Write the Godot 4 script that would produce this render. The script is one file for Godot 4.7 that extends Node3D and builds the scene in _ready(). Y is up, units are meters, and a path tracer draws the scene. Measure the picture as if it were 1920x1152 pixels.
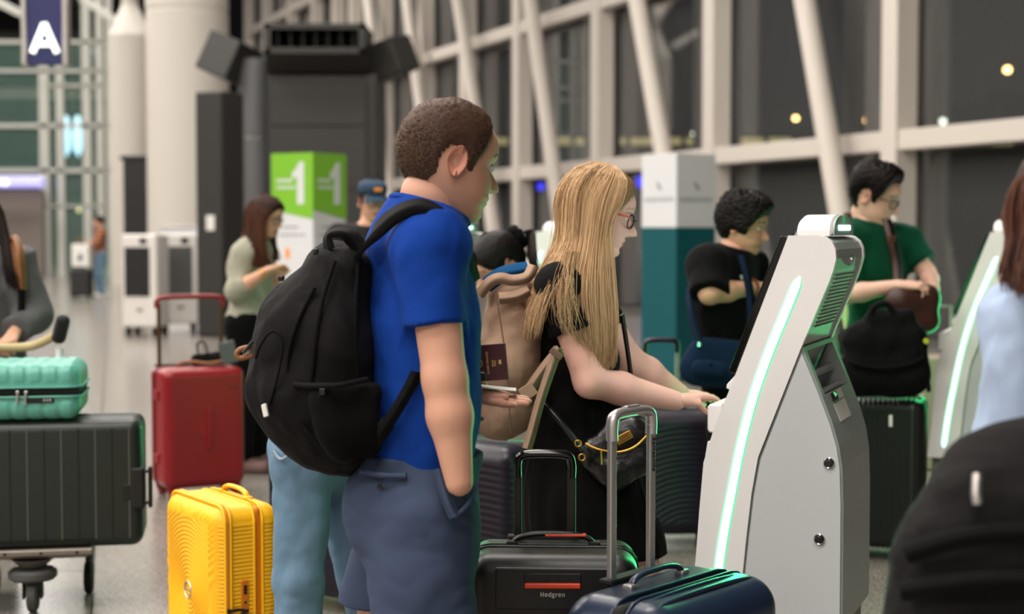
extends Node3D
# Airport check-in hall at night: travellers at self-service kiosks.
# Units are metres, y is up. The camera stands at (0, EYE, 0) and looks along -z, tipped slightly down.

const FOCAL := 3000.0          # focal length in pixels of the 1920 x 1152 frame
const EYE := 1.45
const HORIZON := 427.0

var pitch := 0.0
var M := {}
var used_names := {}
var rng := RandomNumberGenerator.new()
var t0 := 0
var dz := 0.0                   # moves a whole figure away from the camera along its lines of sight

func _ready() -> void:
	t0 = Time.get_ticks_msec()
	rng.seed = 20240611
	pitch = atan((576.0 - HORIZON) / FOCAL)
	make_camera()
	make_environment()
	make_materials()
	make_hall()
	make_hall_lights()
	lap("hall")
	make_glass_wall()
	make_background()
	lap("background")
	make_kiosks()
	lap("kiosks")
	make_luggage()
	lap("luggage")
	make_people()
	lap("people")

func lap(s: String) -> void:
	print(s, " ", Time.get_ticks_msec() - t0)

func make_camera() -> void:
	var cam := Camera3D.new()
	cam.name = "camera"
	add_child(cam)
	cam.position = Vector3(0, EYE, 0)
	cam.rotation = Vector3(-pitch, 0, 0)
	var a := CameraAttributesPhysical.new()
	a.frustum_focal_length = 62.5
	a.frustum_focus_distance = 4.0
	a.exposure_aperture = 2.9
	a.frustum_near = 0.05
	a.frustum_far = 400.0
	cam.attributes = a
	cam.fov = rad_to_deg(2.0 * atan(576.0 / FOCAL))
	cam.near = 0.05
	cam.far = 400.0
	cam.current = true

func make_environment() -> void:
	var e := Environment.new()
	e.background_mode = Environment.BG_SKY
	var sky := Sky.new()
	var sm := ProceduralSkyMaterial.new()
	sm.sky_top_color = Color(0.03, 0.035, 0.05)
	sm.sky_horizon_color = Color(0.07, 0.068, 0.07)
	sm.ground_bottom_color = Color(0.02, 0.02, 0.02)
	sm.ground_horizon_color = Color(0.05, 0.05, 0.05)
	sky.sky_material = sm
	e.sky = sky
	e.tonemap_mode = Environment.TONE_MAPPER_LINEAR
	e.tonemap_exposure = 1.0
	e.sdfgi_enabled = true
	e.ssao_enabled = true
	e.ssil_enabled = true
	var w := WorldEnvironment.new()
	w.name = "world"
	w.environment = e
	add_child(w)

# Rows of luminous panels set in the hall's roof: the soft white light that fills the place.
func make_hall_lights() -> void:
	for iz in 7:
		for ix in 4:
			var x := -23.0 + 7.2 * ix
			var z := 10.0 - 10.0 * iz
			if x > wall_x_at(z) - 4.0:
				continue
			var fit := thing("ceiling_light_panel", "square luminous panel in the roof of the hall", "ceiling light", Vector3(x, ROOF, z), "luminous roof panels")
			var b := MB.new()
			b.rbox(Vector3(0, -0.06, 0), Vector3(3.3, 0.12, 3.3), 0.02)
			part(fit, "frame", b, M.white_paint)
			b = MB.new()
			b.rbox(Vector3(0, -0.115, 0), Vector3(3.1, 0.03, 3.1), 0.005)
			part(fit, "diffuser", b, M.lamp_panel)
			var l := AreaLight3D.new()
			l.name = "panel_glow"
			l.area_size = Vector2(3.1, 3.1)
			l.light_color = Color(1.0, 0.98, 0.955)
			l.light_energy = 66.0
			l.area_range = 90.0
			l.area_attenuation = 2.0
			l.shadow_enabled = true
			fit.add_child(l)
			l.rotation.x = -PI / 2
			l.position = Vector3(0, -0.14, 0)

# ---------------------------------------------------------------- pixel helpers
func ray(px: float, py: float) -> Vector3:
	var f := Vector3(0, -sin(pitch), -cos(pitch))
	var u := Vector3(0, cos(pitch), -sin(pitch))
	return f + Vector3.RIGHT * ((px - 960.0) / FOCAL) - u * ((py - 576.0) / FOCAL)

# the point seen at that pixel, at depth d in front of the camera
func P(px: float, py: float, d: float) -> Vector3:
	var r := ray(px, py)
	d += dz
	return Vector3(0, EYE, 0) + r * (d / -r.z)

# the point seen at that pixel on the level plane of height h
func G(px: float, py: float, h := 0.0) -> Vector3:
	var r := ray(px, py)
	return Vector3(0, EYE, 0) + r * ((h - EYE) / r.y)

# the point seen at that pixel on the plane through o with normal n
func PL(px: float, py: float, o: Vector3, n: Vector3) -> Vector3:
	var r := ray(px, py)
	var c := Vector3(0, EYE, 0)
	return c + r * ((o - c).dot(n) / r.dot(n))

# ---------------------------------------------------------------- scene helpers
func numbered(s: String) -> String:
	var k: int = used_names.get(s, 0)
	used_names[s] = k + 1
	return s if k == 0 else "%s_%03d" % [s, k]

func tag(o: Node, label: String, category: String, group := "") -> Node:
	o.set_meta("label", label)
	o.set_meta("category", category)
	if group != "":
		o.set_meta("group", group)
	return o

func thing(called: String, label: String, category: String, at := Vector3.ZERO, group := "") -> Node3D:
	var o := Node3D.new()
	o.name = numbered(called)
	add_child(o)
	o.position = at
	tag(o, label, category, group)
	return o

func mesh_node(called: String, b: MB, m: Material, smooth := false) -> MeshInstance3D:
	var o := MeshInstance3D.new()
	o.name = called
	o.mesh = b.commit(smooth)
	o.mesh.surface_set_material(0, m)
	return o

func part(parent: Node, called: String, b: MB, m: Material, smooth := false) -> MeshInstance3D:
	var o := mesh_node(called, b, m, smooth)
	parent.add_child(o, true)
	return o

func struct(called: String, b: MB, m: Material) -> MeshInstance3D:
	var o := mesh_node(numbered(called), b, m)
	add_child(o)
	o.set_meta("kind", "structure")
	return o

func copy_of(o: Node3D, label: String) -> Node3D:
	var c: Node3D = o.duplicate()
	var base := String(o.name)
	if base.length() > 4 and base.substr(base.length() - 4, 1) == "_" and base.right(3).is_valid_int():
		base = base.left(base.length() - 4)
	c.name = numbered(base)
	add_child(c)
	c.set_meta("label", label)
	return c

func text_part(parent: Node, called: String, txt: String, size: float, m: Material, xf: Transform3D, serif := false, bold := false, depth := 0.002) -> MeshInstance3D:
	var tm := TextMesh.new()
	var f := SystemFont.new()
	f.font_names = PackedStringArray(["Droid Serif" if serif else "Droid Sans"])
	if bold:
		f.font_weight = 700
	tm.font = f
	tm.text = txt
	tm.font_size = 64
	tm.pixel_size = size / 64.0
	tm.depth = depth
	tm.curve_step = 1.0
	tm.material = m
	var o := MeshInstance3D.new()
	o.name = called
	o.mesh = tm
	o.transform = xf
	parent.add_child(o, true)
	return o

# ---------------------------------------------------------------- materials
func mat(c: Color, rough := 0.6, metal := 0.0) -> StandardMaterial3D:
	var m := StandardMaterial3D.new()
	m.albedo_color = c
	m.roughness = rough
	m.metallic = metal
	return m

func glow(c: Color, k: float) -> StandardMaterial3D:
	var m := mat(Color(0.8, 0.8, 0.8), 0.5)
	m.emission_enabled = true
	m.emission = c
	m.emission_energy_multiplier = k
	return m

func noise_image(freq: float, seed_: int, oct := 3, side := 256, kind := FastNoiseLite.TYPE_SIMPLEX_SMOOTH) -> Image:
	var n := FastNoiseLite.new()
	n.seed = seed_
	n.frequency = freq
	n.noise_type = kind
	n.fractal_octaves = oct
	return n.get_seamless_image(side, side)

func bumpy(m: StandardMaterial3D, tex: Texture2D, scale_cm: float, repeat: float) -> StandardMaterial3D:
	m.heightmap_enabled = true
	m.heightmap_texture = tex
	m.heightmap_scale = scale_cm
	m.uv1_triplanar = true
	m.uv1_scale = Vector3.ONE * repeat
	return m

func tinted(tex: Image, a: Color, b: Color, lo := 0.0, hi := 1.0) -> ImageTexture:
	var w := tex.get_width()
	var h := tex.get_height()
	var im := Image.create(w, h, false, Image.FORMAT_RGB8)
	for y in h:
		for x in w:
			im.set_pixel(x, y, a.lerp(b, clampf((tex.get_pixel(x, y).r - lo) / (hi - lo), 0, 1)))
	return ImageTexture.create_from_image(im)

func weave_image() -> Image:
	var im := Image.create(64, 64, false, Image.FORMAT_L8)
	for y in 64:
		for x in 64:
			var a := absf(sin(x * PI / 4.0))
			var b := absf(sin(y * PI / 4.0))
			var over := ((x / 4) + (y / 4)) % 2 == 0
			var k := (a * 0.7 + 0.3) if over else (b * 0.7 + 0.15)
			im.set_pixel(x, y, Color(k, k, k))
	return im

func cloth(c: Color, fine: float = 1.0, rough := 0.9) -> StandardMaterial3D:
	var m := mat(c, rough)
	m.metallic_specular = 0.25
	m.rim_enabled = true
	m.rim = 0.18
	m.rim_tint = 0.7
	return bumpy(m, M.weave_tex, 0.03 * fine, 12.0)

func make_materials() -> void:
	var speck := noise_image(0.35, 3, 2, 512, FastNoiseLite.TYPE_VALUE)
	var blot := noise_image(0.02, 5, 4, 256)
	M.weave_tex = ImageTexture.create_from_image(weave_image())
	M.grain_tex = ImageTexture.create_from_image(noise_image(0.08, 11, 4, 256))
	M.fine_tex = ImageTexture.create_from_image(noise_image(0.25, 12, 2, 256))
	M.blot_tex = ImageTexture.create_from_image(blot)

	# polished granite: salt-and-pepper grains
	var granite := mat(Color.WHITE, 0.2)
	granite.albedo_texture = tinted(speck, Color(0.38, 0.36, 0.335), Color(0.63, 0.605, 0.575), 0.25, 0.8)
	granite.uv1_triplanar = true
	granite.uv1_world_triplanar = true
	granite.uv1_scale = Vector3.ONE * 1.3
	granite.metallic_specular = 0.5
	M.granite = granite
	M.joint = mat(Color(0.30, 0.285, 0.27), 0.7)

	M.white_paint = mat(Color(0.80, 0.765, 0.73), 0.5)
	M.column_paint = mat(Color(0.76, 0.735, 0.70), 0.55)
	M.roof = mat(Color(0.66, 0.65, 0.63), 0.8)
	M.wall_panel = mat(Color(0.17, 0.165, 0.16), 0.6)
	M.wall_plaster = mat(Color(0.70, 0.68, 0.65), 0.7)
	M.steel = mat(Color(0.55, 0.54, 0.52), 0.35, 0.8)
	M.chrome = mat(Color(0.8, 0.8, 0.8), 0.14, 1.0)
	M.dark_metal = mat(Color(0.085, 0.082, 0.078), 0.45, 0.2)
	M.tower = mat(Color(0.145, 0.138, 0.127), 0.55)
	M.tower_dark = mat(Color(0.12, 0.114, 0.107), 0.55)
	M.tower_side = mat(Color(0.33, 0.33, 0.335), 0.4)
	M.black = mat(Color(0.03, 0.03, 0.03), 0.55)
	M.black_gloss = mat(Color(0.02, 0.02, 0.022), 0.12)
	M.rubber = mat(Color(0.04, 0.04, 0.042), 0.75)
	M.mullion = mat(Color(0.36, 0.34, 0.33), 0.5, 0.2)
	M.mullion_dark = mat(Color(0.12, 0.115, 0.115), 0.5)
	M.apron = mat(Color(0.05, 0.05, 0.052), 0.7)
	M.lamp_panel = glow(Color(1.0, 0.96, 0.91), 6.0)
	M.lamp_warm = glow(Color(1.0, 0.83, 0.5), 9.0)
	M.lamp_white = glow(Color(0.95, 1.0, 0.9), 3.0)
	M.lamp_cool = glow(Color(0.6, 0.9, 1.0), 1.6)
	var g := mat(Color(0.55, 0.56, 0.56, 0.1), 0.03)
	g.transparency = BaseMaterial3D.TRANSPARENCY_ALPHA
	g.metallic_specular = 0.9
	M.glass = g
	var gg := mat(Color(0.45, 0.60, 0.55, 0.22), 0.06)
	gg.transparency = BaseMaterial3D.TRANSPARENCY_ALPHA
	M.green_glass = gg
	M.sign_blue = mat(Color(0.06, 0.085, 0.32), 0.45)
	M.sign_blue_lit = glow(Color(0.16, 0.17, 0.85), 0.9)
	M.letter_lit = glow(Color(0.97, 1.0, 0.93), 2.0)
	M.sign_green = mat(Color(0.47, 0.71, 0.16), 0.5)
	M.sign_white = mat(Color(0.82, 0.82, 0.83), 0.45)
	M.sign_grey_text = mat(Color(0.52, 0.54, 0.55), 0.5)
	M.sign_teal = mat(Color(0.0, 0.30, 0.33), 0.4)
	M.logo_teal = mat(Color(0.05, 0.22, 0.27), 0.5)
	M.orange = mat(Color(0.95, 0.55, 0.08), 0.5)

	M.kiosk_white = mat(Color(0.90, 0.885, 0.88), 0.32)
	M.kiosk_grey = mat(Color(0.745, 0.75, 0.76), 0.42)
	M.kiosk_back = mat(Color(0.57, 0.605, 0.59), 0.34)
	M.kiosk_dark = mat(Color(0.30, 0.315, 0.31), 0.5)
	M.plinth = mat(Color(0.44, 0.41, 0.37), 0.5)
	M.led_core = glow(Color(0.78, 1.0, 0.92), 2.0)
	M.led_edge = glow(Color(0.34, 0.95, 0.68), 0.95)
	M.screen = glow(Color(0.85, 0.97, 0.95), 1.3)
	M.paper = mat(Color(0.83, 0.82, 0.80), 0.7)
	M.gold = mat(Color(0.83, 0.62, 0.28), 0.32, 1.0)
	M.silver = mat(Color(0.74, 0.72, 0.71), 0.3, 0.75)
	M.led_green = glow(Color(0.05, 0.85, 0.45), 0.8)
	M.window_lit = glow(Color(0.95, 0.88, 0.6), 0.5)
	M.lamp_blue = glow(Color(0.1, 0.13, 1.0), 2.0)
	M.lamp_soft = glow(Color(0.95, 0.95, 0.6), 1.2)
	M.wall_far = mat(Color(0.24, 0.24, 0.235), 0.6)
	M.cooler_white = mat(Color(0.83, 0.81, 0.79), 0.4)
	M.screen_frame = mat(Color(0.66, 0.66, 0.63), 0.45)
	M.portal = mat(Color(0.44, 0.40, 0.375), 0.38, 0.2)
	M.far_green = mat(Color(0.30, 0.33, 0.30), 0.7)
	M.far_band = mat(Color(0.70, 0.70, 0.66), 0.6)
	M.far_dark = mat(Color(0.22, 0.235, 0.25), 0.6)
	M.far_glass = mat(Color(0.16, 0.20, 0.185), 0.3)
	M.kiosk_dark_grey = mat(Color(0.55, 0.57, 0.565), 0.5)
	M.kiosk_louvre = mat(Color(0.48, 0.51, 0.50), 0.5)
	M.pod_lens = mat(Color(0.62, 0.75, 0.70), 0.35)
	M.lock_core = mat(Color(0.22, 0.22, 0.22), 0.35, 0.6)
	M.orange_brown = mat(Color(0.80, 0.45, 0.03), 0.5)
	M.gunmetal = mat(Color(0.22, 0.21, 0.2), 0.35, 0.7)
	M.red_dark = mat(Color(0.33, 0.02, 0.045), 0.45)
	M.tan_leather = mat(Color(0.52, 0.33, 0.18), 0.6)
	M.cart_plate = mat(Color(0.48, 0.50, 0.46), 0.4)
	M.burgundy = bumpy(mat(Color(0.33, 0.17, 0.18), 0.55), M.fine_tex, 0.02, 20.0)
	M.gold_print = mat(Color(0.90, 0.76, 0.45), 0.4, 0.0)
	M.tortoise = mat(Color(0.13, 0.07, 0.04), 0.3)
	M.orange_temple = mat(Color(0.85, 0.36, 0.19), 0.35)
	M.beige_dark = mat(Color(0.42, 0.32, 0.26), 0.8)
	M.denim_light = mat(Color(0.5, 0.56, 0.62), 0.9)
	M.shoe_pink = mat(Color(0.42, 0.31, 0.3), 0.7)
	M.cap_blue = mat(Color(0.10, 0.20, 0.30), 0.85)
	M.print_peach = mat(Color(0.75, 0.5, 0.36), 0.8)
	M.amber = mat(Color(0.45, 0.22, 0.06), 0.3)
	M.brown_rim = mat(Color(0.34, 0.15, 0.08), 0.35)
	M.brown_leather = mat(Color(0.21, 0.095, 0.055), 0.5)
	M.case_grey = mat(Color(0.12, 0.12, 0.12), 0.5)
	M.yellow_tag = mat(Color(0.75, 0.8, 0.2), 0.5)
	# brown and rust stripes, woven
	var st := Image.create(8, 64, false, Image.FORMAT_RGB8)
	for y in 64:
		for x in 8:
			st.set_pixel(x, y, Color(0.42, 0.24, 0.15) if (y / 8) % 2 == 0 else Color(0.60, 0.38, 0.26))
	M.stripes = mat(Color.WHITE, 0.9)
	M.stripes.albedo_texture = ImageTexture.create_from_image(st)
	M.stripes.uv1_triplanar = true
	M.stripes.uv1_scale = Vector3.ONE * 3.0
	M.beige_bin = mat(Color(0.62, 0.56, 0.5), 0.5)

# ---------------------------------------------------------------- mesh building
class MB:
	var v := PackedVector3Array()
	var n := PackedVector3Array()
	var c := PackedColorArray()
	var uv := PackedVector2Array()
	var ix := PackedInt32Array()
	var col := Color.WHITE
	var coloured := false
	var xf := Transform3D.IDENTITY      # applied to what is added next

	func vert(p: Vector3, nn: Vector3) -> int:
		v.append(xf * p)
		n.append((xf.basis * nn).normalized())
		c.append(col)
		return v.size() - 1

	func tri(a: int, b: int, d: int) -> void:
		ix.append(a)
		ix.append(b)
		ix.append(d)

	func quad(a: int, b: int, d: int, e: int) -> void:
		tri(a, b, d)
		tri(a, d, e)

	# flat polygon face (convex), wound either way
	func face(pts: Array) -> void:
		var nn: Vector3 = (pts[2] - pts[0]).cross(pts[1] - pts[0]).normalized()
		var k := v.size()
		for p in pts:
			vert(p, nn)
		for i in range(1, pts.size() - 1):
			tri(k, k + i, k + i + 1)

	func commit(smooth := false) -> ArrayMesh:
		# make every triangle run clockwise seen from the side its normals point to
		for t in range(0, ix.size(), 3):
			var a := ix[t]
			var b := ix[t + 1]
			var d := ix[t + 2]
			if (v[d] - v[a]).cross(v[b] - v[a]).dot(n[a] + n[b] + n[d]) < 0.0:
				ix[t + 1] = d
				ix[t + 2] = b
		var arr := []
		arr.resize(Mesh.ARRAY_MAX)
		arr[Mesh.ARRAY_VERTEX] = v
		arr[Mesh.ARRAY_INDEX] = ix
		if coloured:
			arr[Mesh.ARRAY_COLOR] = c
		if uv.size() == v.size():
			arr[Mesh.ARRAY_TEX_UV] = uv
		if not smooth:
			arr[Mesh.ARRAY_NORMAL] = n
		var m := ArrayMesh.new()
		m.add_surface_from_arrays(Mesh.PRIMITIVE_TRIANGLES, arr)
		if smooth:
			var st := SurfaceTool.new()
			st.create_from(m, 0)
			st.generate_normals()
			st.index()
			return st.commit()
		return m

	# box with rounded edges; div gives extra cuts in the flats; disp(pos, normal) pushes points out
	func rbox(at: Vector3, size: Vector3, r: float, seg := 1, div := Vector3i.ZERO, disp := "", clip_lo := -1e9, clip_hi := 1e9) -> void:
		var h := size * 0.5
		r = minf(r, minf(h.x, minf(h.y, h.z)) * 0.999)
		var inner := h - Vector3.ONE * r
		var samples := []
		for ax in 3:
			var s := PackedFloat32Array()
			for i in seg + 1:
				s.append(-h[ax] + r * (1.0 - tan(PI / 4 * (1.0 - float(i) / seg))))
			var k: int = div[ax]
			for i in range(1, k + 1):
				s.append(lerpf(-inner[ax], inner[ax], float(i) / (k + 1)))
			for i in seg + 1:
				s.append(h[ax] - r * (1.0 - tan(PI / 4 * float(i) / seg)))
			samples.append(s)
		for ax in 3:
			var a := (ax + 1) % 3
			var b := (ax + 2) % 3
			var sa: PackedFloat32Array = samples[a]
			var sb: PackedFloat32Array = samples[b]
			for side in [-1.0, 1.0]:
				var k := v.size()
				for i in sa.size():
					for j in sb.size():
						var p := Vector3.ZERO
						p[ax] = side * h[ax]
						p[a] = sa[i]
						p[b] = sb[j]
						var q := p.clamp(-inner, inner)
						var nn := (p - q).normalized()
						p = q + nn * r
						if disp != "":
							p += nn * relief(disp, p, nn, h)
						p.z = clampf(p.z, clip_lo, clip_hi)
						vert(at + p, nn)
				var w := sb.size()
				for i in sa.size() - 1:
					for j in w - 1:
						var o := k + i * w + j
						quad(o, o + 1, o + w + 1, o + w)

	# how far the moulded relief of that name stands out at p; h is the half size of the shell
	static func relief(kind: String, p: Vector3, nn: Vector3, h: Vector3) -> float:
		match kind:
			"rings":        # concentric rings on the wide faces, level ribs round the sides
				if absf(nn.z) > 0.75:
					var r := Vector2(p.x, p.y + h.y * 0.1).length()
					return 0.0020 * sin(r * TAU / 0.0135) * clampf((minf(h.x - absf(p.x), h.y - absf(p.y)) - 0.022) / 0.01, 0, 1)
				if absf(nn.x) > 0.75 or absf(nn.y) > 0.75:
					return 0.0016 * sin(p.y * TAU / 0.0125) * float(absf(nn.x) > 0.75) * clampf((h.y - absf(p.y) - 0.03) / 0.01, 0, 1)
				return 0.0
			"grooves":      # a few upright grooves that run round the case
				var u := fposmod(p.x / 0.062 + 0.5, 1.0) - 0.5
				return -0.0045 * exp(-pow(u * 0.062 / 0.0028, 2)) * float(absf(nn.x) < 0.8)
			"diagonal":
				if absf(nn.z) > 0.75:
					return 0.0028 * sin((p.x + p.y) * TAU / 0.026) * clampf((minf(h.x - absf(p.x), h.y - absf(p.y)) - 0.03) / 0.012, 0, 1)
				return 0.0
			"ribs":         # close upright ribs
				return 0.0035 * sin(p.x * TAU / 0.021) * float(absf(nn.x) < 0.75) + 0.0035 * sin(p.z * TAU / 0.021) * float(absf(nn.x) >= 0.75)
			"lugs":         # broad blocks pressed over the long edges
				var w := fposmod(p.y / 0.058, 1.0)
				var e := clampf((absf(p.z) / h.z - 0.30) / 0.12, 0, 1)
				return 0.0032 * smoothstep(0.0, 0.14, w) * (1.0 - smoothstep(0.66, 0.80, w)) * e * float(absf(nn.y) < 0.7) - 0.003
			"arcs":
				if absf(nn.z) > 0.75:
					var r2 := Vector2(p.x - h.x * 0.4, p.y + h.y * 1.3).length()
					return 0.0016 * sin(r2 * TAU / 0.024)
				return 0.0014 * sin(p.y * TAU / 0.024) * float(absf(nn.x) > 0.75)
			"vents":
				return 0.0012 * sin(p.y * TAU / 0.012)
		return 0.0

	# tube along a path; rad is one radius or one for each point
	func tube(path: Array, rad, sides := 8, caps := true, squash := 1.0) -> void:
		var m := path.size()
		var up := Vector3.UP
		var k := v.size()
		var prev := Vector3.ZERO
		for i in m:
			var a: Vector3 = path[maxi(i - 1, 0)]
			var b: Vector3 = path[mini(i + 1, m - 1)]
			var t := (b - a).normalized()
			var s: Vector3
			if i == 0:
				s = t.cross(up)
				if s.length() < 0.05:
					s = t.cross(Vector3.RIGHT)
			else:
				s = prev - t * prev.dot(t)
			s = s.normalized()
			prev = s
			var w := t.cross(s)
			var r: float = rad if rad is float else rad[i]
			for j in sides:
				var an := TAU * j / sides
				var dd := s * cos(an) + w * sin(an) * squash
				var nn := (s * cos(an) + w * sin(an) / squash).normalized()
				vert(path[i] + dd * r, nn)
		for i in m - 1:
			for j in sides:
				var o := k + i * sides
				quad(o + j, o + (j + 1) % sides, o + sides + (j + 1) % sides, o + sides + j)
		if caps:
			for e in [0, m - 1]:
				var t2: Vector3 = (path[0] - path[1]) if e == 0 else (path[m - 1] - path[m - 2])
				t2 = t2.normalized()
				var cc := vert(path[e], t2)
				var ring := []
				for j in sides:
					ring.append(vert(xf.affine_inverse() * v[k + e * sides + j], t2))
				for j in sides:
					tri(cc, ring[j], ring[(j + 1) % sides])

	func cyl(a: Vector3, b: Vector3, r: float, sides := 16, r2 := -1.0) -> void:
		tube([a, b], [r, r if r2 < 0 else r2], sides)

	# profile of (radius, height) points turned round the y axis at a place
	func lathe(at: Vector3, prof: Array, sides := 20, axis := Vector3.UP) -> void:
		var bas := Basis.IDENTITY
		if axis != Vector3.UP:
			bas = Basis(Quaternion(Vector3.UP, axis.normalized()))
		for i in prof.size() - 1:
			var p: Vector2 = prof[i]
			var q: Vector2 = prof[i + 1]
			var d := q - p
			var nr := Vector2(d.y, -d.x).normalized()
			var k := v.size()
			for j in sides + 1:
				var an := TAU * j / sides
				var e := Vector3(cos(an), 0, sin(an))
				var nn := bas * (e * nr.x + Vector3.UP * nr.y)
				vert(at + bas * (e * p.x + Vector3.UP * p.y), nn)
				vert(at + bas * (e * q.x + Vector3.UP * q.y), nn)
			for j in sides:
				var o := k + j * 2
				quad(o, o + 1, o + 3, o + 2)

	# polygon in the local xy plane pushed along z from z0 to z1, with a small chamfer
	func prism(poly: PackedVector2Array, z0: float, z1: float, cham := 0.0) -> void:
		var pts := poly
		if Geometry2D.is_polygon_clockwise(pts):
			pts = poly.duplicate()
			pts.reverse()
		var capp := pts
		if cham > 0.0:
			var off := Geometry2D.offset_polygon(pts, -cham)
			if off.size() == 1 and off[0].size() == pts.size():
				capp = off[0]
				# bring the two rings into step
				var best := 0
				for i in capp.size():
					if capp[i].distance_to(pts[0]) < capp[best].distance_to(pts[0]):
						best = i
				var turned := PackedVector2Array()
				for i in capp.size():
					turned.append(capp[(best + i) % capp.size()])
				capp = turned
			else:
				cham = 0.0
				capp = pts
		var m := pts.size()
		var zs := [z0, z0 + cham, z1 - cham, z1] if cham > 0.0 else [z0, z1]
		var rings := [capp, pts, pts, capp] if cham > 0.0 else [pts, pts]
		for s in zs.size() - 1:
			for i in m:
				var j := (i + 1) % m
				var a := Vector3(rings[s][i].x, rings[s][i].y, zs[s])
				var b := Vector3(rings[s][j].x, rings[s][j].y, zs[s])
				var d := Vector3(rings[s + 1][j].x, rings[s + 1][j].y, zs[s + 1])
				var e := Vector3(rings[s + 1][i].x, rings[s + 1][i].y, zs[s + 1])
				var ed: Vector2 = pts[j] - pts[i]
				var nn := Vector3(ed.y, -ed.x, 0).normalized()
				if cham > 0.0 and s == 0:
					nn = (nn + Vector3(0, 0, -1)).normalized()
				elif cham > 0.0 and s == 2:
					nn = (nn + Vector3(0, 0, 1)).normalized()
				var k := v.size()
				vert(a, nn)
				vert(b, nn)
				vert(d, nn)
				vert(e, nn)
				quad(k, k + 1, k + 2, k + 3)
		var tris := Geometry2D.triangulate_polygon(capp)
		for side in 2:
			var z := z0 if side == 0 else z1
			var nn2 := Vector3(0, 0, -1.0 if side == 0 else 1.0)
			var k2 := v.size()
			for p in capp:
				vert(Vector3(p.x, p.y, z), nn2)
			for t in range(0, tris.size(), 3):
				tri(k2 + tris[t], k2 + tris[t + 1], k2 + tris[t + 2])

	# closed rings of equal size joined one after the other
	func loft(rings: Array, caps := true) -> void:
		var m: int = rings[0].size()
		var k := v.size()
		for r in rings.size():
			var mid := Vector3.ZERO
			for p in rings[r]:
				mid += p
			mid /= m
			for p in rings[r]:
				vert(p, (p - mid).normalized())
		for r in rings.size() - 1:
			for j in m:
				var o := k + r * m
				quad(o + j, o + (j + 1) % m, o + m + (j + 1) % m, o + m + j)
		if caps:
			for e in [0, rings.size() - 1]:
				var mid2 := Vector3.ZERO
				for p in rings[e]:
					mid2 += p
				mid2 /= m
				var other: Vector3 = rings[1][0] if e == 0 else rings[e - 1][0]
				var t := (rings[e][1] - rings[e][0]).cross(rings[e][2] - rings[e][1]) as Vector3
				if t.dot(rings[e][0] - other) < 0:
					t = -t
				t = t.normalized()
				var cc := vert(mid2, t)
				var k2 := v.size()
				for p in rings[e]:
					vert(p, t)
				for j in m:
					tri(cc, k2 + j, k2 + (j + 1) % m)

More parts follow.
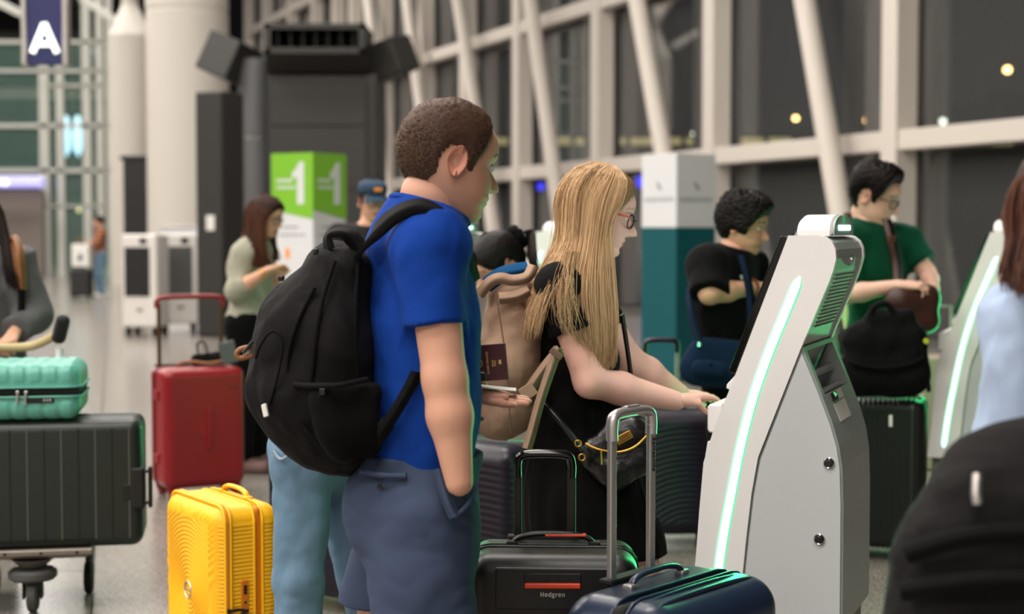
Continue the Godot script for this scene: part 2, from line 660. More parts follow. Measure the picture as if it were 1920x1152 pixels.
# ---------------------------------------------------------------- distance fields, for bodies and cloth
class Field:
	var o := Vector3.ZERO
	var h := 0.01
	var nx := 0
	var ny := 0
	var nz := 0
	var d := PackedFloat32Array()

	func _init(lo: Vector3, hi: Vector3, cell: float) -> void:
		o = lo
		h = cell
		nx = int((hi.x - lo.x) / cell) + 2
		ny = int((hi.y - lo.y) / cell) + 2
		nz = int((hi.z - lo.z) / cell) + 2
		d.resize(nx * ny * nz)
		d.fill(9.0)

	# tapered capsule, joined with a smooth minimum k; flat: unit vector across which it is q times as thick
	func bone(a: Vector3, b: Vector3, ra: float, rb: float, k: float, flat := Vector3.ZERO, q := 1.0, stop := Vector3.ZERO, stop_n := Vector3.ZERO) -> void:
		var reach := maxf(ra, rb) * maxf(1.0, q) + k + h * 2.0
		var lo := a.min(b) - Vector3.ONE * reach - o
		var hi := a.max(b) + Vector3.ONE * reach - o
		var x0 := maxi(0, int(lo.x / h))
		var y0 := maxi(0, int(lo.y / h))
		var z0 := maxi(0, int(lo.z / h))
		var x1 := mini(nx - 1, int(hi.x / h) + 1)
		var y1 := mini(ny - 1, int(hi.y / h) + 1)
		var z1 := mini(nz - 1, int(hi.z / h) + 1)
		var ab := b - a
		var il := 1.0 / maxf(ab.length_squared(), 1e-8)
		var dr := rb - ra
		var squash := q != 1.0
		var fq := flat * (1.0 / q - 1.0)
		var far := k + h * 2.0
		var stops := stop_n != Vector3.ZERO
		stop_n = stop_n.normalized()
		var sd := (a - stop).dot(stop_n)
		for z in range(z0, z1 + 1):
			for y in range(y0, y1 + 1):
				var at := (z * ny + y) * nx
				var p := Vector3(o.x + x0 * h - a.x, o.y + y * h - a.y, o.z + z * h - a.z)
				for x in range(x0, x1 + 1):
					var t := clampf(p.dot(ab) * il, 0.0, 1.0)
					var e := p - ab * t
					if squash:
						e += fq * e.dot(flat)
					var dist := e.length() - ra - dr * t
					if stops:
						dist = maxf(dist, p.dot(stop_n) + sd)
					p.x += h
					if dist > far:
						continue
					var old := d[at + x]
					var dif := old - dist
					if dif > k:
						d[at + x] = dist
					elif dif > -k:
						var w := k - absf(dif)
						d[at + x] = minf(old, dist) - w * w * 0.25 / k

	# cut away what lies beyond the plane, everywhere or within rad of the point
	func cut(at: Vector3, nn: Vector3, rad := 1e9) -> void:
		nn = nn.normalized()
		var i := 0
		for z in nz:
			for y in ny:
				var p := Vector3(o.x, o.y + y * h, o.z + z * h) - at
				for x in nx:
					if d[i] < 0.05:
						var w := p.dot(nn)
						if w > d[i] and (rad > 1e8 or p.length() < rad):
							d[i] = w
					p.x += h
					i += 1

	# carve a round hollow out
	func carve(at: Vector3, r: float, k := 0.005) -> void:
		var reach := r + k + h * 2
		for z in range(maxi(0, int((at.z - reach - o.z) / h)), mini(nz, int((at.z + reach - o.z) / h) + 2)):
			for y in range(maxi(0, int((at.y - reach - o.y) / h)), mini(ny, int((at.y + reach - o.y) / h) + 2)):
				for x in range(maxi(0, int((at.x - reach - o.x) / h)), mini(nx, int((at.x + reach - o.x) / h) + 2)):
					var i := (z * ny + y) * nx + x
					d[i] = maxf(d[i], r - (o + Vector3(x, y, z) * h - at).length())

	# ripple the surface
	func ripple(noise: FastNoiseLite, amp: float, stretch := Vector3.ONE, along := Basis.IDENTITY, out := 0.0) -> void:
		var i := 0
		var reach := amp * (1.0 + out) + h * 2.5
		for z in nz:
			for y in ny:
				for x in nx:
					if absf(d[i]) < reach:
						var p := along * (o + Vector3(x, y, z) * h) * stretch
						d[i] += amp * (noise.get_noise_3dv(p) - out)
					i += 1

	# surface nets
	func mesh(b: MB, base := Vector3.ZERO) -> void:
		var ids := {}
		var sx := 1
		var sy := nx
		var sz := nx * ny
		var lim := h * 2.2
		for z in nz - 1:
			for y in ny - 1:
				var row := z * sz + y * sy
				for x in nx - 1:
					var i := row + x
					var d0 := d[i]
					if d0 > lim or d0 < -lim:
						continue
					var d1 := d[i + sx]
					var d2 := d[i + sy]
					var d3 := d[i + sx + sy]
					var d4 := d[i + sz]
					var d5 := d[i + sz + sx]
					var d6 := d[i + sz + sy]
					var d7 := d[i + sz + sx + sy]
					var inside := int(d0 < 0) + int(d1 < 0) + int(d2 < 0) + int(d3 < 0) + int(d4 < 0) + int(d5 < 0) + int(d6 < 0) + int(d7 < 0)
					if inside == 0 or inside == 8:
						continue
					var s := Vector3.ZERO
					var cnt := 0
					var t := 0.0
					if (d0 < 0) != (d1 < 0):
						s += Vector3(d0 / (d0 - d1), 0, 0); cnt += 1
					if (d2 < 0) != (d3 < 0):
						s += Vector3(d2 / (d2 - d3), 1, 0); cnt += 1
					if (d4 < 0) != (d5 < 0):
						s += Vector3(d4 / (d4 - d5), 0, 1); cnt += 1
					if (d6 < 0) != (d7 < 0):
						s += Vector3(d6 / (d6 - d7), 1, 1); cnt += 1
					if (d0 < 0) != (d2 < 0):
						s += Vector3(0, d0 / (d0 - d2), 0); cnt += 1
					if (d1 < 0) != (d3 < 0):
						s += Vector3(1, d1 / (d1 - d3), 0); cnt += 1
					if (d4 < 0) != (d6 < 0):
						s += Vector3(0, d4 / (d4 - d6), 1); cnt += 1
					if (d5 < 0) != (d7 < 0):
						s += Vector3(1, d5 / (d5 - d7), 1); cnt += 1
					if (d0 < 0) != (d4 < 0):
						s += Vector3(0, 0, d0 / (d0 - d4)); cnt += 1
					if (d1 < 0) != (d5 < 0):
						s += Vector3(1, 0, d1 / (d1 - d5)); cnt += 1
					if (d2 < 0) != (d6 < 0):
						s += Vector3(0, 1, d2 / (d2 - d6)); cnt += 1
					if (d3 < 0) != (d7 < 0):
						s += Vector3(1, 1, d3 / (d3 - d7)); cnt += 1
					var pos := o + (Vector3(x, y, z) + s / cnt) * h - base
					var nn := Vector3(d1 + d3 + d5 + d7 - d0 - d2 - d4 - d6, d2 + d3 + d6 + d7 - d0 - d1 - d4 - d5, d4 + d5 + d6 + d7 - d0 - d1 - d2 - d3)
					ids[i] = b.vert(pos, nn.normalized())
		for i in ids:
			var d0: float = d[i]
			var me: int = ids[i]
			if (d0 < 0) != (d[i + sx] < 0) and ids.has(i - sy) and ids.has(i - sz) and ids.has(i - sy - sz):
				b.quad(me, ids[i - sy], ids[i - sy - sz], ids[i - sz])
			if (d0 < 0) != (d[i + sy] < 0) and ids.has(i - sx) and ids.has(i - sz) and ids.has(i - sx - sz):
				b.quad(me, ids[i - sx], ids[i - sx - sz], ids[i - sz])
			if (d0 < 0) != (d[i + sz] < 0) and ids.has(i - sx) and ids.has(i - sy) and ids.has(i - sx - sy):
				b.quad(me, ids[i - sx], ids[i - sx - sy], ids[i - sy])

# bones is a list of [a, b, ra, rb, k, flat, q]; grow widens them all
func field_of(bones: Array, cell: float, grow := 0.0) -> Field:
	var lo := Vector3.ONE * 1e9
	var hi := -lo
	for e in bones:
		var r: float = (maxf(e[2], e[3]) + grow) * (1.0 if e.size() < 7 else maxf(1.0, e[6])) + 0.02
		lo = lo.min(e[0] - Vector3.ONE * r).min(e[1] - Vector3.ONE * r)
		hi = hi.max(e[0] + Vector3.ONE * r).max(e[1] + Vector3.ONE * r)
	var f := Field.new(lo - Vector3.ONE * cell * 2, hi + Vector3.ONE * cell * 2, cell)
	for e in bones:
		if e.size() < 7:
			f.bone(e[0], e[1], e[2] + grow, e[3] + grow, e[4])
		else:
			f.bone(e[0], e[1], e[2] + grow, e[3] + grow, e[4], e[5], e[6], e[7] if e.size() > 8 else Vector3.ZERO, e[8] if e.size() > 8 else Vector3.ZERO)
	return f

# ---------------------------------------------------------------- the hall
const ROOF := 12.0
const WA := Vector3(5.245, 0, -21.7)
const WB := Vector3(0.1745, 0, -34.9)
var wall_dir := Vector3.ZERO      # along the glass wall, away from the camera
var wall_in := Vector3.ZERO       # from the glass into the hall

func wall_x_at(z: float) -> float:
	return WA.x + (WB.x - WA.x) * (z - WA.z) / (WB.z - WA.z)

func flat_xf(y: float) -> Transform3D:
	return Transform3D(Basis(Vector3.RIGHT, Vector3.FORWARD, Vector3.UP), Vector3(0, y, 0))

func make_hall() -> void:
	wall_dir = (WB - WA).normalized()
	wall_in = Vector3(-wall_dir.z, 0, wall_dir.x)
	if wall_in.x > 0:
		wall_in = -wall_in
	var zf := -78.0
	var zb := 14.0
	var xl := -32.0
	var plan := PackedVector2Array([Vector2(xl, -zb), Vector2(wall_x_at(zb), -zb), Vector2(wall_x_at(zf), -zf), Vector2(xl, -zf)])
	var b := MB.new()
	b.xf = flat_xf(0)
	b.prism(plan, -0.4, -0.012)
	var fl := struct("floor", b, M.joint)
	# granite slabs: the ones near enough to tell apart are laid one by one, the rest as wide bands
	var g := Basis(Vector3.UP, deg_to_rad(14.0))
	var side := 1.2
	var slab := MB.new()
	slab.rbox(Vector3(0, -0.006, 0), Vector3(side - 0.008, 0.012, side - 0.008), 0.003)
	var slab_mesh := slab.commit()
	slab_mesh.surface_set_material(0, M.granite)
	var tiles := 0
	var rest := MB.new()
	for j in range(-16, 70):
		for i in range(-40, 40):
			var at := g * Vector3((i + 0.42) * side, 0, -(j + 0.3) * side)
			if at.z > zb - 1 or at.z < zf + 1 or at.x < xl + 1 or at.x > wall_x_at(at.z) - 1.0:
				continue
			var seen := absf(at.x) < -at.z * 0.345 + 1.0 and at.z < -3.4 and at.z > -26.5
			if seen and tiles < 300:
				var o := MeshInstance3D.new()
				o.name = "tile"
				o.mesh = slab_mesh
				o.transform = Transform3D(g, at)
				fl.add_child(o, true)
				tiles += 1
			else:
				rest.xf = Transform3D(g, at)
				rest.rbox(Vector3(0, -0.006, 0), Vector3(side - 0.008, 0.012, side - 0.008), 0.003)
	var r := part(fl, "tile_field", rest, M.granite)
	r.set_meta("kind", "stuff")

	b = MB.new()
	b.xf = flat_xf(ROOF)
	b.prism(plan, 0.0, 0.4)
	struct("ceiling", b, M.roof)
	b = MB.new()
	b.rbox(Vector3(xl - 0.2, ROOF / 2, (zf + zb) / 2), Vector3(0.4, ROOF + 0.8, zb - zf), 0.02)
	struct("wall_left", b, M.wall_panel)
	b = MB.new()
	b.rbox(Vector3((xl + wall_x_at(zb)) / 2, ROOF / 2, zb + 0.2), Vector3(wall_x_at(zb) - xl + 1, ROOF + 0.8, 0.4), 0.02)
	struct("wall_front", b, M.wall_plaster)
	b = MB.new()
	b.rbox(Vector3((xl + wall_x_at(zf)) / 2, ROOF / 2, zf - 0.2), Vector3(wall_x_at(zf) - xl + 1, ROOF + 0.8, 0.4), 0.02)
	struct("wall_back", b, M.wall_far)

# a point of the glass wall: pixel column, height, and how far inside the glass
func on_wall(px: float, h: float, inside := 0.0) -> Vector3:
	var p := PL(px, HORIZON, WA + wall_in * inside, wall_in)
	p.y = h
	return p

func beam_between(b: MB, a: Vector3, c: Vector3, hh: float, w: float) -> void:
	var d := (c - a)
	var x := d.normalized()
	var up := Vector3.UP
	if absf(x.y) > 0.9:
		up = wall_in
	var z := x.cross(up).normalized()
	up = z.cross(x)
	b.xf = Transform3D(Basis(x, up, z), (a + c) * 0.5)
	b.rbox(Vector3.ZERO, Vector3(d.length(), hh, w), 0.02)
	b.xf = Transform3D.IDENTITY

func make_glass_wall() -> void:
	var root := Node3D.new()
	root.name = "wall_right"
	add_child(root)
	root.set_meta("kind", "structure")
	root.set_meta("label", "tall glazed wall with white steel posts and raking tubes")
	var posts := [2330.0, 1683.0, 1342.0, 1128.0, 979.0, 878.0, 800.0, 725.0, 668.0, 637.0, 597.0, 552.0, 505.0, 470.0]
	var rows := [2.6, 5.65, 8.7]
	var W := 0.36
	for i in posts.size():
		var p := on_wall(posts[i], 0, 0.25)
		var b := MB.new()
		b.xf = Transform3D(Basis(wall_dir, Vector3.UP, wall_dir.cross(Vector3.UP)), p + Vector3.UP * ROOF / 2)
		b.rbox(Vector3.ZERO, Vector3(W, ROOF, 0.34), 0.02)
		part(root, "post", b, M.white_paint)
		# slim mullions frame the panes; strips added outside imitate the posts' reflections
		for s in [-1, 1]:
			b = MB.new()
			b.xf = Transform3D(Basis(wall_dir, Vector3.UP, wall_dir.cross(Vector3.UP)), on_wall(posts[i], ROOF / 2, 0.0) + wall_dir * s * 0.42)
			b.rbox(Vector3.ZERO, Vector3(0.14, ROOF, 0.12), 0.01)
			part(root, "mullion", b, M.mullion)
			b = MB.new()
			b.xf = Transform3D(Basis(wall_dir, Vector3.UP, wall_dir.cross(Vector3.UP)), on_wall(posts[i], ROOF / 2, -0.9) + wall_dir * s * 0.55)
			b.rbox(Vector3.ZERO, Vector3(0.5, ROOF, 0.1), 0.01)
			part(root, "post_reflection_strip", b, M.mullion)
		if i == 0:
			continue
		var q := on_wall(posts[i - 1], 0, 0.25)
		for h in rows:
			b = MB.new()
			beam_between(b, p + Vector3.UP * h, q + Vector3.UP * h, 0.27, 0.26)
			part(root, "beam", b, M.white_paint)
		var pa := on_wall(posts[i], 0)
		var pb := on_wall(posts[i - 1], 0)
		var lo := 0.0
		for h in rows + [ROOF]:
			b = MB.new()
			var mid: Vector3 = (pa + pb) * 0.5 + Vector3.UP * (lo + h) * 0.5
			b.xf = Transform3D(Basis(wall_dir, Vector3.UP, wall_dir.cross(Vector3.UP)), mid)
			# double glazing: two sheets
			var wx := pa.distance_to(pb) / 2
			for gz in [-0.012, 0.012]:
				b.face([Vector3(-wx, -(h - lo) / 2, gz), Vector3(wx, -(h - lo) / 2, gz), Vector3(wx, (h - lo) / 2, gz), Vector3(-wx, (h - lo) / 2, gz)])
			part(root, "pane", b, M.glass)
			lo = h
			b = MB.new()
			beam_between(b, pa + Vector3.UP * h, pb + Vector3.UP * h, 0.12, 0.1)
			part(root, "transom", b, M.mullion_dark)
	# raking tubes just inside the posts: pixel at the top of the picture, pixel low down
	var rakes := [[1506.0, -20.0, 1579.0, 420.0], [1191.0, -20.0, 1251.0, 330.0], [992.0, -20.0, 1053.0, 430.0], [857.0, -20.0, 931.0, 470.0], [762.0, -20.0, 799.0, 280.0], [689.0, -20.0, 716.0, 240.0]]
	for r in rakes:
		var a := PL(r[0], r[1], WA + wall_in * 0.75, wall_in)
		var c := PL(r[2], r[3], WA + wall_in * 0.75, wall_in)
		var d := (a - c).normalized()
		var foot := c - d * (c.y / d.y)
		var top := c + d * ((ROOF - c.y) / d.y)
		var b := MB.new()
		b.tube([foot, top], 0.155, 20)
		part(root, "raking_tube", b, M.white_paint)

	# outside, at night
	var b2 := MB.new()
	b2.rbox(Vector3(90, -1.2, -70), Vector3(260, 0.4, 300), 0.02)
	tag(add(mesh_node(numbered("apron_ground"), b2, M.apron)), "dark apron outside the glazed wall", "ground")
	var pier := thing("pier_building", "dark building with a row of lit windows beyond the glass", "building", Vector3(46, 0, -170))
	var pb2 := MB.new()
	pb2.rbox(Vector3(0, 5, 0), Vector3(150, 12.4, 14), 0.1)
	part(pier, "wall", pb2, M.mullion_dark)
	for k in 52:
		var wx := -72.0 + 2.8 * k
		if rng.randf() < 0.25:
			continue
		var wb := MB.new()
		wb.rbox(Vector3(wx, 10.2, 7.05), Vector3(2.3, 0.7, 0.1), 0.02)
		part(pier, "lit_window", wb, M.window_lit)
	for e in [[1889.0, 131.0, 60.0, 0.14, "warm"], [1305.0, 105.0, 62.0, 0.05, "white"], [1302.0, 251.0, 70.0, 0.12, "white"], [1492.0, 222.0, 75.0, 0.13, "warm"], [1768.0, 228.0, 75.0, 0.16, "white"], [1625.0, 226.0, 85.0, 0.13, "warm"], [964.0, 236.0, 90.0, 0.1, "warm"]]:
		var at := P(e[0], e[1], e[2])
		var mast := thing("apron_mast", "slender light mast with one glowing lamp out on the apron", "lamp post", Vector3(at.x, -1.0, at.z), "light masts on the apron")
		var mb := MB.new()
		mb.cyl(Vector3.ZERO, Vector3(0, at.y + 1.0, 0), 0.05, 8, 0.03)
		part(mast, "mast", mb, M.dark_metal)
		mb = MB.new()
		mb.lathe(Vector3(0, at.y + 1.0 - e[3], 0), [Vector2(0.001, 0), Vector2(e[3] * 0.8, e[3] * 0.4), Vector2(e[3], e[3]), Vector2(e[3] * 0.8, e[3] * 1.6), Vector2(0.001, e[3] * 2)], 12)
		part(mast, "lamp", mb, M.lamp_warm if e[4] == "warm" else M.lamp_white)
	for e in [[1204.0, 341.0, 0.20], [991.0, 350.0, 0.13], [1014.0, 350.0, 0.13]]:
		var at := P(e[0], e[1], 60.0)
		var st := thing("marker_light", "blue marker light on a low post beyond the glass", "lamp", Vector3(at.x, -1.0, at.z), "blue marker lights")
		var mb := MB.new()
		mb.cyl(Vector3.ZERO, Vector3(0, at.y + 0.9, 0), 0.04, 8)
		part(st, "post", mb, M.dark_metal)
		mb = MB.new()
		mb.rbox(Vector3(0, at.y + 1.0, 0), Vector3(e[2], e[2], e[2]) * 2.0, 0.05)
		part(st, "lamp", mb, M.lamp_blue)

func add(o: Node) -> Node:
	add_child(o)
	return o

# ---------------------------------------------------------------- things standing in the back of the hall
func box_px(b: MB, x0: float, y0: float, x1: float, y1: float, d: float, thick: float, r := 0.01) -> void:
	var a := P(x0, y1, d)
	var c := P(x1, y0, d)
	b.rbox(Vector3((a.x + c.x) / 2, (a.y + c.y) / 2, -d - thick / 2), Vector3(c.x - a.x, c.y - a.y, thick), r)

func make_background() -> void:
	# two round white columns
	var c1 := G(356, 427 + 145, 0)
	var d1 := 30.0
	var p1 := P(355, 427, d1)
	var o := thing("round_column", "wide round white column behind the dark grey cabinet", "column", Vector3(p1.x, 0, -d1))
	var b := MB.new()
	b.lathe(Vector3.ZERO, [Vector2(0.76, 0), Vector2(0.76, 5.42), Vector2(0.745, 5.44), Vector2(0.745, 5.47), Vector2(0.76, 5.49), Vector2(0.76, ROOF - 0.01)], 48)
	part(o, "shaft", b, M.column_paint)
	b = MB.new()
	b.lathe(Vector3.ZERO, [Vector2(0.84, 0), Vector2(0.84, 0.18), Vector2(0.765, 0.2)], 48)
	part(o, "base_ring", b, M.steel)
	var p2 := P(248, 427, 40.0)
	o = thing("tapered_column", "white column with a tapered top behind the white air coolers", "column", Vector3(p2.x, 0, -40))
	b = MB.new()
	b.lathe(Vector3.ZERO, [Vector2(0.53, 0), Vector2(0.53, 6.2)], 40)
	part(o, "shaft", b, M.column_paint)
	b = MB.new()
	b.lathe(Vector3.ZERO, [Vector2(0.53, 6.2), Vector2(0.2, 6.95), Vector2(0.2, 7.1), Vector2(0.001, 7.1)], 40)
	part(o, "cap_cone", b, M.column_paint)
	for s in [[-3.0, -2.0], [3.0, -2.0], [-2.5, 2.0], [2.5, 2.0]]:
		b = MB.new()
		b.cyl(Vector3(0, 7.05, 0), Vector3(s[0], ROOF, s[1]), 0.12, 12)
		part(o, "roof_strut", b, M.white_paint)

	# dark loudspeaker-like cabinet on the tapered column
	o = thing("wall_cabinet", "tall dark cabinet against the tapered white column", "cabinet", Vector3(P(260, 427, 37).x, 0, -37))
	b = MB.new()
	var ca := P(238, 430, 37)
	var cc := P(283, 297, 37)
	b.rbox(Vector3(0, cc.y / 2, 0), Vector3(cc.x - ca.x, cc.y, 0.5), 0.02)
	part(o, "body", b, M.dark_metal)
	b = MB.new()
	b.rbox(Vector3(0, cc.y, 0), Vector3(cc.x - ca.x + 0.12, 0.1, 0.6), 0.02)
	part(o, "lid", b, M.black)

	make_tower()
	make_signs()
	make_coolers()
	make_far_end()

func make_tower() -> void:
	# the dark ventilation tower: a body with three nozzle boxes on top and a round duct at its left
	var d := 24.0
	var a := P(503, 640, d)
	var c := P(708, 140, d)
	var o := thing("ventilation_tower", "dark grey ventilation tower with three air nozzle boxes on top", "ventilation tower", Vector3((a.x + c.x) / 2, 0, -d))
	var wdt := c.x - a.x
	var top := c.y
	var b := MB.new()
	b.rbox(Vector3(0, top / 2, -0.8), Vector3(wdt, top, 1.6), 0.03)
	part(o, "body", b, M.tower_dark)
	var hs := [0.0, 1.25, 2.02, 2.96, top - 0.12]
	for i in 4:
		b = MB.new()
		b.rbox(Vector3(-0.06, (hs[i] + hs[i + 1]) / 2, 0.02), Vector3(wdt - 0.22, hs[i + 1] - hs[i] - 0.014, 0.05), 0.008)
		part(o, "panel", b, M.tower)
	# front nozzle box: a wide hood with louvres
	var w2 := 185.0 / FOCAL * d
	var y0 := P(600, 138, d).y
	var y1 := P(600, 50, d).y
	var zx := P(597, 60, d).x - o.position.x
	var hood := MB.new()
	# sloping underside, roof, cheeks and back round an open duct
	var poly := PackedVector2Array([Vector2(-0.9, y0), Vector2(0.0, y0), Vector2(0.42, y0 + 0.24), Vector2(0.42, y0 + 0.30), Vector2(-0.9, y0 + 0.30)])
	hood.xf = Transform3D(Basis(Vector3.BACK, Vector3.UP, Vector3.LEFT), Vector3(zx, 0, 0))
	hood.prism(poly, -w2 / 2, w2 / 2)
	hood.xf = Transform3D.IDENTITY
	hood.rbox(Vector3(zx, y1 - 0.03, -0.24), Vector3(w2, 0.06, 1.32), 0.01)
	hood.rbox(Vector3(zx, (y0 + y1) / 2 + 0.15, -0.88), Vector3(w2, y1 - y0 - 0.3, 0.05), 0.01)
	for s in [-1, 1]:
		hood.rbox(Vector3(zx + s * (w2 / 2 - 0.03), (y0 + y1) / 2 + 0.15, -0.24), Vector3(0.06, y1 - y0 - 0.3, 1.32), 0.01)
	var hd := part(o, "nozzle_box", hood, M.tower_dark)
	b = MB.new()
	for e in [[0.0, y1 - 0.05, w2, 0.09], [0.0, y0 + 0.29, w2, 0.09]]:
		b.rbox(Vector3(zx, e[1], 0.44), Vector3(e[2], e[3], 0.05), 0.01)
	for s in [-1, 1]:
		b.rbox(Vector3(zx + s * (w2 / 2 - 0.05), (y0 + y1) / 2 + 0.12, 0.44), Vector3(0.1, y1 - y0 - 0.25, 0.05), 0.01)
	part(hd, "nozzle_frame", b, M.tower)
	for k in 7:
		b = MB.new()
		b.rbox(Vector3(zx - w2 / 2 + w2 * (k + 1) / 8.0, (y0 + y1) / 2 + 0.12, 0.2), Vector3(0.02, y1 - y0 - 0.36, 0.3), 0.004)
		part(hd, "nozzle_vane", b, M.tower_dark)
	# the boxes that blow to the left and right
	for s in [-1, 1]:
		var q := P(424 if s < 0 else 722, 108, d)
		b = MB.new()
		var tilt := Basis(Vector3.BACK, deg_to_rad(-24.0 * s * -1.0 if s < 0 else 20.0)) * Basis(Vector3.UP, deg_to_rad(-28.0 if s < 0 else 62.0))
		b.xf = Transform3D(tilt, Vector3(q.x - o.position.x, q.y, -0.4))
		b.rbox(Vector3.ZERO, Vector3(0.62, 0.62 if s < 0 else 0.55, 0.7), 0.03)
		var sb := part(o, "side_nozzle_box", b, M.tower)
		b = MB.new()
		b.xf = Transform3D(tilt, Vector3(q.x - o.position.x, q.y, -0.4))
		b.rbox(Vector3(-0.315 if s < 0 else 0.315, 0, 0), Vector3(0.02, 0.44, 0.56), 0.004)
		part(sb, "opening_shade_plate", b, M.black)  # black plate stands in for the shade inside the nozzle
		b = MB.new()
		b.cyl(Vector3(q.x - o.position.x, q.y, -0.6), Vector3(s * (wdt / 2 - 0.2), q.y - 0.1, -0.7), 0.2, 16)
		part(o, "duct_neck", b, M.tower_side)
	# round duct beside the tower body
	b = MB.new()
	var dx := P(474, 427, d).x - o.position.x
	b.lathe(Vector3(dx, 0, -0.4), [Vector2(0.27, 0), Vector2(0.27, 2.8), Vector2(0.26, 2.82), Vector2(0.26, 2.84), Vector2(0.27, 2.86), Vector2(0.27, y1 - 0.45), Vector2(0.001, y1 - 0.45)], 32)
	part(o, "round_duct", b, M.tower_side)

	# the cabinet standing before it on the left
	d = 21.0
	a = P(358, 640, d)
	c = P(446, 170, d)
	o = thing("equipment_cabinet", "dark grey equipment cabinet with a small white notice stuck to it", "cabinet", Vector3((a.x + c.x) / 2, 0, -d))
	b = MB.new()
	b.xf = Transform3D(Basis(Vector3.UP, deg_to_rad(-24)), Vector3(0.02, 0, -0.35))
	b.rbox(Vector3(0, c.y / 2, 0), Vector3(0.43, c.y, 0.5), 0.02)
	part(o, "body", b, M.tower_dark)
	b = MB.new()
	b.xf = Transform3D(Basis(Vector3.UP, deg_to_rad(-24)), Vector3(0.02, 0, -0.35))
	b.rbox(Vector3(0.01, c.y / 2, 0.255), Vector3(0.37, c.y - 0.06, 0.02), 0.006)
	part(o, "door", b, M.tower)
	b = MB.new()
	b.xf = Transform3D(Basis(Vector3.UP, deg_to_rad(-24)), Vector3(0.02, 0, -0.35))
	b.rbox(Vector3(-0.22, c.y / 2 - 0.15, 0.0), Vector3(0.02, c.y - 0.4, 0.44), 0.006)
	part(o, "side_panel", b, M.tower_side)
	b = MB.new()
	b.xf = Transform3D(Basis(Vector3.UP, deg_to_rad(-24)), Vector3(0.02, 0, -0.35))
	b.rbox(Vector3(0.02, P(400, 418, d).y, 0.268), Vector3(0.13, 0.2, 0.004), 0.001)
	part(o, "notice", b, M.paper)

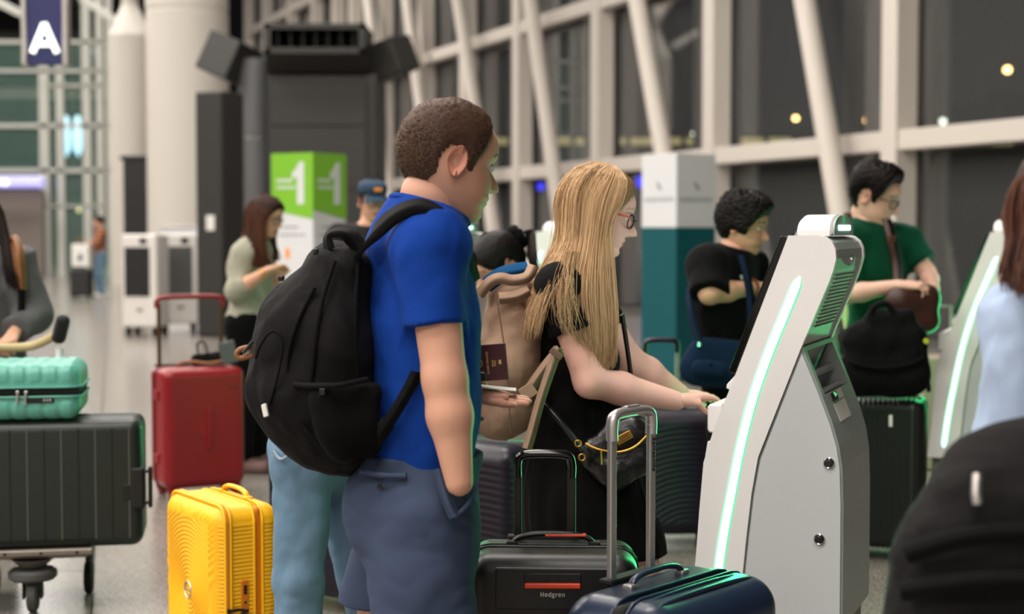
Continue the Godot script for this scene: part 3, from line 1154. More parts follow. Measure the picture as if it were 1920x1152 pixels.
func make_signs() -> void:
	# green and white square totem with a 1
	var d := 15.5
	var a := P(587, 427, d)
	var top := P(587, 286, d).y
	var S := 0.52
	var yaw := deg_to_rad(-32.0)
	var o := thing("number_totem", "square green and white totem marked 1", "sign", Vector3.ZERO)
	var fw := Basis(Vector3.UP, yaw)
	# its near edge stands at pixel 587
	o.transform = Transform3D(fw, Vector3(a.x, 0, -d) - fw * Vector3(S / 2, 0, S / 2))
	var b := MB.new()
	b.rbox(Vector3(0, top / 2, 0), Vector3(S, top, S), 0.006)
	part(o, "body", b, M.sign_white)
	var yl := P(508, 394, d + 0.3).y
	var yr := P(587, 411, d).y
	b = MB.new()
	b.prism(PackedVector2Array([Vector2(-S / 2, yl), Vector2(S / 2, yr), Vector2(S / 2, top), Vector2(-S / 2, top)]), S / 2 + 0.001, S / 2 + 0.004)
	part(o, "green_panel", b, M.sign_green)
	b = MB.new()
	b.xf = Transform3D(Basis(Vector3.UP, PI / 2), Vector3.ZERO)
	b.prism(PackedVector2Array([Vector2(-S / 2, yl), Vector2(S / 2, yr), Vector2(S / 2, top), Vector2(-S / 2, top)]), S / 2 + 0.001, S / 2 + 0.004)
	part(o, "green_panel", b, M.sign_green)
	for k in 2:
		var turn := Transform3D(Basis(Vector3.UP, PI / 2 * k), Vector3.ZERO)
		b = MB.new()
		b.xf = turn
		var u := 0.055
		var y0 := P(587, 383, d).y
		var y1 := P(587, 303, d).y
		var xr := 0.155
		b.prism(PackedVector2Array([Vector2(xr - 0.085, y0), Vector2(xr, y0), Vector2(xr, y1), Vector2(xr - 0.055, y1), Vector2(xr - 0.1, y1 - 0.07), Vector2(xr - 0.145, y1 - 0.1), Vector2(xr - 0.145, y1 - 0.165), Vector2(xr - 0.085, y1 - 0.14)]), S / 2 + 0.004, S / 2 + 0.008)
		part(o, "numeral", b, M.sign_white)
		# the small lines of print, too blurred in the photograph to read
		for e in [[-0.09, P(550, 338, d).y, 0.2, 0.032], [-0.07, P(550, 351, d).y, 0.24, 0.026]]:
			b = MB.new()
			b.xf = turn
			for w in 5:
				b.rbox(Vector3(e[0] - e[2] / 2 + e[2] * (w + 0.5) / 5.0, e[1], S / 2 + 0.0055), Vector3(e[2] / 5.0 * 0.8, e[3], 0.002), 0.0005)
			part(o, "print_line", b, M.sign_white)
		for e in [[-0.02, P(550, 426, d).y, 0.2, 0.02], [0.0, P(550, 441, d).y, 0.34, 0.018]]:
			b = MB.new()
			b.xf = turn
			for w in 6:
				b.rbox(Vector3(e[0] - e[2] / 2 + e[2] * (w + 0.5) / 6.0, e[1], S / 2 + 0.002), Vector3(e[2] / 6.0 * 0.78, e[3], 0.002), 0.0005)
			part(o, "print_line", b, M.sign_grey_text)
	b = MB.new()
	b.rbox(Vector3(-0.06, P(550, 476, d).y, S / 2 + 0.002), Vector3(0.05, 0.1, 0.003), 0.001)
	part(o, "orange_mark", b, M.orange)

	# white and teal square pillar of the airline
	d = 15.0
	a = P(1268, 427, d)
	top = P(1268, 287, d).y
	var yt := P(1268, 427, d).y
	S = 0.50
	o = thing("airline_pillar", "square pillar sign, white above and teal below, lettered Cathay Pacific", "sign", Vector3.ZERO)
	var by := Basis(Vector3.UP, deg_to_rad(36.0))
	o.transform = Transform3D(by, Vector3(a.x, 0, -d) - by * Vector3(-S / 2, 0, S / 2))
	b = MB.new()
	b.rbox(Vector3(0, yt / 2, 0), Vector3(S, yt, S), 0.006)
	part(o, "teal_base", b, M.sign_teal)
	b = MB.new()
	b.rbox(Vector3(0, (yt + top) / 2, 0), Vector3(S, top - yt, S), 0.006)
	part(o, "white_top", b, M.sign_white)
	for k in 2:
		var turn := Transform3D(Basis(Vector3.UP, -PI / 2 * k), Vector3.ZERO)
		text_part(o, "lettering", "CATHAY PACIFIC", 0.052, M.sign_grey_text, turn * Transform3D(Basis.IDENTITY, Vector3(0, P(1268, 374, d).y, S / 2 + 0.002)), true)
		b = MB.new()
		b.xf = turn
		var yy := P(1268, 350, d).y
		b.prism(PackedVector2Array([Vector2(-0.03, yy + 0.055), Vector2(0.0, yy + 0.03), Vector2(0.035, yy - 0.02), Vector2(0.045, yy - 0.035), Vector2(0.01, yy - 0.02), Vector2(-0.012, yy + 0.012)]), S / 2 + 0.001, S / 2 + 0.003)
		part(o, "wing_emblem", b, M.logo_teal)

	# hanging blue sign with a glowing A
	d = 15.0
	var l := P(43, 122, d)
	var r := P(131, 122, d)
	o = thing("hanging_sign", "blue hanging sign with a glowing white letter A", "sign", Vector3((l.x + r.x) / 2, l.y, -d))
	var w := r.x - l.x
	b = MB.new()
	b.rbox(Vector3(0, 0.75, 0), Vector3(w - 0.07, 1.5, 0.08), 0.01)
	part(o, "panel", b, M.sign_blue)
	for s in [-1, 1]:
		b = MB.new()
		b.rbox(Vector3(s * (w / 2 - 0.027), 0.77, 0), Vector3(0.054, 1.56, 0.13), 0.015)
		part(o, "side_rail", b, M.silver)
		b = MB.new()
		b.cyl(Vector3(s * (w / 2 - 0.027), 1.5, 0), Vector3(s * (w / 2 - 0.027), ROOF - l.y, 0), 0.012, 8)
		part(o, "hanger_rod", b, M.steel)
	b = MB.new()
	var ya := P(86, 100, d).y - l.y
	var yb := P(86, 45, d).y - l.y
	for e in [[-0.115, ya, 0.0, yb], [0.115, ya, 0.0, yb]]:
		b.tube([Vector3(e[0], e[1], 0.048), Vector3(e[2], e[3], 0.048)], 0.027, 12)
	b.tube([Vector3(-0.07, ya + 0.08, 0.048), Vector3(0.07, ya + 0.08, 0.048)], 0.024, 12)
	part(o, "letter", b, M.letter_lit)

	# blue lit sign on the far portal
	d = 46.0
	l = P(-60, 353, d)
	r = P(83, 330, d)
	o = thing("lit_direction_sign", "long blue lit sign over the brown portal", "sign", Vector3((l.x + r.x) / 2, l.y, -d))
	b = MB.new()
	b.rbox(Vector3(0, (r.y - l.y) / 2, 0), Vector3(r.x - l.x, r.y - l.y, 0.2), 0.09, 3)
	part(o, "light_box", b, M.sign_blue_lit)
	text_part(o, "lettering", "ro", 0.3, M.letter_lit, Transform3D(Basis.IDENTITY, Vector3(P(8, 340, d).x - o.position.x, (r.y - l.y) / 2, 0.105)), false, true)

func make_coolers() -> void:
	var made: Node3D = null
	for e in [[268.0, 631.0, 1.36, -12.0, "white mobile air cooler with a black grille facing the aisle"], [331.0, 624.0, 1.36, 18.0, "white mobile air cooler with a grey honeycomb grille"]]:
		var at := G(e[0], e[1])
		var o := thing("air_cooler", e[4], "air cooler", Vector3(at.x, 0, at.z - 0.2), "air coolers")
		o.rotation.y = deg_to_rad(e[3])
		var front := made == null
		made = o
		var w := 0.50
		var h: float = e[2]
		var b := MB.new()
		b.rbox(Vector3(0, h / 2 + 0.06, 0), Vector3(w, h - 0.12, 0.4), 0.03, 2)
		part(o, "body", b, M.cooler_white)
		b = MB.new()
		b.rbox(Vector3(-0.03 if front else 0.0, 0.86, 0.2), Vector3(0.36 if front else 0.32, 0.66, 0.02), 0.01)
		var gr := part(o, "grille", b, M.black if front else M.kiosk_dark)
		for k in (8 if front else 7):
			b = MB.new()
			b.rbox(Vector3(-0.03 if front else 0.0, 0.57 + k * 0.082, 0.212), Vector3(0.35 if front else 0.31, 0.012, 0.012), 0.003)
			part(gr, "slat", b, M.dark_metal if front else M.mullion)
		if not front:
			for k in 5:
				b = MB.new()
				b.rbox(Vector3(-0.13 + k * 0.065, 0.86, 0.213), Vector3(0.008, 0.64, 0.012), 0.003)
				part(gr, "slat", b, M.mullion)
		b = MB.new()
		b.rbox(Vector3(0.06, 1.27, 0.202), Vector3(0.1, 0.08, 0.012), 0.006)
		part(o, "control_panel", b, M.black)
		b = MB.new()
		b.rbox(Vector3(0.0, 0.35, 0.201), Vector3(0.09, 0.035, 0.006), 0.002)
		part(o, "badge", b, M.kiosk_dark)
		for sx in [-1, 1]:
			for sz in [-1, 1]:
				b = MB.new()
				b.cyl(Vector3(sx * 0.19 - 0.02, 0.06, sz * 0.14), Vector3(sx * 0.19 + 0.02, 0.06, sz * 0.14), 0.06, 16)
				part(o, "caster", b, M.rubber)

func make_far_end() -> void:
	# glazed screen across the far left end of the hall, with a brown portal
	var d := 47.0
	var o := Node3D.new()
	o.name = "wall_far"
	add_child(o)
	o.set_meta("kind", "structure")
	o.set_meta("label", "far glazed screen with steel posts and a brown portal")
	for e in [[-60.0, 6.0], [82.0, 10.0], [112.0, 6.0], [162.0, 8.0], [187.0, 6.0], [205.0, 5.0]]:
		var b := MB.new()
		box_px(b, e[0] - e[1] / 2, -60, e[0] + e[1] / 2, 522, d, 0.15)
		part(o, "post", b, M.screen_frame)
	for e in [[-80.0, 75.0, 210.0, 82.0], [-80.0, 130.0, 210.0, 136.0], [-80.0, 232.0, 210.0, 240.0], [-80.0, 316.0, 210.0, 324.0], [84.0, 158.0, 205.0, 163.0], [84.0, 385.0, 205.0, 389.0]]:
		var b := MB.new()
		box_px(b, e[0], e[1], e[2], e[3], d, 0.12)
		part(o, "rail", b, M.screen_frame)
	for e in [[-78.0, 82.0, 82.0, 130.0], [-78.0, 136.0, 82.0, 232.0], [84.0, 82.0, 205.0, 158.0], [84.0, 163.0, 205.0, 232.0], [-78.0, 240.0, 82.0, 316.0], [84.0, 240.0, 205.0, 316.0], [84.0, 324.0, 160.0, 385.0], [84.0, 389.0, 160.0, 520.0], [164.0, 324.0, 205.0, 520.0]]:
		var b := MB.new()
		var a := P(e[0], e[3], d + 0.1)
		var c := P(e[2], e[1], d + 0.1)
		b.face([Vector3(a.x, a.y, a.z), Vector3(c.x, a.y, a.z), Vector3(c.x, c.y, a.z), Vector3(a.x, c.y, a.z)])
		part(o, "pane", b, M.green_glass)
	# brown-grey portal panels under the sign
	for k in 3:
		var b := MB.new()
		box_px(b, -75 + 52 * k, 356, -25 + 52 * k, 521, d - 0.3, 0.25)
		part(o, "portal_panel", b, M.portal)
	# raking roof member at the top left
	for e in [[152.0, -5.0, 240.0, 56.0], [-20.0, -4.0, 60.0, 36.0]]:
		var b := MB.new()
		beam_between(b, P(e[0], e[1], 42.0), P(e[2], e[3], 42.0), 0.2, 0.2)
		part(o, "roof_member", b, M.screen_frame)
	# dim storeys seen through the screen
	var bb := MB.new()
	box_px(bb, -120, 60, 215, 520, 70.0, 0.3)
	var back := part(o, "inner_wall", bb, M.far_green)
	for e in [[-100.0, 165.0, 200.0, 186.0, 0], [-100.0, 205.0, 200.0, 228.0, 1], [-100.0, 250.0, 70.0, 300.0, 2], [96.0, 250.0, 160.0, 312.0, 2], [96.0, 330.0, 158.0, 360.0, 1], [-100.0, 92.0, 200.0, 122.0, 1]]:
		bb = MB.new()
		box_px(bb, e[0], e[1], e[2], e[3], 69.6, 0.3)
		part(back, "storey_band", bb, [M.far_band, M.far_dark, M.far_glass][e[4]])
	for e in [[124.0, 254.0], [146.0, 254.0]]:
		var l := thing("lantern", "pale blue hanging lantern beyond the far screen", "lamp", P(e[0], e[1], 55.0), "pale blue lanterns")
		bb = MB.new()
		bb.lathe(Vector3.ZERO, [Vector2(0.001, -0.75), Vector2(0.14, -0.5), Vector2(0.16, 0.0), Vector2(0.10, 0.6), Vector2(0.001, 0.7)], 14)
		part(l, "shade", bb, M.lamp_cool)
		bb = MB.new()
		bb.cyl(Vector3(0, 0.68, 0), Vector3(0, ROOF - l.position.y, 0), 0.02, 6)
		part(l, "cord", bb, M.dark_metal)
	var dl := thing("wall_lamp", "small round yellow lamp inside the glazed lobby", "lamp", P(148, 394, 60.0))
	bb = MB.new()
	bb.lathe(Vector3.ZERO, [Vector2(0.001, -0.11), Vector2(0.11, 0), Vector2(0.001, 0.11)], 14)
	part(dl, "globe", bb, M.lamp_soft)
	bb = MB.new()
	bb.cyl(Vector3(0, 0.1, 0), Vector3(0, ROOF - dl.position.y, 0), 0.015, 6)
	part(dl, "cord", bb, M.dark_metal)
	# low white barrier beside the coolers
	var w := thing("low_partition", "low white partition behind the air coolers", "partition", Vector3(P(385, 427, 27).x, 0, -27))
	bb = MB.new()
	bb.rbox(Vector3(-0.3, 0.72, 0), Vector3(0.9, 1.44, 0.12), 0.01)
	part(w, "panel", bb, M.sign_white)
	bb = MB.new()
	bb.rbox(Vector3(-0.3, 1.46, 0), Vector3(0.94, 0.05, 0.16), 0.01)
	part(w, "cap_rail", bb, M.silver)
	# waiting-area barrier to the right of the far traveller
	var br := thing("glass_barrier", "waist-high glass barrier with a steel rail at the far portal", "barrier", Vector3(P(205, 427, 40).x, 0, -40))
	bb = MB.new()
	bb.rbox(Vector3(0, 1.12, 0), Vector3(1.0, 0.06, 0.08), 0.02)
	part(br, "rail", bb, M.steel)
	for s in [-1, 1]:
		bb = MB.new()
		bb.cyl(Vector3(s * 0.45, 0, 0), Vector3(s * 0.45, 1.1, 0), 0.03, 12)
		part(br, "post", bb, M.steel)
	bb = MB.new()
	bb.rbox(Vector3(0, 0.55, 0), Vector3(0.84, 0.95, 0.02), 0.004)
	part(br, "pane", bb, M.green_glass)
	# slim waste bin beyond the ribbed suitcase
	var bin := thing("litter_bin", "slim beige litter bin with a steel hoop beside the far kiosk", "bin", Vector3(P(1752, 427, 9.6).x, 0, -9.6))
	bb = MB.new()
	bb.rbox(Vector3(0, 0.34, 0), Vector3(0.2, 0.68, 0.26), 0.02, 2)
	part(bin, "body", bb, M.beige_bin)
	bb = MB.new()
	bb.tube([Vector3(-0.09, 0.66, 0), Vector3(-0.09, 0.98, 0), Vector3(0.11, 0.98, 0), Vector3(0.11, 0.66, 0)], 0.014, 8)
	part(bin, "hoop", bb, M.silver)

# ---------------------------------------------------------------- self-service kiosks
# Local axes of a kiosk: x towards its user, y up, z across its width. The outline comes from the nearest one.
const KW := 0.47
var k_org := Vector3.ZERO
var k_bas := Basis.IDENTITY

# pixel on the near side of the nearest kiosk -> local (x, y)
func kp(px: float, py: float) -> Vector2:
	var w := PL(px, py, k_org, k_bas.z)
	var l := k_bas.inverse() * (w - k_org)
	return Vector2(l.x, l.y)

func kpoly(pts: Array) -> PackedVector2Array:
	var out := PackedVector2Array()
	for p in pts:
		out.append(kp(p[0], p[1]))
	return out

func smooth_path(pts: Array, per := 6) -> Array:
	var out := []
	for i in pts.size() - 1:
		var a: Vector3 = pts[maxi(i - 1, 0)]
		var b: Vector3 = pts[i]
		var c: Vector3 = pts[i + 1]
		var d: Vector3 = pts[mini(i + 2, pts.size() - 1)]
		for k in per:
			out.append(b.cubic_interpolate(c, a, d, float(k) / per))
	out.append(pts[-1])
	return out

func ribbon(b: MB, path: Array, half: float, z: float, bulge: float) -> void:
	# a rounded band lying on the side z of the kiosk, seen from -z when z <= 0
	var s := -1.0 if z <= 0.0 else 1.0
	var rings := []
	var m := path.size()
	for i in m:
		var t: Vector3 = (path[mini(i + 1, m - 1)] - path[maxi(i - 1, 0)]).normalized()
		var n := Vector3(-t.y, t.x, 0)
		var hw := half
		if i == 0 or i == m - 1:
			hw = half * 0.35
		elif i == 1 or i == m - 2:
			hw = half * 0.85
		var ring := []
		for j in 10:
			var an := TAU * j / 10
			ring.append(path[i] + n * hw * cos(an) + Vector3(0, 0, z + s * bulge * sin(an)))
		rings.append(ring)
	b.loft(rings, true)

func make_kiosks() -> void:
	var A := P(1578, 1182, 4.29)
	var F := P(1632, 1110, 4.74)
	A.y = 0.0
	F.y = 0.0
	var w := (F - A).normalized()
	var x := w.cross(Vector3.UP) * -1.0
	if x.x > 0:
		x = -x
	k_bas = Basis(x, Vector3.UP, x.cross(Vector3.UP))
	k_org = A
	var o := build_kiosk()
	o.transform = Transform3D(k_bas, k_org)
	o.set_meta("label", "white check-in kiosk the blonde traveller is leaning on")
	# where its screen's upper corner is: the others are set by the same corner
	var corner := kp(1478, 442)
	var more := [
		[1857.0, 428.0, 7.4, 0.0, "white check-in kiosk beside the black ribbed suitcase with the orange stripe"],
		[1494.0, 431.0, 7.9, 2.0, "white check-in kiosk used by the traveller in the black T-shirt"],
		[1006.0, 431.0, 9.2, 0.0, "white check-in kiosk behind the blonde traveller's hair"],
		[787.0, 433.0, 6.9, 0.0, "white check-in kiosk behind the chest of the man in blue"],
	]
	for e in more:
		var c := copy_of(o, e[4])
		var bas := Basis(Vector3.UP, deg_to_rad(e[3])) * k_bas
		var at := P(e[0], e[1], e[2])
		c.transform = Transform3D(bas, Vector3(at.x, 0, at.z) - bas * Vector3(corner.x, 0, 0))

func build_kiosk() -> Node3D:
	var o := thing("check_in_kiosk", "white check-in kiosk", "kiosk", Vector3.ZERO, "self-service check-in kiosks")
	var back_edge := [[1535, 441.5], [1549, 445], [1560, 454], [1566.5, 468], [1567.5, 486], [1562, 508], [1554, 530], [1503, 650], [1421, 858], [1409, 925], [1399, 1010], [1384, 1160]]
	var front_edge := [[1292, 1149], [1304, 1052], [1311, 960], [1319, 868], [1336, 812], [1347, 782], [1369, 728], [1380, 700], [1478, 442]]
	var frame := kpoly(back_edge + front_edge)
	# side frames, white, on both sides
	for s in 2:
		var z0 := 0.0 if s == 0 else KW - 0.022
		var b := MB.new()
		b.prism(frame, z0, z0 + 0.022, 0.003)
		var sf := part(o, "side_frame", b, M.kiosk_white)
		# light strip let into the side frame
		var pts := []
		for e in [[1499, 521], [1472, 588], [1441, 664], [1413, 744], [1390, 832], [1371, 928], [1357, 1004], [1348, 1066], [1341, 1120]]:
			var q := kp(e[0], e[1])
			pts.append(Vector3(q.x, q.y, 0))
		var path := smooth_path(pts, 5)
		var z := 0.0 if s == 0 else KW
		b = MB.new()
		ribbon(b, path, 0.0160, z, 0.0022)
		part(sf, "light_strip_edge", b, M.led_edge)
		b = MB.new()
		ribbon(b, path, 0.0122, z, 0.0046)
		part(sf, "light_strip", b, M.led_core)
		for k in [1, 3, 5]:
			var pa: Vector3 = pts[k]
			var pb: Vector3 = pts[k + 2]
			var l := AreaLight3D.new()
			l.name = "strip_glow"
			l.area_size = Vector2(0.03, pa.distance_to(pb))
			l.light_color = Color(0.12, 1.0, 0.56)
			l.light_energy = 0.16
			l.area_range = 20.0
			l.area_attenuation = 2.0
			l.shadow_enabled = true
			var up := (pa - pb).normalized()
			var zz := Vector3(0, 0, 1.0 if s == 0 else -1.0)
			l.transform = Transform3D(Basis(up.cross(zz), up, zz), (pa + pb) * 0.5 + Vector3(0, 0, -0.008 if s == 0 else KW + 0.008))
			o.add_child(l, true)
	# upper body between the frames
	var inner := Geometry2D.offset_polygon(frame, -0.004)[0]
	var b2 := MB.new()
	b2.prism(inner, 0.022, KW - 0.022)
	part(o, "upper_body", b2, M.kiosk_back)

	# lower cabinet: its side, with a band of another grey round the back
	var cab := kpoly([[1503, 652], [1538, 738], [1560, 796], [1572, 838], [1578, 880], [1580, 950], [1578, 1182], [1384, 1160], [1400, 1010], [1410, 925], [1422, 860]])
	var body := CSGPolygon3D.new()
	body.name = "cabinet"
	body.polygon = cab
	body.depth = KW - 0.024
	body.material = M.kiosk_back
	o.add_child(body)
	body.position.z = KW - 0.012
	# the slanted niche in the back of the cabinet
	var n0 := kp(1503, 652)
	var n1 := kp(1560, 796)
	var along := (n1 - n0).normalized()
	var norm := Vector2(along.y, -along.x)
	if norm.x > 0:
		norm = -norm
	var mid := n0 + along * 0.078
	var nb := Basis(Vector3(along.x, along.y, 0), Vector3(-along.y, along.x, 0), Vector3.BACK)
	var hole := CSGBox3D.new()
	hole.name = "niche_cut"
	hole.operation = CSGShape3D.OPERATION_SUBTRACTION
	hole.size = Vector3(0.13, 0.22, KW * 0.80)
	hole.material = M.kiosk_dark_grey
	body.add_child(hole)
	hole.transform = Transform3D(nb, Vector3(mid.x, mid.y, -KW / 2 + 0.012))
	for s in 2:
		var b := MB.new()
		var z0 := 0.002 if s == 0 else KW - 0.014
		var off := Geometry2D.offset_polygon(cab, -0.006)[0]
		b.prism(off, z0, z0 + 0.012, 0.002)
		part(o, "side_panel", b, M.kiosk_grey)
	var b := MB.new()
	var bm := n0 + along * 0.080 + Vector2(-norm.x, -norm.y) * 0.03
	b.tube([Vector3(bm.x, bm.y, KW * 0.11), Vector3(bm.x, bm.y, KW * 0.89)], 0.011, 14)
	part(o, "niche_bar", b, M.kiosk_back)
	b = MB.new()
	var bq := n0 + along * 0.135 + Vector2(-norm.x, -norm.y) * 0.06
	b.xf = Transform3D(nb, Vector3(bq.x, bq.y, KW / 2))
	b.rbox(Vector3.ZERO, Vector3(0.012, 0.09, KW * 0.78), 0.003)
	part(o, "niche_tray", b, M.kiosk_grey)

	# louvres on the upper back
	var l0 := kp(1561, 512)
	var l1 := kp(1503, 650)
	var dn := (l1 - l0).normalized()
	var out := Vector2(dn.y, -dn.x)
	if out.x > 0:
		out = -out
	for k in 14:
		var q := l0 + dn * (0.012 + k * 0.0118)
		b = MB.new()
		b.xf = Transform3D(Basis(Vector3(dn.x, dn.y, 0), Vector3(-dn.y, dn.x, 0), Vector3.BACK), Vector3(q.x, q.y, KW * 0.5 + 0.01) + Vector3(out.x, out.y, 0) * -0.0028)
		b.rbox(Vector3.ZERO, Vector3(0.0034, 0.004, KW * 0.62), 0.0012)
		part(o, "louvre", b, M.kiosk_louvre)
	# chrome locks
	var kq := kp(1563, 492)
	_lock(o, Vector3(kq.x, kq.y, KW * 0.58) + Vector3(out.x, out.y, 0) * 0.0, Vector3(out.x, out.y, 0).normalized(), 0.016)
	for e in [[1554, 869], [1536, 1012]]:
		var q := kp(e[0], e[1])
		_lock(o, Vector3(q.x, q.y, 0.002), Vector3(0, 0, -1), 0.0155)

	# status lamp pod on the top
	var t0p := kp(1478, 442)
	var t1p := kp(1535, 441.5)
	var tx := (t1p - t0p).normalized()
	var arch := PackedVector2Array()
	var hw := 0.165
	var hh := 0.060
	for k in 19:
		var an := PI * k / 18.0
		var sx := signf(cos(an)) * pow(absf(cos(an)), 0.75)
		arch.append(Vector2(sx * hw, pow(sin(an), 0.8) * hh))
	var start := t0p + tx * 0.008
	var endp := t1p + tx * 0.024
	b = MB.new()
	# prism z axis runs from the front to the back of the pod
	var pb3 := Basis(Vector3(0, 0, 1), Vector3(-tx.y, tx.x, 0) * (1.0 if tx.x < 0 else 1.0), Vector3(tx.x, tx.y, 0))
	if pb3.y.y < 0:
		pb3.y = -pb3.y
	b.xf = Transform3D(pb3, Vector3(start.x, start.y - 0.002, KW * 0.5))
	b.prism(arch, 0.0, start.distance_to(endp), 0.008)
	var pod := part(o, "lamp_pod", b, M.kiosk_white)
	b = MB.new()
	b.xf = Transform3D(pb3, Vector3(start.x, start.y, KW * 0.5))
	var small := PackedVector2Array()
	for p in arch:
		small.append(Vector2(p.x * 0.93, p.y * 0.92 + 0.0005))
	b.prism(small, start.distance_to(endp), start.distance_to(endp) + 0.003)
	part(pod, "pod_lens", b, M.pod_lens)
	b = MB.new()
	b.xf = Transform3D(pb3, Vector3(start.x, start.y, KW * 0.5))
	b.rbox(Vector3(0, 0.02, start.distance_to(endp) + 0.004), Vector3(0.18, 0.016, 0.006), 0.004, 2)
	part(pod, "pod_light", b, M.led_core)
	var ol := SpotLight3D.new()
	ol.name = "pod_glow"
	ol.light_color = Color(0.1, 1.0, 0.55)
	ol.light_energy = 0.012
	ol.light_size = 0.03
	ol.spot_range = 20.0
	ol.spot_attenuation = 2.0
	ol.spot_angle = 80.0
	ol.shadow_enabled = true
	var zb := -Vector3(tx.x, tx.y - 0.5, 0).normalized()
	ol.transform = Transform3D(Basis(zb.cross(Vector3.BACK).cross(zb).cross(zb), zb.cross(Vector3.BACK) * -1.0, zb).orthonormalized(), Vector3(endp.x, endp.y + 0.024, KW * 0.5) + Vector3(tx.x, tx.y, 0) * 0.02)
	o.add_child(ol, true)

	# the display and the reader shelf on the user's side
	var s0 := kp(1476, 446)
	var s1 := kp(1377, 702)
	var sd := (s1 - s0).normalized()
	var so := Vector2(sd.y, -sd.x)
	if so.x < 0:
		so = -so
	var sb := Basis(Vector3(so.x, so.y, 0), Vector3(-sd.x, -sd.y, 0), Vector3.ZERO)
	sb.z = sb.x.cross(sb.y)
	var sm := (s0 + s1) * 0.5
	var sl := s0.distance_to(s1)
	b = MB.new()
	b.xf = Transform3D(sb, Vector3(sm.x, sm.y, KW * 0.5))
	b.rbox(Vector3(0.008, 0, 0), Vector3(0.022, sl, KW), 0.004)
	var disp := part(o, "display", b, M.black_gloss)
	b = MB.new()
	b.xf = Transform3D(sb, Vector3(sm.x, sm.y, KW * 0.5))
	b.rbox(Vector3(0.0195, 0.01, 0), Vector3(0.002, sl - 0.06, KW - 0.06), 0.0005)
	part(disp, "screen", b, M.screen)
	var al := AreaLight3D.new()
	al.name = "screen_glow"
	al.area_size = Vector2(KW - 0.06, sl - 0.06)
	al.light_color = Color(0.72, 1.0, 0.93)
	al.light_energy = 0.06
	al.area_range = 20.0
	al.area_attenuation = 2.0
	al.shadow_enabled = true
	al.transform = Transform3D(Basis(sb.y.cross(-sb.x), sb.y, -sb.x), Vector3(sm.x, sm.y, KW * 0.5) + sb.x * 0.024)
	o.add_child(al, true)
	b = MB.new()
	b.prism(kpoly([[1378, 703], [1385, 700], [1372, 735], [1360, 729], [1361, 722]]), 0.01, KW - 0.01, 0.002)
	part(o, "screen_ledge", b, M.kiosk_white)
	b = MB.new()
	b.prism(kpoly([[1325, 761], [1348, 761], [1352, 775], [1338, 815], [1324, 814], [1321, 808], [1321, 766]]), 0.03, KW - 0.03, 0.004)
	part(o, "document_reader", b, M.kiosk_white)
	b = MB.new()
	b.prism(kpoly([[1320, 866], [1330, 866], [1334, 829], [1326, 829]]), 0.004, KW - 0.004, 0.001)
	part(o, "front_seam_panel", b, M.kiosk_white)

	# sticker with a small lit green symbol (its square code is left out)
	_sticker(o, n0 + along * 0.158, n0 + along * 0.203, along, out_of(along))

	# plinth
	b = MB.new()
	var xs := [kp(1578, 1182).x + 0.02, kp(1292, 1149).x - 0.02]
	var hb := kp(1578, 1182).y + 0.01
	b.rbox(Vector3((xs[0] + xs[1]) / 2, hb / 2, KW / 2), Vector3(xs[1] - xs[0], hb, KW - 0.05), 0.006)
	part(o, "plinth", b, M.plinth)
	return o

func out_of(along: Vector2) -> Vector2:
	var n := Vector2(along.y, -along.x)
	return n if n.x < 0 else -n

func _lock(o: Node3D, at: Vector3, dir: Vector3, r: float) -> void:
	var b := MB.new()
	b.lathe(at, [Vector2(r, -0.002), Vector2(r, 0.004), Vector2(r * 0.85, 0.006), Vector2(r * 0.7, 0.004), Vector2(r * 0.66, 0.0025)], 24, dir)
	var ring := part(o, "lock", b, M.chrome)
	b = MB.new()
	b.lathe(at, [Vector2(r * 0.64, 0.001), Vector2(r * 0.62, 0.0045), Vector2(r * 0.5, 0.006), Vector2(0.0001, 0.006)], 24, dir)
	part(ring, "lock_barrel", b, M.lock_core)
	b = MB.new()
	b.lathe(at, [Vector2(r * 0.12, 0.0055), Vector2(r * 0.12, 0.0068), Vector2(0.0001, 0.0068)], 12, dir)
	part(ring, "keyhole", b, M.black)

func _sticker(o: Node3D, a: Vector2, c: Vector2, along: Vector2, out: Vector2) -> void:
	var bas := Basis(Vector3(along.x, along.y, 0), Vector3(out.x, out.y, 0), Vector3.ZERO)
	bas.z = bas.x.cross(bas.y)
	for k in 2:
		var b := MB.new()
		var m := a.lerp(c, 0.0 if k == 0 else 1.0)
		b.xf = Transform3D(bas, Vector3(m.x, m.y, KW * 0.42) + bas.y * 0.001)
		b.rbox(Vector3.ZERO, Vector3(0.026 if k == 0 else 0.052, 0.0016, 0.17), 0.0006)
		var st := part(o, "sticker", b, M.paper)
		if k == 0:
			b = MB.new()
			b.xf = Transform3D(bas, Vector3(m.x, m.y, KW * 0.42) + bas.y * 0.004)
			b.rbox(Vector3(0, 0, 0.05), Vector3(0.024, 0.005, 0.075), 0.002)
			var rd := part(st, "card_reader", b, M.black)
			b = MB.new()
			b.xf = Transform3D(bas, Vector3(m.x, m.y, KW * 0.42) + bas.y * 0.0068)
			b.prism(PackedVector2Array([Vector2(-0.007, 0), Vector2(0, 0), Vector2(0, 0.001), Vector2(-0.007, 0.001)]), 0.03, 0.05)
			b.rbox(Vector3(-0.004, 0.0003, 0.05), Vector3(0.014, 0.001, 0.006), 0.0003)
			b.rbox(Vector3(-0.008, 0.0003, 0.05), Vector3(0.005, 0.001, 0.022), 0.0003)
			part(rd, "green_light", b, M.led_green)

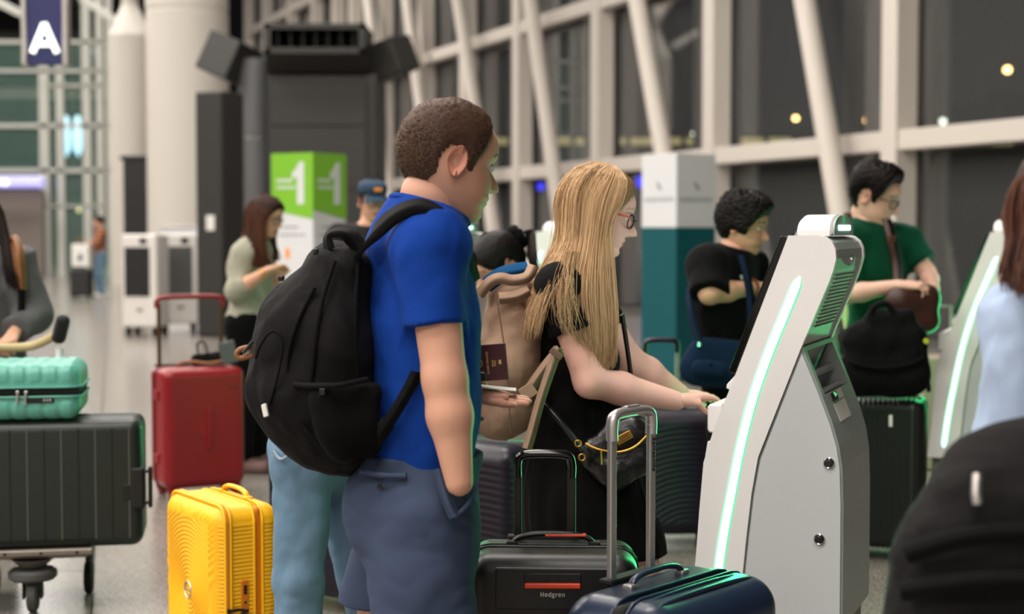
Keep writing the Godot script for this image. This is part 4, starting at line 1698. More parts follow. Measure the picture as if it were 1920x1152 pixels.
# ---------------------------------------------------------------- suitcases
# Local axes: x across the wide face, y up, z out of the wide front face; the wheels stand on y = 0.
func suitcase(label: String, sz: Vector3, m: Material, trim: Material, relief: String, o_: Dictionary) -> Node3D:
	var o := thing("suitcase", label, "suitcase", Vector3.ZERO)
	var wh: float = o_.get("wheel", 0.055)
	var r: float = o_.get("radius", 0.05)
	var gap: float = o_.get("gap", 0.02)
	var split: float = o_.get("split", 0.0)       # where the two shells meet, along z
	var fine: float = o_.get("fine", 0.0)         # spacing of the vertices that carry the relief
	var mid := Vector3(0, wh + sz.y / 2, 0)
	var div := Vector3i.ZERO
	if fine > 0:
		div = Vector3i(sz / fine)
	for s in [1, -1]:
		var b := MB.new()
		b.rbox(mid, sz, r, 4, div, relief, split + gap / 2 if s > 0 else -1e9, 1e9 if s > 0 else split - gap / 2)
		part(o, "front_shell" if s > 0 else "back_shell", b, m, relief != "")
	var b := MB.new()
	b.rbox(mid + Vector3(0, 0, split), Vector3(sz.x - 0.012, sz.y - 0.012, gap + 0.01), r * 0.95, 3)
	part(o, "zip_band", b, trim)
	if o_.get("lips", true):
		for s in [-1, 1]:
			b = MB.new()
			var path := []
			var hx := sz.x / 2 + 0.001
			var hy := sz.y / 2 + 0.001
			for k in 4:
				var cx: float = (hx - r) * [1, -1, -1, 1][k]
				var cy: float = (hy - r) * [1, 1, -1, -1][k]
				for q in 5:
					var an := PI / 2 * (k + q / 4.0)
					path.append(mid + Vector3(cx + r * cos(an), cy + r * sin(an), split + s * (gap / 2 + 0.003)))
			path.append(path[0])
			b.tube(path, 0.0045, 6, false)
			part(o, "rim", b, o_.get("rim", m))
	# wheels in pairs
	for sx in [-1, 1]:
		for s in [-1, 1]:
			var at := Vector3(sx * (sz.x / 2 - 0.05), 0, s * (sz.z / 2 - 0.05))
			b = MB.new()
			b.lathe(at + Vector3(0, wh * 0.6, 0), [Vector2(0.001, 0.0), Vector2(0.026, 0), Vector2(0.034, wh * 0.45), Vector2(0.034, wh * 0.6)], 12)
			var hub := part(o, "wheel_housing", b, o_.get("housing", M.rubber))
			b = MB.new()
			for t in [-1, 1]:
				b.lathe(at + Vector3(t * 0.011, wh * 0.45, 0.008), [Vector2(0.001, -0.008), Vector2(wh * 0.36, -0.008), Vector2(wh * 0.45, -0.003), Vector2(wh * 0.45, 0.003), Vector2(wh * 0.36, 0.008), Vector2(0.001, 0.008)], 16, Vector3.RIGHT)
			part(hub, "wheel", b, o_.get("wheels", M.rubber))
	# carry handle on the top
	if o_.get("carry", true):
		b = MB.new()
		var ch: float = o_.get("carry_half", 0.095)
		var top := wh + sz.y
		var cz: float = o_.get("carry_z", -0.03)
		b.tube(smooth_path([Vector3(-ch, top - 0.004, cz), Vector3(-ch * 0.86, top + 0.016, cz), Vector3(-ch * 0.4, top + 0.026, cz), Vector3(ch * 0.4, top + 0.026, cz), Vector3(ch * 0.86, top + 0.016, cz), Vector3(ch, top - 0.004, cz)], 4), 0.010, 8, true, 0.7)
		part(o, "carry_handle", b, o_.get("carry_mat", M.rubber))
		for s in [-1, 1]:
			b = MB.new()
			b.rbox(Vector3(s * ch, top + 0.003, cz), Vector3(0.03, 0.014, 0.026), 0.005)
			part(o, "handle_mount", b, o_.get("mount", M.rubber))
	# pull-out handle
	if o_.has("pull"):
		var top2 := wh + sz.y
		var hz: float = o_.get("pull_z", -sz.z / 2 + 0.03)
		var half: float = o_.get("pull_half", 0.08)
		var hx2: float = o_.get("pull_x", 0.0)
		var ph: float = o_.pull
		var pull := Node3D.new()
		b = MB.new()
		b.rbox(Vector3(hx2, top2 + 0.003, hz), Vector3(half * 2 + 0.05, 0.012, 0.035), 0.004)
		var plate := part(o, "pull_handle", b, M.rubber)
		for s in [-1, 1]:
			b = MB.new()
			b.rbox(Vector3(hx2 + s * half, top2 + (ph - 0.03) / 2, hz), Vector3(o_.get("tube_w", 0.021), ph - 0.03, 0.014), 0.004, 2)
			part(plate, "tube", b, o_.get("tube", M.silver))
		b = MB.new()
		var rr: float = o_.get("grip_r", 0.012)
		var ex: float = o_.get("grip_over", 0.0)
		b.tube(smooth_path([Vector3(hx2 - half - ex, top2 + ph - 0.055, hz), Vector3(hx2 - half - ex, top2 + ph - 0.02, hz), Vector3(hx2 - half * 0.82 - ex, top2 + ph, hz), Vector3(hx2, top2 + ph + 0.004, hz), Vector3(hx2 + half * 0.82 + ex, top2 + ph, hz), Vector3(hx2 + half + ex, top2 + ph - 0.02, hz), Vector3(hx2 + half + ex, top2 + ph - 0.055, hz)], 5), rr, 10, true, 0.8)
		part(plate, "grip", b, o_.get("grip", M.silver))
		if o_.get("button", false):
			b = MB.new()
			b.rbox(Vector3(hx2, top2 + ph + 0.014, hz), Vector3(0.05, 0.008, 0.012), 0.003)
			part(plate, "button", b, o_.get("grip", M.silver))
	return o

# put the point `loc` of the case (local) at the pixel, d away; the wheels stay on the floor
func put_case(o: Node3D, loc: Vector3, px: float, d: float, yaw: float) -> void:
	var bas := Basis(Vector3.UP, deg_to_rad(yaw))
	var at := P(px, HORIZON, d)
	var off := bas * loc
	o.transform = Transform3D(bas, Vector3(at.x - off.x, 0, at.z - off.z))

func shell_mat(c: Color, rough: float, bump := 0.02) -> StandardMaterial3D:
	var m := mat(c, rough)
	return bumpy(m, M.fine_tex, bump, 14.0)

func make_luggage() -> void:
	M.yellow = shell_mat(Color(0.965, 0.71, 0.03), 0.5, 0.012)
	M.yellow_zip = shell_mat(Color(0.84, 0.50, 0.02), 0.75)
	M.red = shell_mat(Color(0.53, 0.04, 0.09), 0.36)
	M.red_grip = mat(Color(0.50, 0.03, 0.07), 0.4)
	M.bronze = mat(Color(0.36, 0.22, 0.16), 0.35, 0.6)
	M.navy = shell_mat(Color(0.12, 0.165, 0.245), 0.3, 0.012)
	M.case_black = shell_mat(Color(0.042, 0.042, 0.044), 0.42, 0.015)
	M.case_green = shell_mat(Color(0.088, 0.122, 0.102), 0.42, 0.012)
	M.case_green_line = mat(Color(0.36, 0.39, 0.36), 0.4)
	M.teal = shell_mat(Color(0.36, 0.66, 0.60), 0.36, 0.012)
	M.purple = shell_mat(Color(0.068, 0.036, 0.112), 0.42, 0.012)
	M.coral = mat(Color(0.86, 0.27, 0.14), 0.45)
	M.zip_black = mat(Color(0.025, 0.025, 0.027), 0.8)
	M.cart_metal = mat(Color(0.50, 0.47, 0.44), 0.4, 0.5)
	M.cart_wheel = mat(Color(0.27, 0.27, 0.27), 0.55)
	M.cart_bar = mat(Color(0.72, 0.66, 0.48), 0.5)
	M.bag_black = cloth(Color(0.045, 0.043, 0.045), 1.5)
	M.orange_line = mat(Color(0.75, 0.33, 0.08), 0.5)

	# yellow cabin case
	var sz := Vector3(0.43, 0.525, 0.23)
	var o := suitcase("bright yellow cabin suitcase moulded with concentric rings", sz, M.yellow, M.yellow_zip, "rings", {"fine": 0.0034, "radius": 0.055, "gap": 0.022, "split": -0.03, "carry": true, "carry_mat": M.yellow, "mount": M.yellow, "housing": M.yellow, "carry_z": -0.05})
	put_case(o, Vector3(sz.x / 2, 0, sz.z / 2), 398.0, 4.90, -56.0)
	var b := MB.new()
	# second zip groove round the front, with two raised beads
	for k in 3:
		b = MB.new()
		var path := []
		var r := 0.05
		var z := sz.z / 2 - 0.042 + 0.009 * (k - 1)
		var hx := sz.x / 2 + (0.002 if k != 1 else 0.0)
		var hy := sz.y / 2 + (0.002 if k != 1 else 0.0)
		for c in 4:
			for q in 6:
				var an := PI / 2 * (c + q / 5.0)
				path.append(Vector3((hx - r) * [1, -1, -1, 1][c] + r * cos(an), 0.055 + sz.y / 2 + (hy - r) * [1, 1, -1, -1][c] + r * sin(an), z))
		path.append(path[0])
		b.tube(path, 0.0055 if k != 1 else 0.006, 8, false)
		part(o, "zip_bead" if k != 1 else "zip", b, M.yellow if k != 1 else M.yellow_zip)
	b = MB.new()
	b.lathe(Vector3(0, 0.055 + sz.y * 0.45, sz.z / 2 + 0.002), [Vector2(0.024, 0), Vector2(0.0265, 0.003), Vector2(0.029, 0)], 32, Vector3.BACK)
	part(o, "logo_ring", b, M.silver)
	b = MB.new()
	b.rbox(Vector3(0.004, 0.055 + sz.y * 0.45, sz.z / 2 + 0.002), Vector3(0.034, 0.005, 0.002), 0.0006)
	part(o, "logo_bar", b, M.silver)
	# lock on the narrow side
	b = MB.new()
	b.rbox(Vector3(sz.x / 2 + 0.001, 0.055 + sz.y * 0.45, 0.018), Vector3(0.008, 0.115, 0.026), 0.003, 2)
	var lk := part(o, "lock_plate", b, M.orange_brown)
	b = MB.new()
	for k in 3:
		b.rbox(Vector3(sz.x / 2 + 0.006, 0.055 + sz.y * 0.45 + 0.018 + k * 0.010, 0.018), Vector3(0.003, 0.008, 0.011), 0.001)
	part(lk, "number_dials", b, M.dark_metal)
	b = MB.new()
	b.lathe(Vector3(sz.x / 2 + 0.006, 0.055 + sz.y * 0.45 - 0.012, 0.018), [Vector2(0.004, 0), Vector2(0.004, 0.001), Vector2(0.0001, 0.001)], 12, Vector3.RIGHT)
	part(lk, "keyhole", b, M.black)
	for k in 2:
		b = MB.new()
		var yy := 0.055 + sz.y * 0.45 - 0.032 - 0.016 * k
		b.rbox(Vector3(sz.x / 2 + 0.008, yy, 0.075), Vector3(0.012, 0.012, 0.014), 0.003)
		b.tube([Vector3(sz.x / 2 + 0.011, yy, 0.072), Vector3(sz.x / 2 + 0.013, yy + 0.002 * (1 - 2 * k), 0.045), Vector3(sz.x / 2 + 0.011, 0.055 + sz.y * 0.45 - 0.038, 0.012)], 0.0045, 6)
		part(o, "zip_puller", b, M.gunmetal)

	# red case with the wide pull-out handle
	sz = Vector3(0.45, 0.645, 0.28)
	o = suitcase("crimson suitcase with fine diagonal ribs and a wide raised handle", sz, M.red, M.red_dark, "diagonal", {"fine": 0.008, "radius": 0.05, "gap": 0.012, "split": -0.04, "pull": 0.37, "pull_half": 0.175, "tube": M.bronze, "grip": M.red_grip, "grip_r": 0.017, "grip_over": 0.01, "housing": M.red_grip, "wheels": M.red_grip, "rim": M.red_dark, "carry": false})
	put_case(o, Vector3(-sz.x / 2, 0, sz.z / 2), 306.0, 8.4, 30.0)
	b = MB.new()
	b.rbox(Vector3(0.015, 0.055 + sz.y * 0.5, sz.z / 2 + 0.006), Vector3(0.026, 0.22, 0.022), 0.008, 2)
	part(o, "side_grip", b, M.red)
	b = MB.new()
	b.rbox(Vector3(0.0, 0.055 + sz.y * 0.5, sz.z / 2 + 0.001), Vector3(0.085, 0.10, 0.006), 0.003)
	part(o, "grip_recess", b, M.red)
	for y in [0.16, 0.50]:
		for z in [0.02]:
			b = MB.new()
			b.rbox(Vector3(-sz.x / 2 - 0.002, 0.055 + y, z - 0.02), Vector3(0.014, 0.055, 0.06), 0.005)
			part(o, "latch", b, M.red)
	b = MB.new()
	b.rbox(Vector3(0.15, 0.055 + sz.y * 0.83, sz.z / 2 + 0.003), Vector3(0.06, 0.006, 0.002), 0.0006)
	part(o, "badge", b, M.bronze)
	# small bag lying on top of it
	var tb := thing("pouch_bag", "small dark pouch with a grey tag and tan strap on the crimson suitcase", "bag", o.transform * Vector3(0.06, 0.055 + sz.y, 0.02))
	var f := field_of([[Vector3(-0.07, 0.035, 0), Vector3(0.05, 0.04, 0), 0.03, 0.038, 0.02], [Vector3(0.06, 0.05, 0.01), Vector3(0.10, 0.07, 0), 0.03, 0.02, 0.02]], 0.007)
	f.cut(Vector3(0, 0.004, 0), Vector3.DOWN)
	b = MB.new()
	f.mesh(b)
	part(tb, "pouch", b, M.bag_black)
	b = MB.new()
	b.xf = Transform3D(Basis(Vector3(0, 0, 1), 0.25) * Basis(Vector3.UP, 0.3), Vector3(0.11, 0.075, 0.03))
	b.rbox(Vector3.ZERO, Vector3(0.09, 0.12, 0.012), 0.006)
	part(tb, "tag_case", b, M.kiosk_dark)
	b = MB.new()
	b.tube(smooth_path([Vector3(-0.17, 0.008, 0.02), Vector3(-0.1, 0.03, 0.05), Vector3(0.0, 0.02, 0.06), Vector3(0.08, 0.03, 0.05)], 5), 0.008, 8)
	part(tb, "strap", b, M.tan_leather)
	b = MB.new()
	b.tube(smooth_path([Vector3(-0.05, 0.05, 0.03), Vector3(-0.06, 0.12, 0.02), Vector3(-0.02, 0.13, 0.02), Vector3(0.0, 0.05, 0.03)], 5), 0.005, 8)
	part(tb, "loop", b, M.bag_black)

	# navy case
	sz = Vector3(0.50, 0.605, 0.29)
	o = suitcase("dark navy hard-shell suitcase with a raised silver handle", sz, M.navy, M.zip_black, "", {"radius": 0.075, "gap": 0.030, "split": 0.02, "pull": 0.372, "pull_half": 0.075, "pull_z": -0.115, "tube": M.silver, "grip": M.silver, "grip_r": 0.0145, "button": true, "tube_w": 0.022, "carry_mat": M.navy, "mount": M.silver, "carry_z": -0.045, "carry_half": 0.10, "rim": M.navy})
	put_case(o, Vector3(0, 0, 0), 1266.0, 3.52, 50.0)
	var top := 0.055 + sz.y
	for k in 2:
		b = MB.new()
		b.tube(smooth_path([Vector3(-0.22, top - 0.035, 0.055 + 0.034 * k), Vector3(-0.17, top - 0.006, 0.055 + 0.034 * k), Vector3(0, top + 0.001, 0.055 + 0.034 * k), Vector3(0.17, top - 0.006, 0.055 + 0.034 * k), Vector3(0.22, top - 0.035, 0.055 + 0.034 * k)], 6), 0.006, 8)
		part(o, "moulded_rib", b, M.navy)
	text_part(o.get_node("pull_handle"), "lettering", "Samsonite", 0.0155, M.dark_metal, Transform3D(Basis(Vector3(0, 0, 1), -PI / 2) , Vector3(0.077, top + 0.27, -0.1075)), false, true, 0.001)
	text_part(o, "lettering", "Samsonite", 0.018, M.silver, Transform3D(Basis.IDENTITY, Vector3(0.08, top - 0.13, sz.z / 2)), false, true, 0.002)

	# black case with coral accents
	sz = Vector3(0.405, 0.622, 0.26)
	o = suitcase("black suitcase with a coral grip lettered Hedgren", sz, M.case_black, M.zip_black, "", {"radius": 0.05, "gap": 0.024, "pull": 0.208, "pull_half": 0.067, "pull_x": -0.022, "pull_z": -0.10, "tube": M.gunmetal, "grip": M.black_gloss, "grip_r": 0.014, "carry_z": -0.02, "carry_half": 0.10, "carry_mat": M.case_black, "rim": M.case_black})
	put_case(o, Vector3(0, 0, sz.z / 2), 1037.0, 3.72, -2.0)
	top = 0.055 + sz.y
	b = MB.new()
	b.rbox(Vector3(0.0, top - 0.075, sz.z / 2 - 0.002), Vector3(0.27, 0.10, 0.010), 0.02, 3)
	part(o, "front_panel", b, M.case_black)
	b = MB.new()
	b.rbox(Vector3(0.0, top - 0.055, sz.z / 2 + 0.003), Vector3(0.135, 0.036, 0.006), 0.003)
	part(o, "grip_recess", b, M.black)
	b = MB.new()
	b.rbox(Vector3(0.0, top - 0.066, sz.z / 2 + 0.008), Vector3(0.132, 0.013, 0.012), 0.004, 2)
	part(o, "coral_grip", b, M.coral)
	text_part(o, "lettering", "Hedgren", 0.0145, M.silver, Transform3D(Basis.IDENTITY, Vector3(0.0, top - 0.088, sz.z / 2 + 0.0035)), false, true, 0.0015)
	b = MB.new()
	b.rbox(Vector3(0.03, top + 0.024, -0.02), Vector3(0.10, 0.006, 0.024), 0.002)
	part(o, "coral_label", b, M.coral)
	text_part(o, "lettering", "Hedgren", 0.010, M.black, Transform3D(Basis(Vector3.RIGHT, -PI / 2), Vector3(0.03, top + 0.0275, -0.02)), false, true, 0.0005)
	b = MB.new()
	b.rbox(Vector3(0.0, top - 0.20, sz.z / 2 - 0.001), Vector3(0.30, 0.13, 0.008), 0.015, 3)
	part(o, "lower_panel", b, M.case_black)

	# black ribbed case with the orange piping
	sz = Vector3(0.50, 0.655, 0.27)
	o = suitcase("tall black ribbed suitcase with an orange stripe round it", sz, M.case_black, M.orange_line, "ribs", {"fine": 0.0055, "radius": 0.045, "gap": 0.014, "lips": true})
	put_case(o, Vector3(sz.x / 2, 0, sz.z / 2), 1733.0, 6.82, -20.0)
	b = MB.new()
	b.rbox(Vector3(0.12, 0.055 + sz.y * 0.86, sz.z / 2 + 0.005), Vector3(0.014, 0.05, 0.003), 0.001)
	part(o, "badge", b, M.paper)
	M.ribbed_top = 0.055 + sz.y
	M.ribbed_xf = o.transform

	# purple cases
	sz = Vector3(0.46, 0.55, 0.26)
	o = suitcase("purple suitcase standing behind the legs in jeans", sz, M.purple, M.zip_black, "arcs", {"fine": 0.008, "radius": 0.05, "gap": 0.02})
	put_case(o, Vector3(0, 0, 0), 618.0, 6.1, -35.0)
	o = suitcase("dark purple suitcase behind the beige backpack", Vector3(0.46, 0.64, 0.27), M.purple, M.zip_black, "arcs", {"fine": 0.008, "radius": 0.06, "gap": 0.02})
	put_case(o, Vector3(0, 0, 0), 890.0, 5.65, -30.0)
	o = suitcase("wide purple suitcase with a silver and purple handle behind the white kiosk", Vector3(0.46, 0.56, 0.27), M.purple, M.zip_black, "arcs", {"fine": 0.008, "radius": 0.06, "gap": 0.02, "pull": 0.31, "pull_half": 0.075, "grip": M.purple, "tube": M.silver, "grip_r": 0.016})
	put_case(o, Vector3(0, 0, 0), 1248.0, 7.3, 4.0)

	make_cart()

func make_cart() -> void:
	# luggage cart at the left, with two cases on it
	var d := 5.95
	var yaw := deg_to_rad(10.0)
	var at := P(40, HORIZON, d)
	var o := thing("luggage_cart", "airport luggage cart carrying the green and turquoise suitcases", "luggage cart", Vector3(at.x, 0, at.z))
	o.rotation.y = yaw
	var b := MB.new()
	b.rbox(Vector3(-0.10, 0.225, -0.22), Vector3(0.66, 0.03, 0.50), 0.01)
	part(o, "deck", b, M.cart_metal)
	b = MB.new()
	b.rbox(Vector3(-0.02, 0.238, 0.045), Vector3(0.54, 0.028, 0.03), 0.01, 2)
	part(o, "deck_rim", b, M.cart_metal)
	for k in 4:
		b = MB.new()
		b.lathe(Vector3(-0.2 + 0.13 * k, 0.238, 0.06), [Vector2(0.006, 0), Vector2(0.005, 0.003), Vector2(0.0001, 0.003)], 10, Vector3.BACK)
		part(o, "rivet", b, M.dark_metal)
	# front caster with its round bumper
	b = MB.new()
	b.lathe(Vector3(0.02, 0.0, -0.02), [Vector2(0.085, 0.21), Vector2(0.045, 0.175), Vector2(0.001, 0.175)], 24)
	var fork := part(o, "front_fork", b, M.cart_metal)
	b = MB.new()
	b.lathe(Vector3(0.02, 0.145, -0.02), [Vector2(0.001, -0.018), Vector2(0.08, -0.018), Vector2(0.09, -0.008), Vector2(0.09, 0.012), Vector2(0.078, 0.022), Vector2(0.001, 0.024)], 32)
	part(fork, "bumper_disc", b, M.cart_wheel)
	b = MB.new()
	b.lathe(Vector3(0.02, 0.068, -0.02), [Vector2(0.001, -0.02), Vector2(0.055, -0.02), Vector2(0.067, -0.012), Vector2(0.067, 0.012), Vector2(0.055, 0.02), Vector2(0.001, 0.02)], 28, Vector3.RIGHT)
	part(fork, "wheel", b, M.cart_wheel)
	for s in [-1, 1]:
		b = MB.new()
		b.rbox(Vector3(0.02 + s * 0.032, 0.105, -0.02), Vector3(0.01, 0.10, 0.06), 0.004)
		part(fork, "fork_blade", b, M.dark_metal)
	for s in [-1, 1]:
		b = MB.new()
		b.rbox(Vector3(0.02 + s * 0.18, 0.165, -0.34), Vector3(0.03, 0.10, 0.06), 0.01)
		b.rbox(Vector3(0.02 + s * 0.18, 0.11, -0.32), Vector3(0.02, 0.08, 0.05), 0.01)
		var rc := part(o, "rear_bracket", b, M.dark_metal)
		b = MB.new()
		b.lathe(Vector3(0.02 + s * 0.18, 0.065, -0.31), [Vector2(0.001, -0.017), Vector2(0.055, -0.017), Vector2(0.064, -0.01), Vector2(0.064, 0.01), Vector2(0.055, 0.017), Vector2(0.001, 0.017)], 24, Vector3.RIGHT)
		part(rc, "wheel", b, M.rubber)
	# the push bar frame behind
	for s in [-1, 1]:
		b = MB.new()
		b.tube(smooth_path([Vector3(-0.22 + s * 0.27, 0.23, -0.46), Vector3(-0.22 + s * 0.27, 0.5, -0.62), Vector3(-0.22 + s * 0.27, 0.86, -0.78), Vector3(-0.22 + s * 0.27, 0.94, -0.80)], 5), 0.016, 12)
		part(o, "upright", b, M.sign_white)
	b = MB.new()
	b.tube(smooth_path([Vector3(-0.52, 0.99, -0.9), Vector3(-0.35, 0.945, -0.96), Vector3(-0.12, 0.935, -0.96), Vector3(-0.02, 0.965, -0.9), Vector3(0.05, 1.01, -0.83)], 6), 0.019, 14)
	part(o, "push_bar", b, M.cart_bar)
	for s in [-1, 1]:
		b = MB.new()
		b.xf = Transform3D(Basis(Vector3.BACK, -0.25), Vector3(-0.22 + s * 0.275, 1.02, -0.81))
		b.rbox(Vector3.ZERO, Vector3(0.06, 0.125, 0.055), 0.027, 4)
		var kn := part(o, "brake_knob", b, M.rubber)
		b = MB.new()
		for k in 4:
			b.xf = Transform3D(Basis(Vector3.BACK, -0.25), Vector3(-0.22 + s * 0.275, 1.02, -0.81))
			b.rbox(Vector3(-0.012 + 0.011 * k, 0.0, 0.028), Vector3(0.004, 0.08, 0.006), 0.0015)
		part(kn, "knob_rib", b, M.dark_metal)
	b = MB.new()
	b.rbox(Vector3(-0.22, 0.80, -0.775), Vector3(0.54, 0.15, 0.012), 0.005)
	part(o, "back_plate", b, M.cart_plate)
	for k in 3:
		b = MB.new()
		b.tube(smooth_path([Vector3(-0.34 + 0.16 * k, 0.87, -0.77), Vector3(-0.34 + 0.16 * k, 0.90, -0.70), Vector3(-0.32 + 0.16 * k, 0.865, -0.66), Vector3(-0.22 + 0.1 * k, 0.86, -0.66)], 4), 0.005, 8)
		part(o, "basket_wire", b, M.chrome)

	# big green case lying on its side
	var sz := Vector3(0.485, 0.66, 0.29)
	var g := suitcase("large dark green suitcase lying on its side on the cart", sz, M.case_green, M.zip_black, "grooves", {"fine": 0.0, "radius": 0.045, "gap": 0.012, "split": -0.02, "carry": false, "lips": false, "wheel": 0.045})
	# built again with grooves across the length of the lying case
	var base := Transform3D(Basis(Vector3.UP, yaw), o.position)
	g.transform = base * Transform3D(Basis(Vector3(0, -1, 0), Vector3(1, 0, 0), Vector3(0, 0, 1)), Vector3(-0.275, 0.2405 + sz.x / 2, -0.14))
	for k in 5:
		b = MB.new()
		var y := 0.045 + sz.y - 0.05 - 0.124 * k
		var wide := sz.x / 2 + 0.0006
		b.rbox(Vector3(0, y, sz.z / 2), Vector3(sz.x - 0.07, 0.0035, 0.003), 0.001)
		part(g, "pale_line", b, M.case_green_line)
		b = MB.new()
		b.rbox(Vector3(0, y - 0.062, sz.z / 2), Vector3(sz.x - 0.06, 0.006, 0.002), 0.0008)
		part(g, "groove_line", b, M.zip_black)
	b = MB.new()
	b.rbox(Vector3(0.02, 0.045 + sz.y - 0.02, sz.z / 2 - 0.02), Vector3(0.16, 0.052, 0.05), 0.012, 2)
	var rec := part(g, "handle_recess", b, M.black)
	b = MB.new()
	b.rbox(Vector3(0.02, 0.045 + sz.y + 0.026, sz.z / 2 - 0.03), Vector3(0.158, 0.016, 0.026), 0.006, 2)
	part(rec, "handle", b, M.case_black)
	for s in [-1, 1]:
		b = MB.new()
		b.rbox(Vector3(0.02 + s * 0.06, 0.045 + sz.y + 0.01, sz.z / 2 - 0.03), Vector3(0.012, 0.03, 0.016), 0.004)
		part(rec, "handle_link", b, M.case_black)
	b = MB.new()
	b.rbox(Vector3(0.035, 0.045 + sz.y - 0.055, sz.z / 2), Vector3(0.06, 0.04, 0.004), 0.008, 2)
	part(g, "lock_plate", b, M.case_black)

	# turquoise cabin case lying flat on the green one
	var ts := Vector3(0.37, 0.50, 0.212)
	var t := suitcase("turquoise cabin suitcase lying flat on the dark green one", ts, M.teal, M.zip_black, "lugs", {"fine": 0.0055, "radius": 0.05, "gap": 0.030, "carry": false, "lips": true, "wheel": 0.04})
	t.transform = base * Transform3D(Basis(Vector3(0, 0, 1), Vector3(1, 0, 0), Vector3(0, 1, 0)), Vector3(-0.33, 0.2405 + sz.x + ts.z / 2 + 0.005, -0.17))
	b = MB.new()
	b.rbox(Vector3(ts.x / 2 + 0.002, 0.04 + ts.y * 0.70, -0.030), Vector3(0.006, 0.10, 0.022), 0.002)
	var lp := part(t, "lock_plate", b, M.black)
	b = MB.new()
	for k in 3:
		b.rbox(Vector3(ts.x / 2 + 0.006, 0.04 + ts.y * 0.73 + 0.011 * k, -0.030), Vector3(0.002, 0.007, 0.010), 0.0008)
	part(lp, "number_dials", b, M.silver)
	for k in 2:
		b = MB.new()
		b.rbox(Vector3(ts.x / 2 + 0.004, 0.04 + ts.y * 0.60 - 0.03 * k, 0.0), Vector3(0.012, 0.014, 0.014), 0.004)
		b.tube([Vector3(ts.x / 2 + 0.011, 0.04 + ts.y * 0.60 - 0.03 * k, 0.0), Vector3(ts.x / 2 + 0.010, 0.04 + ts.y * 0.595 - 0.03 * k, -0.045)], 0.005, 6)
		part(t, "zip_puller", b, M.silver)

# ---------------------------------------------------------------- bodies
# Head axes: x to the person's left, y up, z forward; the origin lies between the eyes' level and the ears.
const HEAD_FRONT := [[-0.122, 0.030], [-0.117, 0.056], [-0.108, 0.076], [-0.096, 0.0855], [-0.084, 0.0825], [-0.077, 0.085], [-0.070, 0.0905], [-0.0655, 0.0885], [-0.060, 0.0925], [-0.050, 0.0885], [-0.036, 0.0885], [-0.012, 0.0865], [0.006, 0.0875], [0.020, 0.0945], [0.034, 0.0955], [0.055, 0.091], [0.075, 0.079], [0.093, 0.059], [0.107, 0.033], [0.116, 0.005], [0.1185, -0.012]]
const HEAD_BACK := [[-0.122, -0.040], [-0.09, -0.050], [-0.06, -0.066], [-0.03, -0.086], [0.0, -0.098], [0.03, -0.101], [0.06, -0.093], [0.085, -0.076], [0.105, -0.048], [0.1185, -0.012]]
const HEAD_WIDE := [[-0.122, 0.018], [-0.114, 0.030], [-0.100, 0.044], [-0.08, 0.055], [-0.055, 0.063], [-0.025, 0.070], [0.01, 0.0745], [0.04, 0.0765], [0.065, 0.0725], [0.088, 0.060], [0.105, 0.040], [0.115, 0.018], [0.1185, 0.001]]

func tab(t: Array, x: float) -> float:
	var n := t.size()
	if x <= t[0][0]:
		return t[0][1]
	if x >= t[n - 1][0]:
		return t[n - 1][1]
	for i in n - 1:
		if x < t[i + 1][0]:
			var u: float = (x - t[i][0]) / (t[i + 1][0] - t[i][0])
			return cubic_interpolate(t[i][1], t[i + 1][1], t[maxi(i - 1, 0)][1], t[mini(i + 2, n - 1)][1], u)
	return t[n - 1][1]

# point of the head: height y, angle a round it (0 in front, PI behind), pushed out by grow
func head_point(y: float, a: float, grow := 0.0, jaw := 1.0) -> Vector3:
	var zf := tab(HEAD_FRONT, y)
	var zb := tab(HEAD_BACK, y)
	var w := tab(HEAD_WIDE, y)
	if y < 0.0:
		w *= lerpf(1.0, jaw, clampf(-y / 0.06, 0, 1))
	var zc := lerpf(zf, zb, 0.52)
	var s := sin(a)
	var c := cos(a)
	var e := 0.86
	var px := signf(s) * pow(absf(s), e) * (w + grow)
	var pz := zc
	if c >= 0:
		pz += pow(c, e) * (zf - zc + grow)
		# nose, eye hollows, lips
		var nx := absf(px)
		if grow < 0.002:
			var nose := 0.0
			if y > -0.050 and y < 0.016:
				var u := (0.016 - y) / 0.066
				nose = 0.030 * smoothstep(0.0, 0.75, u) * (1.0 - smoothstep(0.80, 1.0, u))
			var nw := lerpf(0.0085, 0.0145, clampf((0.01 - y) / 0.05, 0, 1))
			pz += nose * exp(-pow(nx / nw, 2.0))
			pz -= 0.0085 * exp(-pow((nx - 0.031) / 0.016, 2.0) - pow((y - 0.003) / 0.012, 2.0))
			pz += 0.004 * exp(-pow((nx - 0.036) / 0.016, 2.0) - pow((y + 0.030) / 0.018, 2.0))
	else:
		pz -= pow(-c, e) * (zc - zb + grow)
	return Vector3(px, y + (grow if y > 0.09 else grow * clampf(y / 0.09, 0, 1)), pz)

func lin(c: Color) -> Color:
	return c.srgb_to_linear()

